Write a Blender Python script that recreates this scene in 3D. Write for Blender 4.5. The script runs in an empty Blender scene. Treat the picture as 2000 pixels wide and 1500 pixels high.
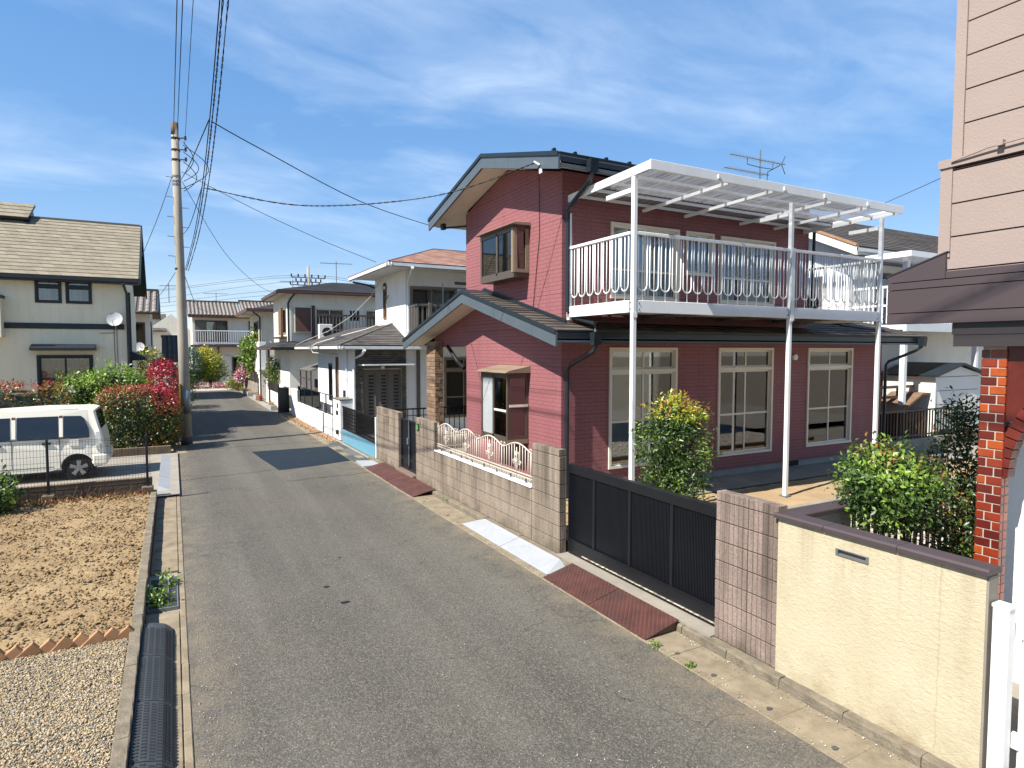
import bpy, math, random
import numpy as np
from mathutils import Vector, Matrix
random.seed(7); RNG = np.random.default_rng(7)
scene = bpy.context.scene
COL = scene.collection
R = math.radians

# ------------------------------------------------------------------ camera
cam_d = bpy.data.cameras.new('camera'); cam = bpy.data.objects.new('camera', cam_d); COL.objects.link(cam)
cam.location = (0, 0, 3.0); cam.rotation_euler = (R(90 - 3.114), 0, R(-28.505))
cam_d.sensor_width = 36; cam_d.lens = 1220 / 2000 * 36; cam_d.clip_start = .05; cam_d.clip_end = 3000
scene.camera = cam
# ------------------------------------------------------------------ sun, sky, exposure
SUN_DIR = Vector((1, .2, -1.22)).normalized()
sd = bpy.data.lights.new('sun', 'SUN'); sd.energy = 5.0; sd.angle = R(.53); sd.color = (1, .95, .87)
sun = bpy.data.objects.new('sun', sd); COL.objects.link(sun)
sun.rotation_euler = SUN_DIR.to_track_quat('-Z', 'Y').to_euler(); sun.location = (-20, -4, 25)
world = bpy.data.worlds.new('World'); scene.world = world; world.use_nodes = True
wn = world.node_tree; wn.nodes.clear()
def WN(t, **k):
    n = wn.nodes.new(t)
    for a, b in k.items(): setattr(n, a, b)
    return n
w_out = WN('ShaderNodeOutputWorld'); w_bg = WN('ShaderNodeBackground')
w_sky = WN('ShaderNodeTexSky', sky_type='NISHITA', sun_disc=False)
w_sky.sun_elevation = math.asin(-SUN_DIR.z); w_sky.sun_rotation = math.atan2(-SUN_DIR.x, -SUN_DIR.y)
w_sky.air_density = 1.0; w_sky.dust_density = .0; w_sky.ozone_density = 3.0; w_sky.altitude = 0
w_bg.inputs['Strength'].default_value = .061
# thin cirrus: stretched noise on the direction projected to a plane high above
w_tc = WN('ShaderNodeTexCoord'); w_sep = WN('ShaderNodeSeparateXYZ')
wn.links.new(w_tc.outputs['Generated'], w_sep.inputs[0])
def WM(op, a, b=None):
    m = WN('ShaderNodeMath', operation=op)
    for i, v in ((0, a), (1, b)):
        if v is None: continue
        if isinstance(v, (int, float)): m.inputs[i].default_value = v
        else: wn.links.new(v, m.inputs[i])
    return m.outputs[0]
zc = WM('ADD', WM('MAXIMUM', w_sep.outputs['Z'], 0.0), .16)
w_cmb = WN('ShaderNodeCombineXYZ')
wn.links.new(WM('DIVIDE', w_sep.outputs['X'], zc), w_cmb.inputs[0]); wn.links.new(WM('DIVIDE', w_sep.outputs['Y'], zc), w_cmb.inputs[1])
w_map = WN('ShaderNodeMapping'); w_map.inputs['Rotation'].default_value = (0, 0, R(-52)); w_map.inputs['Scale'].default_value = (.42, .8, 1)
w_map.inputs['Location'].default_value = (-1.75, 2.3, 0)
wn.links.new(w_cmb.outputs[0], w_map.inputs[0])
w_n1 = WN('ShaderNodeTexNoise'); w_n1.inputs['Scale'].default_value = 1.1; w_n1.inputs['Detail'].default_value = 8; w_n1.inputs['Roughness'].default_value = .55; w_n1.inputs['Distortion'].default_value = .5
w_map2 = WN('ShaderNodeMapping'); w_map2.inputs['Rotation'].default_value = (0, 0, R(-62)); w_map2.inputs['Scale'].default_value = (.8, 1.7, 1)
wn.links.new(w_cmb.outputs[0], w_map2.inputs[0])
w_n2 = WN('ShaderNodeTexNoise'); w_n2.inputs['Scale'].default_value = 2.2; w_n2.inputs['Detail'].default_value = 9; w_n2.inputs['Roughness'].default_value = .6; w_n2.inputs['Distortion'].default_value = .9
wn.links.new(w_map.outputs[0], w_n1.inputs['Vector']); wn.links.new(w_map2.outputs[0], w_n2.inputs['Vector'])
w_r1 = WN('ShaderNodeMapRange'); w_r1.inputs[1].default_value = .475; w_r1.inputs[2].default_value = .7
w_r2 = WN('ShaderNodeMapRange'); w_r2.inputs[1].default_value = .22; w_r2.inputs[2].default_value = .8
wn.links.new(w_n1.outputs['Fac'], w_r1.inputs[0]); wn.links.new(w_n2.outputs['Fac'], w_r2.inputs[0])
w_f = WM('MULTIPLY', WM('MULTIPLY', w_r1.outputs[0], w_r2.outputs[0]), .9)
w_mix = WN('ShaderNodeMixRGB'); w_mix.inputs[2].default_value = (7.4, 8.5, 9.9, 1)
w_hs = WN('ShaderNodeHueSaturation'); w_hs.inputs['Saturation'].default_value = 1.75; w_hs.inputs['Value'].default_value = 6.6
w_sc = WN('ShaderNodeMixRGB', blend_type='MULTIPLY'); w_sc.inputs[0].default_value = 1; w_sc.inputs[2].default_value = (.168, .17, .2, 1); w_gm = WN('ShaderNodeGamma'); w_gm.inputs[1].default_value = .45      # softer fall-off from horizon to zenith
wn.links.new(w_sky.outputs[0], w_sc.inputs[1]); wn.links.new(w_sc.outputs[0], w_gm.inputs[0]); wn.links.new(w_gm.outputs[0], w_hs.inputs['Color'])
wn.links.new(w_f, w_mix.inputs[0]); wn.links.new(w_hs.outputs[0], w_mix.inputs[1])
wn.links.new(w_mix.outputs[0], w_bg.inputs[0]); wn.links.new(w_bg.outputs[0], w_out.inputs[0])
vs = scene.view_settings; vs.view_transform = 'Standard'; vs.look = 'None'; vs.exposure = 1.16; vs.gamma = 1; vs.use_curve_mapping = False
scene.cycles.use_denoising = True
scene.cycles.max_bounces = 6; scene.cycles.diffuse_bounces = 3; scene.cycles.glossy_bounces = 2; scene.cycles.transmission_bounces = 4; scene.cycles.transparent_max_bounces = 10

# ------------------------------------------------------------------ materials
K_ALB = .6                                                       # picked colours are sunlit picture values: base colours are darker
def lin(c, k=None):
    if k is None: k = .86 if min(c) > 198 else K_ALB
    return tuple(k * ((x / 255) / 12.92 if x / 255 <= .04045 else ((x / 255 + .055) / 1.055) ** 2.4) for x in c) + (1,)
class NT:
    def __init__(s, name):
        s.m = bpy.data.materials.new(name); s.m.use_nodes = True; s.t = s.m.node_tree; s.t.nodes.clear()
        s.out = s.n('ShaderNodeOutputMaterial'); s.geo = s.n('ShaderNodeNewGeometry'); s.pos = s.geo.outputs['Position']
    def n(s, t, **k):
        n = s.t.nodes.new(t)
        for a, b in k.items(): setattr(n, a, b)
        return n
    def l(s, a, b): s.t.links.new(a, b)
    def put(s, sock, v):
        if hasattr(v, 'is_linked') or hasattr(v, 'links'): s.l(v, sock)
        else: sock.default_value = v
    def math(s, op, a, b=None):
        m = s.n('ShaderNodeMath', operation=op); s.put(m.inputs[0], a)
        if b is not None: s.put(m.inputs[1], b)
        return m.outputs[0]
    def mapping(s, scale, vec=None):
        m = s.n('ShaderNodeMapping'); m.inputs['Scale'].default_value = scale; s.l(vec or s.pos, m.inputs[0]); return m.outputs[0]
    def noise(s, scale, detail=4, rough=.55, vec=None, dist=0):
        n = s.n('ShaderNodeTexNoise'); n.inputs['Scale'].default_value = scale; n.inputs['Detail'].default_value = detail
        n.inputs['Roughness'].default_value = rough; n.inputs['Distortion'].default_value = dist
        s.l(vec or s.pos, n.inputs['Vector']); return n.outputs['Fac']
    def ramp(s, f, a, b, lo=0., hi=1.):
        m = s.n('ShaderNodeMapRange'); s.put(m.inputs[0], f); m.inputs[1].default_value = a; m.inputs[2].default_value = b
        m.inputs[3].default_value = lo; m.inputs[4].default_value = hi; return m.outputs[0]
    def mix(s, f, a, b, mode='MIX'):
        m = s.n('ShaderNodeMixRGB', blend_type=mode); s.put(m.inputs[0], f); s.put(m.inputs[1], a); s.put(m.inputs[2], b); return m.outputs[0]
    def bump(s, h, strength=.3, dist=.01, prev=None):
        b = s.n('ShaderNodeBump'); b.inputs['Strength'].default_value = strength; b.inputs['Distance'].default_value = dist
        s.l(h, b.inputs['Height'])
        if prev is not None: s.l(prev, b.inputs['Normal'])
        return b.outputs[0]
    def pbsdf(s, col, rough=.7, metal=0., normal=None, spec=.5):
        p = s.n('ShaderNodeBsdfPrincipled'); s.put(p.inputs['Base Color'], col); s.put(p.inputs['Roughness'], rough)
        p.inputs['Metallic'].default_value = metal; p.inputs['Specular IOR Level'].default_value = spec
        if normal is not None: s.l(normal, p.inputs['Normal'])
        s.l(p.outputs[0], s.out.inputs[0]); return p
def sc3(c, k): return (min(1, c[0] * k), min(1, c[1] * k), min(1, c[2] * k), 1)
def mk(name, rgb, rough=.7, var=.12, scale=3., bump=.0, bscale=80., metal=0., spec=.4, stain=0., staincol=(60, 55, 48), rnd=0., bd=.004):
    """plain surface with mottled colour, vertical weather streaks and fine relief"""
    s = NT(name); c = lin(rgb)
    n = s.noise(scale, 5, .6)
    col = s.mix(s.ramp(n, .3, .7), sc3(c, 1 - var), sc3(c, 1 + var))
    if rnd:
        oi = s.n('ShaderNodeObjectInfo')
        col = s.mix(1., col, s.mix(oi.outputs['Random'], (1 - rnd,) * 3 + (1,), (1 + rnd,) * 3 + (1,)), 'MULTIPLY')
    if stain:
        st = s.noise(1., 5, .65, s.mapping((5, 5, .55)))
        col = s.mix(s.ramp(st, .5, .78, 0, stain), col, lin(staincol))
    nm = s.bump(s.noise(bscale, 3, .6), bump, bd) if bump else None
    s.pbsdf(col, rough, metal, nm, spec); return s.m
MATS = {}
MATS['white_paint'] = mk('white_paint', (236, 236, 232), .45, .03, 2, .02, 40)
MATS['white_metal'] = mk('white_metal', (232, 233, 232), .35, .03, 2, stain=.12, staincol=(150, 145, 135))
MATS['offwhite_metal'] = mk('offwhite_metal', (226, 212, 196), .45, .06, 6)
MATS['black_metal'] = mk('black_metal', (26, 27, 31), .38, .2, 3, .05, 120)
MATS['black_sheet'] = mk('black_sheet', (20, 24, 31), .33, .15, 3)
MATS['dark_slate'] = mk('dark_slate', (92, 104, 112), .45, .07, 2.5, .05, 60)
MATS['dark_gutter'] = mk('dark_gutter', (40, 48, 56), .3, .1, 3)
MATS['soffit'] = mk('soffit', (232, 222, 206), .8, .05, 2)
MATS['white_soffit'] = mk('white_soffit', (214, 214, 210), .8, .05, 2)
MATS['concrete'] = mk('concrete', (164, 156, 142), .9, .16, 2.2, .35, 90, stain=.25, staincol=(98, 88, 74))
MATS['foundation'] = mk('foundation', (182, 180, 172), .9, .1, 2, .2, 70, stain=.2)
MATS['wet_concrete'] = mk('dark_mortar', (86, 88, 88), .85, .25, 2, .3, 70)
MATS['aluminium'] = mk('aluminium', (224, 216, 199), .35, .04, 2, metal=.0)
MATS['bronze'] = mk('bronze', (96, 86, 76), .35, .08, 3)
MATS['bronze_light'] = mk('bronze_light', (158, 140, 118), .4, .08, 3)
MATS['white_stucco'] = mk('white_stucco', (232, 232, 228), .9, .05, 1.5, .35, 60, stain=.18, staincol=(150, 148, 140))
MATS['grey_stucco'] = mk('grey_stucco', (214, 214, 204), .9, .05, 1.5, .3, 60, stain=.25, staincol=(150, 146, 134))
MATS['cream_stucco'] = mk('cream_stucco', (232, 226, 200), .9, .05, 1.2, .25, 50, stain=.2, staincol=(150, 146, 130))
MATS['gutter_conc'] = mk('dirty_gutter_concrete', (152, 138, 114), .95, .26, 4, .8, 55, stain=.6, staincol=(106, 86, 60), bd=.008)
MATS['lowcream'] = mk('pale_cream_wall', (230, 227, 210), .9, .06, 1.5, .25, 60, stain=.2, staincol=(150, 140, 120))
MATS['dark_trim'] = mk('dark_trim', (34, 46, 54), .45, .1, 2)
MATS['brown_trim'] = mk('brown_trim', (98, 68, 60), .5, .12, 3)
MATS['brown_panel'] = mk('brown_panel', (116, 84, 72), .6, .06, 3)
MATS['wood'] = mk('weathered_wood', (132, 104, 80), .8, .2, 6, .2, 60)
MATS['white_gutter'] = mk('white_gutter', (214, 218, 218), .4, .05, 2, stain=.15)
MATS['interior'] = mk('room_wall', (196, 184, 164), .9, .04, 1)
MATS['interior_floor'] = mk('room_floor', (168, 150, 118), .6, .1, 4)
MATS['interior_dark'] = mk('dark_room', (52, 50, 47), .9, .1, 1)
MATS['curtain'] = mk('curtain', (206, 206, 202), .9, .06, 5)
MATS['frosted'] = mk('frosted_glass', (196, 200, 200), .25, .1, 4)
MATS['shutter_grey'] = mk('shutter_grey', (120, 114, 106), .5, .06, 3)
MATS['plum'] = mk('plum_metal', (82, 70, 72), .45, .05, 2.5, .04, 50, stain=.06)
MATS['plum_dark'] = mk('plum_dark_metal', (58, 52, 54), .5, .08, 3)
MATS['coping'] = mk('coping_brown', (78, 66, 68), .6, .1, 5, .1, 60)
MATS['beige_board'] = mk('beige_board', (174, 156, 147), .8, .03, 3, .5, 45, bd=.006, rnd=.012)
MATS['mortar'] = mk('mortar', (196, 184, 170), .9, .1, 8, .3, 90)
MATS['paleblue'] = mk('pale_blue_wall', (176, 194, 200), .8, .03, 2, .1, 80)
MATS['old_kerb'] = mk('mossy_concrete', (138, 127, 108), .95, .3, 5, .9, 45, stain=.6, staincol=(92, 76, 54), bd=.012)
MATS['dark_joint'] = mk('dark_joint', (84, 74, 66), .95, .15, 6)
MATS['step_stone'] = mk('step_stone', (132, 110, 98), .8, .1, 6, .2, 60)
MATS['gravel_tan'] = mk('tan_stone', (190, 166, 128), .9, .2, 12)
MATS['gravel_grey'] = mk('grey_stone', (150, 148, 142), .9, .25, 12)
MATS['gravel_pale'] = mk('pale_stone', (206, 188, 156), .9, .15, 12)
MATS['blind_grey'] = mk('grey_blind', (150, 148, 138), .8, .04, 1.5)
MATS['pole_top'] = mk('rusty_concrete', (118, 96, 76), .85, .2, 8)
MATS['galv'] = mk('galvanised', (150, 154, 156), .4, .1, 6, metal=.5)
MATS['cable'] = mk('cable_rubber', (20, 20, 22), .6, .1, 5)
MATS['grey_cable'] = mk('grey_cable', (88, 90, 92), .6, .1, 5)
MATS['white_cable'] = mk('white_cable', (214, 210, 196), .6, .1, 5)
MATS['pole'] = mk('pole_concrete', (178, 170, 155), .85, .08, 2, .15, 90, stain=.15, staincol=(110, 100, 84))
MATS['rubber'] = mk('black_rubber', (72, 76, 79), .6, .12, 5, .15, 140)
MATS['brownfence'] = mk('brown_fence', (94, 72, 66), .5, .1, 5)
MATS['trunk'] = mk('bark', (82, 66, 52), .9, .2, 14, .5, 60)
MATS['green_light'] = mk('green_sign', (40, 196, 90), .4, .03, 2)
MATS['blue_panel'] = mk('blue_panel', (118, 176, 200), .4, .05, 3, stain=.1)
MATS['terracotta'] = mk('terracotta', (186, 140, 100), .85, .15, 8, .3, 80, rnd=.12)
MATS['terracotta_top'] = mk('terracotta_red', (186, 96, 70), .85, .15, 8, .3, 80)
MATS['tyre'] = mk('tyre', (26, 26, 27), .75, .1, 8)
MATS['alloy'] = mk('alloy', (188, 190, 190), .3, .03, 3, metal=.6)
MATS['van_paint'] = mk('pearl_paint', (242, 236, 218), .22, .015, 1, spec=.6)
MATS['van_trim'] = mk('dark_plastic', (40, 40, 42), .5, .05, 3)
MATS['tail_red'] = mk('tail_lamp', (150, 30, 28), .2, .05, 3, spec=.7)
MATS['lamp_clear'] = mk('clear_lamp', (206, 206, 200), .15, .05, 3, spec=.7)
MATS['pillar_red'] = mk('dark_red_tape', (120, 70, 62), .5, .05, 3)
MATS['shed_white'] = mk('shed_panel', (220, 220, 214), .6, .03, 2)
MATS['ac_white'] = mk('appliance_white', (222, 220, 210), .5, .03, 2)
MATS['pink'] = mk('pink_petal', (226, 130, 160), .7, .15, 20)
MATS['white_petal'] = mk('white_petal', (236, 226, 226), .7, .1, 20)
MATS['red_petal'] = mk('red_petal', (196, 60, 76), .7, .15, 20)
MATS['door_grey'] = mk('door_grey', (128, 122, 114), .45, .05, 3)
MATS['orange_wall'] = mk('orange_wall', (214, 168, 136), .8, .04, 2)
MATS['dish'] = mk('dish_grey', (196, 200, 204), .45, .03, 2)
MATS['stone_white'] = mk('white_pebble', (214, 206, 192), .9, .1, 20, rnd=.1)

def m_asphalt():
    s = NT('asphalt')
    big = s.noise(.35, 4, .6); mid = s.noise(1.6, 5, .65); fine = s.noise(95, 3, .7)
    vor = s.n('ShaderNodeTexVoronoi'); vor.inputs['Scale'].default_value = 85; s.l(s.pos, vor.inputs['Vector'])
    vor2 = s.n('ShaderNodeTexVoronoi'); vor2.inputs['Scale'].default_value = 34; s.l(s.pos, vor2.inputs['Vector'])
    cellv = s.n('ShaderNodeSeparateColor'); s.l(vor.outputs['Color'], cellv.inputs[0])
    c = s.mix(s.ramp(big, .35, .68), lin((76, 73, 66)), lin((98, 94, 85)))
    c = s.mix(s.ramp(mid, .42, .72, 0, .35), c, lin((76, 73, 69)))
    trk = s.noise(1., 3, .5, s.mapping((1.5, .09, 1))); c = s.mix(s.ramp(trk, .42, .62, 0, .5), c, lin((120, 117, 106)))
    br = s.noise(.22, 4, .6); c = s.mix(s.ramp(br, .45, .65, 0, .35), c, lin((104, 91, 77)))
    c = s.mix(s.ramp(cellv.outputs[0], 0, 1, .05, .6), c, s.mix(cellv.outputs[1], lin((42, 41, 40)), lin((160, 153, 140))))
    gr2 = s.noise(26, 3, .8); c = s.mix(s.ramp(gr2, .52, .72, 0, .35), c, lin((56, 54, 51)))
    spx = s.n('ShaderNodeSeparateXYZ'); s.l(s.pos, spx.inputs[0])
    edge = s.math('MAXIMUM', s.ramp(spx.outputs[0], .05, .55, 1, 0), s.ramp(spx.outputs[0], 3.5, 4.15, 0, 1)); edge = s.math('MULTIPLY', edge, s.ramp(s.noise(2.2, 5, .7), .4, .62, 0, .6)); c = s.mix(edge, c, lin((146, 132, 108)))
    stn = s.noise(.8, 5, .7, None, .8); c = s.mix(s.ramp(stn, .58, .74, 0, .5), c, lin((66, 63, 59)))
    spk = s.math('LESS_THAN', vor2.outputs['Distance'], .12); cs = s.n('ShaderNodeSeparateColor'); s.l(vor2.outputs['Color'], cs.inputs[0])
    spk = s.math('MULTIPLY', spk, s.math('GREATER_THAN', cs.outputs[0], .86))
    c = s.mix(spk, c, lin((206, 200, 188)))
    # hairline cracks
    wob = s.n('ShaderNodeMixRGB'); wob.inputs[0].default_value = .5; s.l(s.pos, wob.inputs[1])
    nz = s.n('ShaderNodeTexNoise'); nz.inputs['Scale'].default_value = 1.3; nz.inputs['Detail'].default_value = 6; s.l(s.pos, nz.inputs['Vector']); s.l(nz.outputs['Color'], wob.inputs[2])
    ck = s.n('ShaderNodeTexVoronoi', feature='DISTANCE_TO_EDGE'); ck.inputs['Scale'].default_value = .9; s.l(wob.outputs[0], ck.inputs['Vector'])
    line = s.ramp(ck.outputs['Distance'], .0008, .0035, 1, 0)
    line = s.math('MULTIPLY', line, s.ramp(s.noise(.5, 3), .44, .54))
    c = s.mix(s.math('MULTIPLY', line, .65), c, lin((46, 45, 44)))
    h = s.math('ADD', s.math('MULTIPLY', vor.outputs['Distance'], -1.), s.math('MULTIPLY', fine, .5))
    s.pbsdf(c, .82, 0, s.bump(h, .7, .006), .35); return s.m
MATS['asphalt'] = m_asphalt()
def m_dark_road():
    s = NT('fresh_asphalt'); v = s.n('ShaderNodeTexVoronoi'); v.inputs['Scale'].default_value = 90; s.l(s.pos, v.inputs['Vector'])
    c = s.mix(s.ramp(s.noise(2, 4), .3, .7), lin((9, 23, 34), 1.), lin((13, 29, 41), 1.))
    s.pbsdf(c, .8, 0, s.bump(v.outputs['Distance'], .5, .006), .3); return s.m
MATS['fresh_asphalt'] = m_dark_road()
def m_soil():
    s = NT('soil'); a = s.noise(1.1, 6, .65); b = s.noise(14, 5, .7); c0 = s.noise(60, 3, .7)
    c = s.mix(s.ramp(a, .3, .7), lin((160, 134, 98)), lin((190, 164, 124)))
    c = s.mix(s.ramp(b, .45, .75, 0, .8), c, lin((132, 106, 74)))
    c = s.mix(s.ramp(c0, .58, .75, 0, .7), c, lin((206, 184, 146)))
    s.pbsdf(c, .95, 0, s.bump(s.math('ADD', b, s.math('MULTIPLY', c0, .4)), .8, .03), .2); return s.m
MATS['soil'] = m_soil()
def m_gravel(name, cols, sc=28):
    s = NT(name); v = s.n('ShaderNodeTexVoronoi'); v.inputs['Scale'].default_value = sc; s.l(s.pos, v.inputs['Vector'])
    sp = s.n('ShaderNodeSeparateColor'); s.l(v.outputs['Color'], sp.inputs[0])
    c = s.mix(sp.outputs[0], lin(cols[0]), lin(cols[1])); c = s.mix(s.math('GREATER_THAN', sp.outputs[1], .7), c, lin(cols[2]))
    c = s.mix(s.ramp(v.outputs['Distance'], .35, .7, 0, .6), c, lin((90, 76, 58)))
    s.pbsdf(c, .9, 0, s.bump(v.outputs['Distance'], -.9, .03), .3); return s.m
MATS['gravel'] = m_gravel('gravel_ground', ((190, 168, 132), (214, 196, 164), (150, 146, 140)))
MATS['pebble_ground'] = m_gravel('pebble_ground', ((206, 194, 176), (226, 216, 200), (170, 160, 146)), 22)
MATS['ground'] = mk('bare_ground', (150, 138, 116), .95, .15, 1.2, .5, 25)
MATS['yard_soil'] = mk('yard_soil', (184, 156, 118), .95, .15, 2.5, .6, 25, bd=.02)

def m_siding():
    s = NT('red_brick_pattern_siding')
    sp = s.n('ShaderNodeSeparateXYZ'); s.l(s.pos, sp.inputs[0])
    u = s.math('ADD', sp.outputs[0], sp.outputs[1]); cb = s.n('ShaderNodeCombineXYZ'); s.l(u, cb.inputs[0]); s.l(s.math('SUBTRACT', sp.outputs[2], .405), cb.inputs[1])
    b = s.n('ShaderNodeTexBrick'); s.l(cb.outputs[0], b.inputs['Vector']); b.inputs['Scale'].default_value = 1
    b.inputs['Brick Width'].default_value = .245; b.inputs['Row Height'].default_value = .07592; b.inputs['Mortar Size'].default_value = .0062; b.inputs['Mortar Smooth'].default_value = .4
    b.offset = .5
    c0 = (150, 66, 68); c = s.mix(s.ramp(s.noise(1.5, 4), .3, .7), lin((160, 99, 103)), lin((170, 109, 112)))
    c = s.mix(s.ramp(s.noise(.5, 3), .35, .65, 0, .3), c, lin((178, 120, 120)))
    c = s.mix(s.ramp(s.noise(1., 4, .6, s.mapping((4, 4, .3))), .52, .8, 0, .3), c, lin((120, 74, 76)))
    c = s.mix(s.math('MULTIPLY', b.outputs['Fac'], .55), c, lin((112, 62, 66)))
    h = s.math('SUBTRACT', s.math('MULTIPLY', s.noise(55, 4, .7), .35), b.outputs['Fac'])
    s.pbsdf(c, .62, 0, s.bump(h, .55, .007), .35); return s.m
MATS['siding'] = m_siding()
def m_block(name, rgb, rgb2, along='Y'):
    s = NT(name); sp = s.n('ShaderNodeSeparateXYZ'); s.l(s.pos, sp.inputs[0])
    u = s.math('ADD', sp.outputs[0], sp.outputs[1])
    oi = s.n('ShaderNodeObjectInfo')
    n = s.noise(45, 4, .7); c = s.mix(s.ramp(n, .35, .68), lin(rgb), lin(rgb2))
    c = s.mix(1., c, s.mix(oi.outputs['Random'], (.93, .93, .93, 1), (1.05, 1.05, 1.05, 1)), 'MULTIPLY')
    vr = s.noise(1., 3, .6, s.mapping((38, 38, .8)))
    c = s.mix(s.ramp(vr, .5, .75, 0, .35), c, lin((116, 92, 80)))
    st = s.noise(1., 5, .65, s.mapping((3.2, 3.2, .5)))
    c = s.mix(s.ramp(st, .46, .74, 0, .7), c, lin((92, 82, 72)))
    run = s.noise(1., 4, .6, s.mapping((7, 7, .25))); run = s.math('MULTIPLY', s.ramp(run, .42, .68), s.ramp(sp.outputs[2], .35, .88, 0, .75)); c = s.mix(run, c, lin((84, 76, 66)))
    moss = s.math('MULTIPLY', s.ramp(s.noise(3, 5, .7), .4, .65), s.ramp(sp.outputs[2], .1, .42, .75, 0)); c = s.mix(moss, c, lin((92, 84, 66)))
    s.pbsdf(c, .92, 0, s.bump(s.math('ADD', n, s.math('MULTIPLY', vr, .8)), .5, .008), .2); return s.m
MATS['block'] = m_block('concrete_block', (152, 136, 120), (182, 167, 149))
MATS['block_near'] = m_block('pinkish_block', (150, 130, 120), (184, 164, 152))
MATS['block_brown'] = m_block('brown_block', (120, 104, 88), (152, 134, 114))
def m_brickglaze():
    s = NT('glazed_brick'); oi = s.n('ShaderNodeObjectInfo'); r = s.n('ShaderNodeValToRGB')
    e = r.color_ramp.elements; e[0].color = lin((98, 30, 24)); e[0].position = 0; e[1].color = lin((188, 88, 34)); e[1].position = 1
    for p, c in ((.3, (112, 36, 26)), (.34, (146, 54, 30)), (.68, (158, 62, 32)), (.74, (190, 86, 34))):
        k = e.new(p); k.color = lin(c)
    s.l(oi.outputs['Random'], r.inputs[0])
    c = s.mix(s.ramp(s.noise(12, 4), .35, .7, 0, .35), r.outputs[0], lin((84, 26, 22)))
    s.pbsdf(c, .28, 0, s.bump(s.noise(40, 3), .15, .004), .5); return s.m
MATS['glazed_brick'] = m_brickglaze()
def m_cream():
    s = NT('cream_textured_render'); n = s.noise(22, 6, .65, s.mapping((1, 1, 1.6)), .6); n2 = s.noise(2, 4)
    c = s.mix(s.ramp(n2, .3, .7), lin((206, 193, 161)), lin((216, 204, 174)))
    st = s.noise(1., 5, .65, s.mapping((2.4, 2.4, .7))); c = s.mix(s.ramp(st, .52, .8, 0, .5), c, lin((168, 146, 106)))
    sp = s.n('ShaderNodeSeparateXYZ'); s.l(s.pos, sp.inputs[0])
    run = s.noise(1., 4, .6, s.mapping((9, 9, .3))); run = s.math('MULTIPLY', s.ramp(run, .5, .72), s.ramp(sp.outputs[2], .9, 1.5, 0, .5)); c = s.mix(run, c, lin((150, 128, 92)))
    low = s.math('MULTIPLY', s.ramp(s.noise(2.5, 5, .7), .42, .66), s.ramp(sp.outputs[2], .1, .5, .55, 0)); c = s.mix(low, c, lin((150, 128, 92)))
    crk = s.math('LESS_THAN', s.math('ABSOLUTE', s.math('ADD', s.math('SUBTRACT', sp.outputs[1], 2.36), s.math('MULTIPLY', s.math('SUBTRACT', s.noise(6, 4), .5), .06))), .006); c = s.mix(s.math('MULTIPLY', crk, .22), c, lin((168, 136, 96)))
    s.pbsdf(c, .9, 0, s.bump(s.math('ADD', n, s.math('MULTIPLY', s.noise(70, 3), .3)), .6, .013), .2); return s.m
MATS['cream_render'] = m_cream()
def m_shingle(name, a, b, cw=.3, rough=.8):
    s = NT(name); sp = s.n('ShaderNodeSeparateXYZ'); s.l(s.pos, sp.inputs[0]); oi = s.n('ShaderNodeObjectInfo')
    u = s.math('ADD', s.math('ADD', s.math('DIVIDE', sp.outputs[0], cw), s.math('DIVIDE', sp.outputs[1], cw * 1.37)), s.math('MULTIPLY', oi.outputs['Random'], 17.3))
    w = s.n('ShaderNodeTexWhiteNoise', noise_dimensions='2D'); cb = s.n('ShaderNodeCombineXYZ'); s.l(s.math('FLOOR', u), cb.inputs[0]); s.l(oi.outputs['Random'], cb.inputs[1]); s.l(cb.outputs[0], w.inputs['Vector'])
    c = s.mix(w.outputs['Value'], lin(a), lin(b))
    c = s.mix(s.ramp(s.noise(3, 5, .7), .45, .75, 0, .4), c, lin(tuple(int(x * .72) for x in a)))
    fr = s.math('FRACT', u); slit = s.math('LESS_THAN', fr, .03)
    c = s.mix(s.math('MULTIPLY', slit, .6), c, lin(tuple(int(x * .45) for x in a)))
    s.pbsdf(c, rough, 0, s.bump(s.noise(60, 3), .3, .004), .3); return s.m
MATS['shingle_tan'] = m_shingle('tan_slate', (148, 138, 118), (168, 157, 136))
MATS['shingle_dark'] = m_shingle('dark_slate_tile', (70, 64, 60), (104, 96, 88))
MATS['shingle_grey'] = m_shingle('grey_slate_tile', (82, 78, 76), (112, 106, 102))
MATS['shingle_red'] = m_shingle('reddish_slate_tile', (170, 122, 104), (206, 166, 146))
MATS['shingle_black'] = m_shingle('charcoal_slate_tile', (52, 52, 54), (72, 72, 74))
MATS['kawara'] = mk('grey_clay_tile', (158, 148, 138), .6, .15, 1.5, rnd=.1)
MATS['kawara_dark'] = mk('dark_clay_tile', (92, 84, 78), .6, .15, 2)
def m_checker():
    s = NT('rusty_checker_plate'); n = s.noise(5, 5, .65)
    c = s.mix(s.ramp(n, .3, .7), lin((78, 48, 43)), lin((110, 66, 56))); c = s.mix(s.ramp(s.noise(2, 4), .5, .75, 0, .6), c, lin((74, 60, 56)))
    s.pbsdf(c, .7, .1, s.bump(s.noise(60, 3), .3, .004), .4); return s.m
MATS['checker'] = m_checker()
MATS['white_ramp'] = mk('white_plastic', (180, 183, 187), .6, .07, 3, .1, 60, stain=.25, staincol=(140, 138, 130))
MATS['stonecladding'] = mk('brown_stone', (150, 122, 98), .9, .2, 8, .6, 40, rnd=.3, bd=.012)
MATS['stone_dark'] = mk('dark_stone', (112, 104, 94), .9, .2, 8, .6, 40, rnd=.35, bd=.012)
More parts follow.
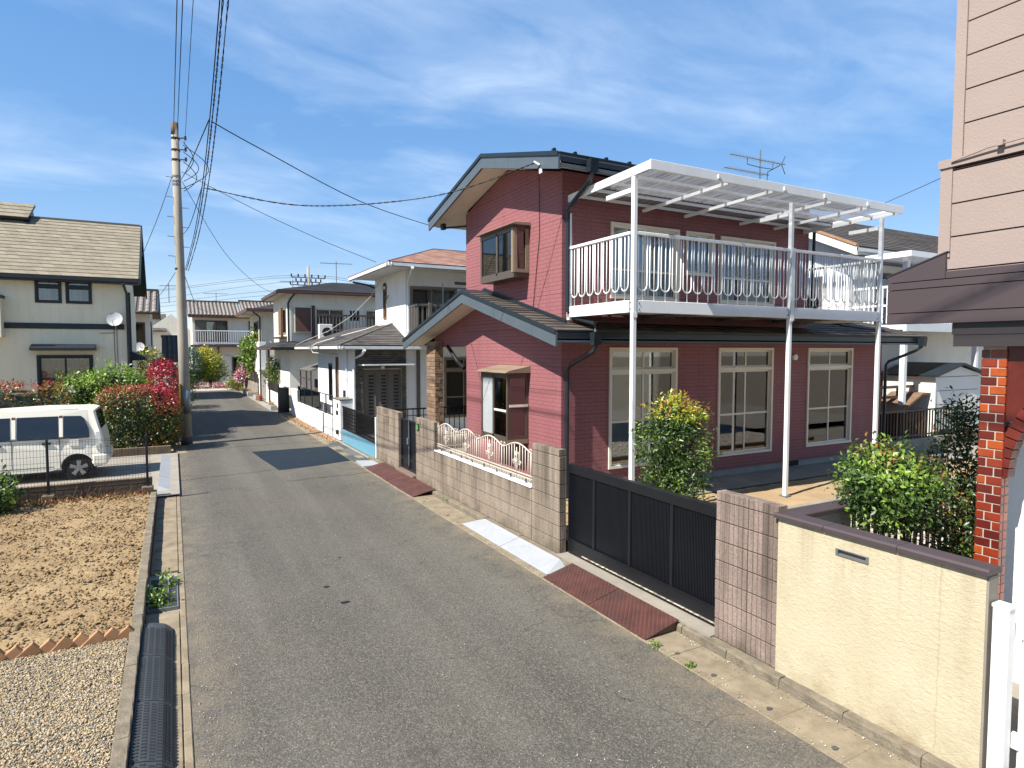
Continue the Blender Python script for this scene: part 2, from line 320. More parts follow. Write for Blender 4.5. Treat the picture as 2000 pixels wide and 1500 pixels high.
def m_glass(name, tint, refl=.18):
    s = NT(name); tr = s.n('ShaderNodeBsdfTransparent'); tr.inputs[0].default_value = lin(tint, 1.); g = s.n('ShaderNodeBsdfGlossy'); g.inputs['Roughness'].default_value = .02
    fr = s.n('ShaderNodeFresnel'); fr.inputs['IOR'].default_value = 1.5
    mx = s.n('ShaderNodeMixShader'); s.l(s.ramp(fr.outputs[0], 0, 1, refl, 1.), mx.inputs[0]); s.l(tr.outputs[0], mx.inputs[1]); s.l(g.outputs[0], mx.inputs[2]); s.l(mx.outputs[0], s.out.inputs[0]); return s.m
MATS['glass'] = m_glass('window_glass', (226, 230, 228), .10)
MATS['glass_dark'] = m_glass('tinted_glass', (58, 62, 66), .06)
MATS['dark_brick'] = mk('dark_glazed_brick', (112, 42, 32), .35, .2, 10, rnd=.25)
def m_poly():
    s = NT('polycarbonate_sheet'); tr = s.n('ShaderNodeBsdfTransparent'); tr.inputs[0].default_value = (.6, .62, .65, 1)
    d = s.n('ShaderNodeBsdfTranslucent'); d.inputs[0].default_value = (.4, .4, .42, 1); g = s.n('ShaderNodeBsdfDiffuse'); g.inputs[0].default_value = (.5, .5, .5, 1)
    a = s.n('ShaderNodeMixShader'); a.inputs[0].default_value = .5; s.l(d.outputs[0], a.inputs[1]); s.l(g.outputs[0], a.inputs[2])
    b = s.n('ShaderNodeMixShader'); st = s.noise(1, 3, .6, s.mapping((14, .7, 1))); s.l(s.ramp(st, .35, .65, .28, .55), b.inputs[0]); s.l(tr.outputs[0], b.inputs[1]); s.l(a.outputs[0], b.inputs[2]); s.l(b.outputs[0], s.out.inputs[0]); return s.m
MATS['poly'] = m_poly()
def m_leaf(name, rgb, rgb2, gloss=.4):
    s = NT(name); v = s.noise(9, 3); c = s.mix(s.ramp(v, .3, .7), lin(rgb, .92), lin(rgb2, .92))
    p = s.n('ShaderNodeBsdfPrincipled'); s.l(c, p.inputs['Base Color']); p.inputs['Roughness'].default_value = gloss; p.inputs['Specular IOR Level'].default_value = .5
    t = s.n('ShaderNodeBsdfTranslucent'); s.l(c, t.inputs[0]); mx = s.n('ShaderNodeMixShader'); mx.inputs[0].default_value = .28
    s.l(p.outputs[0], mx.inputs[1]); s.l(t.outputs[0], mx.inputs[2]); s.l(mx.outputs[0], s.out.inputs[0]); return s.m
for nm, a, b in (('leaf_green', (66, 92, 40), (86, 112, 50)), ('leaf_dark', (44, 62, 32), (58, 80, 40)), ('leaf_bright', (112, 142, 52), (134, 160, 64)), ('leaf_yellow', (164, 160, 46), (186, 176, 52)),
                 ('leaf_orange', (146, 98, 48), (166, 124, 60)), ('leaf_red', (150, 44, 50), (176, 58, 62)), ('leaf_crimson', (142, 30, 46), (168, 44, 60)), ('leaf_maroon', (96, 40, 40), (116, 54, 46)),
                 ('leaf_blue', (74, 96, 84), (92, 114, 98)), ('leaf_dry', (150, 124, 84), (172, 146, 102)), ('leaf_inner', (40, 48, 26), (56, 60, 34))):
    MATS[nm] = m_leaf(nm, a, b)

# ------------------------------------------------------------------ geometry helpers
ORIG = {}                                                        # object name -> world origin of its thing
class MB:
    def __init__(s): s.v = []; s.f = []; s.mi = []
    def add(s, vs, fs, m=0):
        b = len(s.v); s.v.extend(tuple(p) for p in vs)
        for f in fs: s.f.append(tuple(i + b for i in f)); s.mi.append(m)
        return s
    def box(s, x0, x1, y0, y1, z0, z1, m=0):
        if x0 > x1: x0, x1 = x1, x0
        if y0 > y1: y0, y1 = y1, y0
        if z0 > z1: z0, z1 = z1, z0
        return s.add([(x0, y0, z0), (x1, y0, z0), (x1, y1, z0), (x0, y1, z0), (x0, y0, z1), (x1, y0, z1), (x1, y1, z1), (x0, y1, z1)],
                     [(0, 3, 2, 1), (4, 5, 6, 7), (0, 1, 5, 4), (1, 2, 6, 5), (2, 3, 7, 6), (3, 0, 4, 7)], m)
    def cbox(s, x0, x1, y0, y1, z0, z1, b=.006, m=0):
        """box with chamfered edges"""
        vs = []
        X, Y, Z = (x0, x1), (y0, y1), (z0, z1); idx = {}
        for i in (0, 1):
            for j in (0, 1):
                for k in (0, 1):
                    sx, sy, sz = (b if i == 0 else -b), (b if j == 0 else -b), (b if k == 0 else -b)
                    for a, p in ((0, (X[i], Y[j] + sy, Z[k] + sz)), (1, (X[i] + sx, Y[j], Z[k] + sz)), (2, (X[i] + sx, Y[j] + sy, Z[k]))):
                        idx[(i, j, k, a)] = len(vs); vs.append(p)
        F = []
        def q(*c): F.append(tuple(idx[x] for x in c))
        for i in (0, 1): q((i, 0, 0, 0), (i, 1, 0, 0), (i, 1, 1, 0), (i, 0, 1, 0))
        for j in (0, 1): q((0, j, 0, 1), (1, j, 0, 1), (1, j, 1, 1), (0, j, 1, 1))
        for k in (0, 1): q((0, 0, k, 2), (1, 0, k, 2), (1, 1, k, 2), (0, 1, k, 2))
        for i in (0, 1):
            for j in (0, 1): q((i, j, 0, 0), (i, j, 1, 0), (i, j, 1, 1), (i, j, 0, 1))
        for i in (0, 1):
            for k in (0, 1): q((i, 0, k, 0), (i, 1, k, 0), (i, 1, k, 2), (i, 0, k, 2))
        for j in (0, 1):
            for k in (0, 1): q((0, j, k, 1), (1, j, k, 1), (1, j, k, 2), (0, j, k, 2))
        for i in (0, 1):
            for j in (0, 1):
                for k in (0, 1): q((i, j, k, 0), (i, j, k, 1), (i, j, k, 2))
        return s.add(vs, F, m)
    def prism(s, poly, axis, a, b, m=0):
        """poly in the two other axes (x: (y,z), y: (x,z), z: (x,y)), extruded from a to b"""
        def P(p, t): return (t, p[0], p[1]) if axis == 'x' else (p[0], t, p[1]) if axis == 'y' else (p[0], p[1], t)
        n = len(poly); vs = [P(p, a) for p in poly] + [P(p, b) for p in poly]
        fs = [tuple(range(n - 1, -1, -1)), tuple(range(n, 2 * n))] + [(i, (i + 1) % n, n + (i + 1) % n, n + i) for i in range(n)]
        return s.add(vs, fs, m)
    def tube(s, pts, r, n=6, m=0, cap=True):
        pts = [Vector(p) for p in pts]; rr = r if isinstance(r, (list, tuple)) else [r] * len(pts); rings = []; b = len(s.v)
        for i, p in enumerate(pts):
            t = (pts[min(i + 1, len(pts) - 1)] - pts[max(i - 1, 0)]).normalized()
            up = Vector((0, 0, 1)) if abs(t.z) < .95 else Vector((0, 1, 0)); u = t.cross(up).normalized(); w = u.cross(t)
            for k in range(n):
                a = 2 * math.pi * (k + .5) / n; s.v.append(tuple(p + (u * math.cos(a) + w * math.sin(a)) * rr[i]))
        for i in range(len(pts) - 1):
            for k in range(n):
                s.f.append((b + i * n + k, b + i * n + (k + 1) % n, b + (i + 1) * n + (k + 1) % n, b + (i + 1) * n + k)); s.mi.append(m)
        if cap:
            s.f.append(tuple(b + k for k in range(n - 1, -1, -1))); s.mi.append(m)
            e = b + (len(pts) - 1) * n; s.f.append(tuple(e + k for k in range(n))); s.mi.append(m)
        return s
    def slab(s, quad, th, m=0):
        """3D quad/polygon extruded downward along its normal"""
        q = [Vector(p) for p in quad]; nrm = (q[1] - q[0]).cross(q[2] - q[1]).normalized()
        if nrm.z < 0: nrm = -nrm
        n = len(q); vs = [tuple(p) for p in q] + [tuple(p - nrm * th) for p in q]
        return s.add(vs, [tuple(range(n)), tuple(range(2 * n - 1, n - 1, -1))] + [(i, (i + 1) % n, n + (i + 1) % n, n + i) for i in range(n)], m)
    def disc(s, c, axis, r, th, n=20, m=0, r2=None):
        c = Vector(c); A = {'x': Vector((1, 0, 0)), 'y': Vector((0, 1, 0)), 'z': Vector((0, 0, 1))}[axis]
        return s.tube([c - A * th / 2, c + A * th / 2], [r, r2 if r2 is not None else r], n, m)
    def build(s, name, mat, parent=None, smooth=False, loc=None, kind=None):
        me = bpy.data.meshes.new(name)
        org = Vector(loc) if loc is not None else (ORIG[parent.name] if parent is not None else Vector((0, 0, 0)))
        me.from_pydata([(p[0] - org.x, p[1] - org.y, p[2] - org.z) for p in s.v], [], s.f)
        for m in (mat if isinstance(mat, (list, tuple)) else [mat]): me.materials.append(MATS[m])
        if any(s.mi): me.polygons.foreach_set('material_index', s.mi)
        if smooth: me.polygons.foreach_set('use_smooth', [True] * len(me.polygons))
        import bmesh
        bm = bmesh.new(); bm.from_mesh(me); bmesh.ops.recalc_face_normals(bm, faces=bm.faces); bm.to_mesh(me); bm.free()
        me.update()
        o = bpy.data.objects.new(name, me); COL.objects.link(o)
        if parent is not None: o.parent = parent
        else: o.location = org
        ORIG[o.name] = org
        if kind: o['kind'] = kind
        return o
def tag(o, label, cat, group=None):
    o['label'] = label; o['category'] = cat
    if group: o['group'] = group
    return o
def thing(name, label, cat, loc=(0, 0, 0), group=None):
    o = bpy.data.objects.new(name, None); COL.objects.link(o); o.location = loc; o.empty_display_size = .2
    ORIG[o.name] = Vector(loc); return tag(o, label, cat, group)
def base_of(mb):
    a = np.array(mb.v); return (float((a[:, 0].min() + a[:, 0].max()) / 2), float((a[:, 1].min() + a[:, 1].max()) / 2), float(a[:, 2].min()))
def solo(mb, name, mat, label, cat, group=None, smooth=False):
    return tag(mb.build(name, mat, None, smooth, loc=base_of(mb)), label, cat, group)
def struct(mb, name, mat):
    o = mb.build(name, mat); o['kind'] = 'structure'; return o
def copy_piece(src, name, parent, world_pos, rot=None, scale=None):
    """a piece sharing src's mesh; src mesh is centred on its own origin"""
    o = bpy.data.objects.new(name, src); COL.objects.link(o); o.parent = parent; o.location = Vector(world_pos) - ORIG[parent.name]
    if rot: o.rotation_euler = rot
    if scale: o.scale = scale
    ORIG[o.name] = ORIG[parent.name]; return o
def mesh_only(mb, name, mat, smooth=False):
    o = mb.build(name, mat, None, smooth); me = o.data; bpy.data.objects.remove(o); return me
def clip(poly, a, b, c):
    """keep a*u+b*z<=c of a convex polygon"""
    out = []
    for i in range(len(poly)):
        p, q = poly[i], poly[(i + 1) % len(poly)]; dp = a * p[0] + b * p[1] - c; dq = a * q[0] + b * q[1] - c
        if dp <= 1e-9: out.append(p)
        if (dp < -1e-9 and dq > 1e-9) or (dp > 1e-9 and dq < -1e-9):
            t = dp / (dp - dq); out.append((p[0] + (q[0] - p[0]) * t, p[1] + (q[1] - p[1]) * t))
    return out
def rect_in(poly, u0, u1, z0, z1):
    p = clip(poly, -1, 0, -u0); p = clip(p, 1, 0, u1) if p else p; p = clip(p, 0, -1, -z0) if p else p; p = clip(p, 0, 1, z1) if p else p
    if len(p) < 3: return None
    ar = abs(sum(p[i][0] * p[(i + 1) % len(p)][1] - p[(i + 1) % len(p)][0] * p[i][1] for i in range(len(p)))) / 2
    return p if ar > 2e-4 else None
def free_rects(poly, openings, zcuts):
    us = [p[0] for p in poly]; zs = [p[1] for p in poly]; z0, z1 = min(zs), max(zs)
    cuts = sorted({round(z, 5) for z in list(zcuts) + [z0, z1] + [o[2] for o in openings] + [o[3] for o in openings] if z0 - 1e-6 <= z <= z1 + 1e-6})
    res = []
    for a, b in zip(cuts[:-1], cuts[1:]):
        if b - a < 1e-4: continue
        mid = (a + b) / 2; cur = [(min(us), max(us))]
        for o in openings:
            if o[2] - 1e-6 <= mid <= o[3] + 1e-6:
                nx = []
                for l, r in cur:
                    if o[1] <= l or o[0] >= r: nx.append((l, r)); continue
                    if o[0] > l + 1e-4: nx.append((l, o[0]))
                    if o[1] < r - 1e-4: nx.append((o[1], r))
                cur = nx
        for l, r in cur:
            p = rect_in(poly, l, r, a, b)
            if p: res.append((p, a, b))
    return res
def rectpoly(u0, u1, z0, z1): return [(u0, z0), (u1, z0), (u1, z1), (u0, z1)]
def wall(parent, axis, c, poly, openings=(), mat='white_stucco', th=.15, sgn=1, name='wall', boards=None, board_mat=None, bth=.025, z0=0, gap=.004, core_in=0.):
    """wall in plane axis=c whose inside lies towards +sgn; boards = height of cladding boards that become parts"""
    mb = MB()
    u_min = min(p[0] for p in poly); core = clip(poly, -1, 0, -(u_min + core_in)) if core_in else poly
    for p, a, b in free_rects(core, openings, []): mb.prism(p, axis, c + (bth * sgn if boards else 0), c + th * sgn)
    w = mb.build(name, mat, parent)
    if boards:
        zs = [p[1] for p in poly]; k0 = math.floor((min(zs) - z0) / boards); cuts = []
        z = z0 + k0 * boards
        while z < max(zs): cuts.append(z); z += boards
        groups = {}
        for p, a, b in free_rects(poly, openings, cuts):
            k = math.floor((a + b) / 2 / boards - z0 / boards); top = z0 + (k + 1) * boards
            p2 = [(u, min(zz, top - gap)) for u, zz in p]
            MB().prism(p2, axis, c, c + (bth - .001) * sgn).build('siding_board', board_mat, parent)
    return w
def abox(mb, axis, c, sgn, u0, u1, z0, z1, d0, d1, m=0):
    a, b = c + d0 * sgn, c + d1 * sgn
    return mb.box(a, b, u0, u1, z0, z1, m) if axis == 'x' else mb.box(u0, u1, a, b, z0, z1, m)
def window(parent, axis, c, u0, u1, z0, z1, cols=(.5,), fm='aluminium', glass='glass', fw=.05, transom=None, rail=None, sgn=1, d=.02, depth=.09, room=None, curtain=None, label=None, stagger=True, sash=.04):
    """framed window: outer frame > one pane per light with its own sash; room = dark recess, curtain = cloth behind"""
    mb = MB(); f = lambda *a: abox(mb, axis, c, sgn, *a)
    f(u0, u1, z0, z0 + fw, -d, depth); f(u0, u1, z1 - fw, z1, -d, depth); f(u0, u0 + fw, z0 + fw, z1 - fw, -d, depth); f(u1 - fw, u1, z0 + fw, z1 - fw, -d, depth)
    bands = [(z0 + fw, z1 - fw)]
    if transom is not None:
        f(u0 + fw, u1 - fw, transom - fw * .6, transom + fw * .6, -d * .8, depth); bands = [(z0 + fw, transom - fw * .6), (transom + fw * .6, z1 - fw)]
    win = mb.build('window', fm, parent)
    if label: win['label'] = label
    cuts = [0.] + list(cols) + [1.]; W = u1 - u0 - 2 * fw
    for bi, (a, b) in enumerate(bands):
        for i in range(len(cuts) - 1):
            ua, ub = u0 + fw + W * cuts[i], u0 + fw + W * cuts[i + 1]; off = .012 + (.03 if (stagger and i % 2) else 0)
            sm = MB(); g = lambda *k: abox(sm, axis, c, sgn, *k); sw = sash
            ua2, ub2 = ua - (.015 if i else 0), ub + (.015 if i < len(cuts) - 2 else 0)
            g(ua2, ub2, a, a + sw, off, off + .026); g(ua2, ub2, b - sw, b, off, off + .026); g(ua2, ua2 + sw, a + sw, b - sw, off, off + .026); g(ub2 - sw, ub2, a + sw, b - sw, off, off + .026)
            if rail is not None and (transom is None or bi == 0):
                zr = a + (b - a) * rail; g(ua2 + sw, ub2 - sw, zr - sw * .5, zr + sw * .5, off, off + .024)
            sm.build('sash', fm, win)
            pm = MB(); abox(pm, axis, c, sgn, ua2 + sw * .5, ub2 - sw * .5, a + sw * .5, b - sw * .5, off + .011, off + .015); pm.build('pane', glass, win)
    if room:
        rm = MB(); D = .45
        abox(rm, axis, c, sgn, u0, u1, z0, z1, D, D + .02); abox(rm, axis, c, sgn, u0 - .02, u0, z0, z1, depth, D); abox(rm, axis, c, sgn, u1, u1 + .02, z0, z1, depth, D)
        abox(rm, axis, c, sgn, u0, u1, z0 - .02, z0, depth, D); abox(rm, axis, c, sgn, u0, u1, z1, z1 + .02, depth, D); rm.build('reveal', room, win)
    if curtain:
        cm = MB(); n = 28
        for (ca, cb) in curtain:
            k = max(4, int((cb - ca) * n)); pts = []
            for i in range(k + 1):
                t = ca + (cb - ca) * i / k; pts.append((u0 + fw + W * t, .2 + .03 * math.sin(i * 1.7) + .012 * math.sin(i * .6)))
            for i in range(k):
                (ua, da), (ub, db) = pts[i], pts[i + 1]
                P = lambda u, dd, z: (c + dd * sgn, u, z) if axis == 'x' else (u, c + dd * sgn, z)
                cm.add([P(ua, da, z0 + fw), P(ub, db, z0 + fw), P(ub, db, z1 - fw), P(ua, da, z1 - fw)], [(0, 1, 2, 3)])
        cm.build('curtain', 'curtain', win, smooth=True)
    return win
def roof_plane(parent, el, er, rr, rl, mat, row=.28, th=.12, deck='dark_trim', lift=.018, name='shingle_row'):
    """el/er eave ends, rl/rr upper ends (may coincide). Deck slab + one stepped row of shingles per course"""
    el, er, rr, rl = map(Vector, (el, er, rr, rl)); L = max((rl - el).length, (rr - er).length) if (rl - rr).length > .01 else ((rl + rr) / 2 - (el + er) / 2).length
    quad = [el, er, rr, rl] if (rl - rr).length > .01 else [el, er, rr]
    dk = MB().slab(quad, th).build('roof_deck', deck, parent)
    nrm = (er - el).cross(rl - el).normalized()
    if nrm.z < 0: nrm = -nrm
    n = max(2, round(L / row))
    for i in range(n):
        t0, t1 = i / n, min(1., (i + 1.25) / n)
        a, b, c, d = el.lerp(rl, t0), er.lerp(rr, t0), er.lerp(rr, t1), el.lerp(rl, t1)
        up0, up1 = nrm * (lift + .004), nrm * .004
        if (c - d).length < .02: c = c.lerp(b, .02)
        vs = [a + up0, b + up0, c + up1, d + up1, a + nrm * .001, b + nrm * .001]
        MB().add(vs, [(0, 1, 2, 3), (0, 4, 5, 1), (0, 3, 4), (1, 5, 2)]).build(name, mat, parent)
    return dk
def tile_roof(parent, el, er, rr, rl, mat='kawara', pitch=.3, rad=.075, th=.12, deck='kawara_dark'):
    """clay tile slope: deck + one round tile column per rib"""
    el, er, rr, rl = map(Vector, (el, er, rr, rl)); MB().slab([el, er, rr, rl], th).build('roof_deck', deck, parent)
    nrm = (er - el).cross(rl - el).normalized(); nrm = nrm if nrm.z > 0 else -nrm
    n = round((er - el).length / pitch)
    for i in range(n):
        t = (i + .5) / n; a, b = el.lerp(er, t), rl.lerp(rr, t); k = 7
        m = MB(); u = (er - el).normalized()
        vs = []
        for q in range(k + 1):
            p = a.lerp(b, q / k)
            for dn in ((0, .0) if q in (0, k) else (0, .014)):
                for ang in (0, 45, 90, 135, 180):
                    w = pitch * .33 if True else rad
                    vs.append(p + u * (-math.cos(R(ang)) * w) + nrm * (math.sin(R(ang)) * rad + dn + .004))
        fs = []
        for q in range(len(vs) // 5 - 1):
            for j in range(4): fs.append((q * 5 + j, q * 5 + j + 1, q * 5 + j + 6, q * 5 + j + 5))
        fs.append((4, 3, 2, 1, 0))
        m.add(vs, fs).build('tile_column', mat, parent)
def downpipe(parent, pts, mat='dark_gutter', r=.035): return MB().tube(pts, r, 8).build('downpipe', mat, parent)
def gutter(parent, p0, p1, mat='dark_gutter', w=.11, h=.1):
    """half-box gutter along p0-p1 hanging outside the eave line"""
    p0, p1 = Vector(p0), Vector(p1); t = (p1 - p0).normalized(); o = Vector((t.y, -t.x, 0)) * w
    prof = [(0, 0), (0, -h * .8), (.25, -h), (.8, -h), (1, -h * .55), (1.03, 0), (.95, 0), (.92, -h * .5), (.12, -h * .7), (.08, 0)]
    m = MB(); n = len(prof); vs = []
    for p in (p0, p1):
        for a, z in prof: vs.append(p + o * a + Vector((0, 0, z)))
    m.add(vs, [(i, (i + 1) % n, n + (i + 1) % n, n + i) for i in range(n)] + [tuple(range(n)), tuple(range(2 * n - 1, n - 1, -1))])
    return m.build('gutter', mat, parent)
def wire(pts_or_ends, sag, r, label, mat='cable', n=24, twist=0, strands=1, name='overhead_wire'):
    p0, p1 = map(Vector, pts_or_ends); m = MB()
    L = (p1 - p0).length
    for s_ in range(strands):
        pts = []
        N = n if strands == 1 else int(L * 7)
        for i in range(N + 1):
            t = i / N; p = p0.lerp(p1, t) - Vector((0, 0, 4 * sag * t * (1 - t)))
            if strands > 1:
                a = t * L * twist + s_ * 2 * math.pi / strands; p = p + Vector((math.cos(a), 0, math.sin(a))) * r * 1.25
            pts.append(p)
        m.tube(pts, r, 5)
    return tag(m.build(name, mat, None, True, loc=p0), label, 'wire', 'overhead wires')
# ---- foliage
def leaf_mesh(name, pts, nrms, size, midx, mats, parent, aspect=.45, jitter=.8, loc=None, kind=None, fold=.25):
    n = len(pts); pts = np.asarray(pts); nrms = np.asarray(nrms)
    d = RNG.normal(size=(n, 3)) * jitter + nrms * .55; d[:, 2] += .1; d /= np.linalg.norm(d, axis=1)[:, None]      # leaf axis
    nn = nrms + RNG.normal(size=(n, 3)) * .55; nn[:, 2] += .35
    sd_ = np.cross(d, nn); sd_ /= np.linalg.norm(sd_, axis=1)[:, None] + 1e-9; up = np.cross(sd_, d)
    s = size * RNG.uniform(.65, 1.25, n)[:, None]; w = s * aspect * .5
    a = pts; b = pts + d * s * .45 + sd_ * w + up * w * fold; c = pts + d * s - up * s * .12; e = pts + d * s * .45 - sd_ * w + up * w * fold; mid = pts + d * s * .5
    V = np.stack([a, b, mid, c, e], 1).reshape(-1, 3)
    org = ORIG[parent.name] if parent is not None else Vector(loc); V = V - np.array(org)
    base = np.arange(n)[:, None] * 5
    F = np.concatenate([base + np.array([[0, 1, 3, 2]]), base + np.array([[0, 2, 3, 4]])], 1).reshape(-1, 4)
    me = bpy.data.meshes.new(name); me.vertices.add(len(V)); me.vertices.foreach_set('co', V.astype(np.float32).ravel())
    me.loops.add(F.size); me.loops.foreach_set('vertex_index', F.astype(np.int32).ravel()); me.polygons.add(len(F))
    me.polygons.foreach_set('loop_start', np.arange(0, F.size, 4, dtype=np.int32)); me.polygons.foreach_set('loop_total', np.full(len(F), 4, dtype=np.int32))
    for m in mats: me.materials.append(MATS[m])
    me.polygons.foreach_set('material_index', np.repeat(np.asarray(midx, dtype=np.int32), 2)); me.update(calc_edges=True); me.validate()
    o = bpy.data.objects.new(name, me); COL.objects.link(o)
    if parent is not None: o.parent = parent
    else: o.location = org
    ORIG[o.name] = Vector(org)
    if kind or name in ('leaf_mass', 'dead_leaf_mass'): o['kind'] = kind or 'stuff'
    return o
def lump(p, f=2.3, ph=0.):
    return (np.sin(p[:, 0] * f * 2.1 + ph) * np.sin(p[:, 1] * f * 1.7 + 1.3 + ph) + np.sin(p[:, 2] * f * 2.6 + p[:, 0] * f + 2.1) * .7 + np.sin((p[:, 0] + p[:, 1]) * f * 3.1 + ph) * .4) / 2.1
def blob_points(blobs, n, cl=9, crad=.09, depth=.35, rough=.13, box=False):
    """clustered points near the surface of ellipsoids (cx,cy,cz,rx,ry,rz) with a lumpy outline"""
    vol = np.array([b[3] * b[4] + b[4] * b[5] + b[3] * b[5] for b in blobs]); P = []; N = []
    for b, k in zip(blobs, (vol / vol.sum() * n / cl).astype(int) + 1):
        d = RNG.normal(size=(k, 3)); d /= np.linalg.norm(d, axis=1)[:, None]
        if box:
            q = 5.; nd = d / (np.sum(np.abs(d) ** q, axis=1) ** (1 / q))[:, None]
        else: nd = d
        R3 = np.array(b[3:6]); C3 = np.array(b[:3]); rr = 1 - depth * RNG.random(k) ** 2.2
        pos = C3 + nd * R3 * rr[:, None]; pos = pos + nd * R3.min() * (rough * lump(pos))[:, None]
        nr = d / R3; nr /= np.linalg.norm(nr, axis=1)[:, None]
        for j in range(cl):
            P.append(pos + RNG.normal(size=pos.shape) * crad); N.append(nr)
    return np.concatenate(P), np.concatenate(N)
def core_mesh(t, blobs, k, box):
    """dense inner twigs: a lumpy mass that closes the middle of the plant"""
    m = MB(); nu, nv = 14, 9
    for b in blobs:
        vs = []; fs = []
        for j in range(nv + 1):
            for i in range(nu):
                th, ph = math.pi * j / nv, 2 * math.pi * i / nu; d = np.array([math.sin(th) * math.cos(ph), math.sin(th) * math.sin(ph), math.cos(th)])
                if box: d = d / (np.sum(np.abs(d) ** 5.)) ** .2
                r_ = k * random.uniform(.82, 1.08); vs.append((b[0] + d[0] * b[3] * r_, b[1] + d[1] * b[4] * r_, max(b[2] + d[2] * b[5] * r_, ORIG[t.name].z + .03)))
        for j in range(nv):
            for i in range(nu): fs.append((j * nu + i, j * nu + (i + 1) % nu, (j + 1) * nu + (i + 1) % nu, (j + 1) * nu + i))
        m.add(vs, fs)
    return m.build('inner_twigs', 'leaf_inner', t)  # unseen filler added to stop light passing through the foliage
def plant(name, label, cat, loc, blobs, n, size, mats, pick, group=None, cl=9, crad=.07, aspect=.45, trunk=None, depth=.4, rough=.13, box=False, part='crown', jitter=.8, core=0.):
    """plant = crown of leaves + stems; pick(points, normals) -> material index"""
    t = thing(name, label, cat, loc, group)
    P, N = blob_points(blobs, n, cl, crad, depth, rough, box); keep = P[:, 2] > loc[2] + .01; P, N = P[keep], N[keep]
    leaf_mesh(part, P, N, size, pick(P, N), mats, t, aspect, jitter)
    if core: core_mesh(t, blobs, core, box)
    mb = MB()
    for tr in (trunk or []): mb.tube(tr[0], tr[1], 6)
    if trunk: mb.build('trunk' if part == 'crown' else 'stem', 'trunk', t, True)
    return t
def stems(base, blobs, k=5, r=.025):
    out = []
    for i in range(k):
        b = blobs[i % len(blobs)]; a = random.uniform(0, 6.28)
        tip = Vector((b[0] + b[3] * .5 * math.cos(a), b[1] + b[4] * .5 * math.sin(a), b[2] + b[5] * random.uniform(-.1, .5))); p0 = Vector(base) + Vector((random.uniform(-.06, .06), random.uniform(-.06, .06), -.05))
        mid = p0.lerp(tip, .5) + Vector((random.uniform(-.08, .08), random.uniform(-.08, .08), .08)); out.append(([p0, mid, tip], [r, r * .75, r * .35]))
    return out
def rocks(name, mats, label_kind, centers, sizes, parent=None, flat=.6, loc=(0, 0, 0)):
    """low-poly stones joined into one mass"""
    base = np.array([(1, 0, 0), (-1, 0, 0), (0, 1, 0), (0, -1, 0), (0, 0, 1), (0, 0, -1), (.62, .62, .5), (-.62, .55, .5), (.6, -.6, .52), (-.6, -.62, .45)], float)
    F0 = np.array([(4, 6, 7), (4, 7, 9), (4, 9, 8), (4, 8, 6), (0, 2, 6), (2, 1, 7), (1, 3, 9), (3, 0, 8), (2, 7, 6), (1, 9, 7), (3, 8, 9), (0, 6, 8), (0, 5, 2), (2, 5, 1), (1, 5, 3), (3, 5, 0)])
    n = len(centers); a = RNG.uniform(0, 6.28, n); ca, sa = np.cos(a), np.sin(a)
    V = np.repeat(base[None], n, 0) * (1 + RNG.normal(size=(n, 10, 1)) * .13) * np.stack([RNG.uniform(.7, 1.3, n), RNG.uniform(.6, 1.05, n), RNG.uniform(.4, .8, n) * flat / .6], 1)[:, None, :]
    X = V[:, :, 0] * ca[:, None] - V[:, :, 1] * sa[:, None]; Y = V[:, :, 0] * sa[:, None] + V[:, :, 1] * ca[:, None]; til = RNG.normal(size=(n, 1)) * .3
    V = np.stack([X, Y, V[:, :, 2] + X * til], 2) * np.asarray(sizes)[:, None, None] + np.asarray(centers)[:, None, :]
    V = V.reshape(-1, 3) - np.array(loc); F = (F0[None] + np.arange(n)[:, None, None] * 10).reshape(-1, 3)
    me = bpy.data.meshes.new(name); me.vertices.add(len(V)); me.vertices.foreach_set('co', V.astype(np.float32).ravel()); me.loops.add(F.size); me.loops.foreach_set('vertex_index', F.astype(np.int32).ravel())
    me.polygons.add(len(F)); me.polygons.foreach_set('loop_start', np.arange(0, F.size, 3, dtype=np.int32)); me.polygons.foreach_set('loop_total', np.full(len(F), 3, dtype=np.int32))
    for m in mats: me.materials.append(MATS[m])
    me.polygons.foreach_set('material_index', np.repeat(RNG.integers(0, len(mats), n).astype(np.int32), 16)); me.update(calc_edges=True); me.validate()
    o = bpy.data.objects.new(name, me); COL.objects.link(o); o.location = loc; o['kind'] = 'stuff'; o['label'] = label_kind; o['category'] = name.replace('_', ' ')
    return o

# ================================================================== SETTING
def sheet(name, x0, x1, y0, y1, z, mat, nx=1, ny=1, amp=0., f=1.):
    m = MB(); vs = []; fs = []
    for j in range(ny + 1):
        for i in range(nx + 1):
            x, y = x0 + (x1 - x0) * i / nx, y0 + (y1 - y0) * j / ny
            h = amp * (math.sin(x * 2.1 * f + y * .7 * f) * math.sin(y * 1.9 * f + 1) * .6 + math.sin(x * 5.3 * f + 2) * math.sin(y * 4.7 * f + x) * .3 + random.uniform(-.35, .35)) if amp else 0
            vs.append((x, y, z + h))
    for j in range(ny):
        for i in range(nx):
            a = j * (nx + 1) + i; fs.append((a, a + 1, a + nx + 2, a + nx + 1))
    m.add(vs, fs); o = m.build(name, mat, None, bool(amp)); o['kind'] = 'structure'; return o
sheet('ground', -500, 500, -200, 900, -.06, 'ground')
road = sheet('road', .06, 4.19, -8, 51.2, 0, 'asphalt')
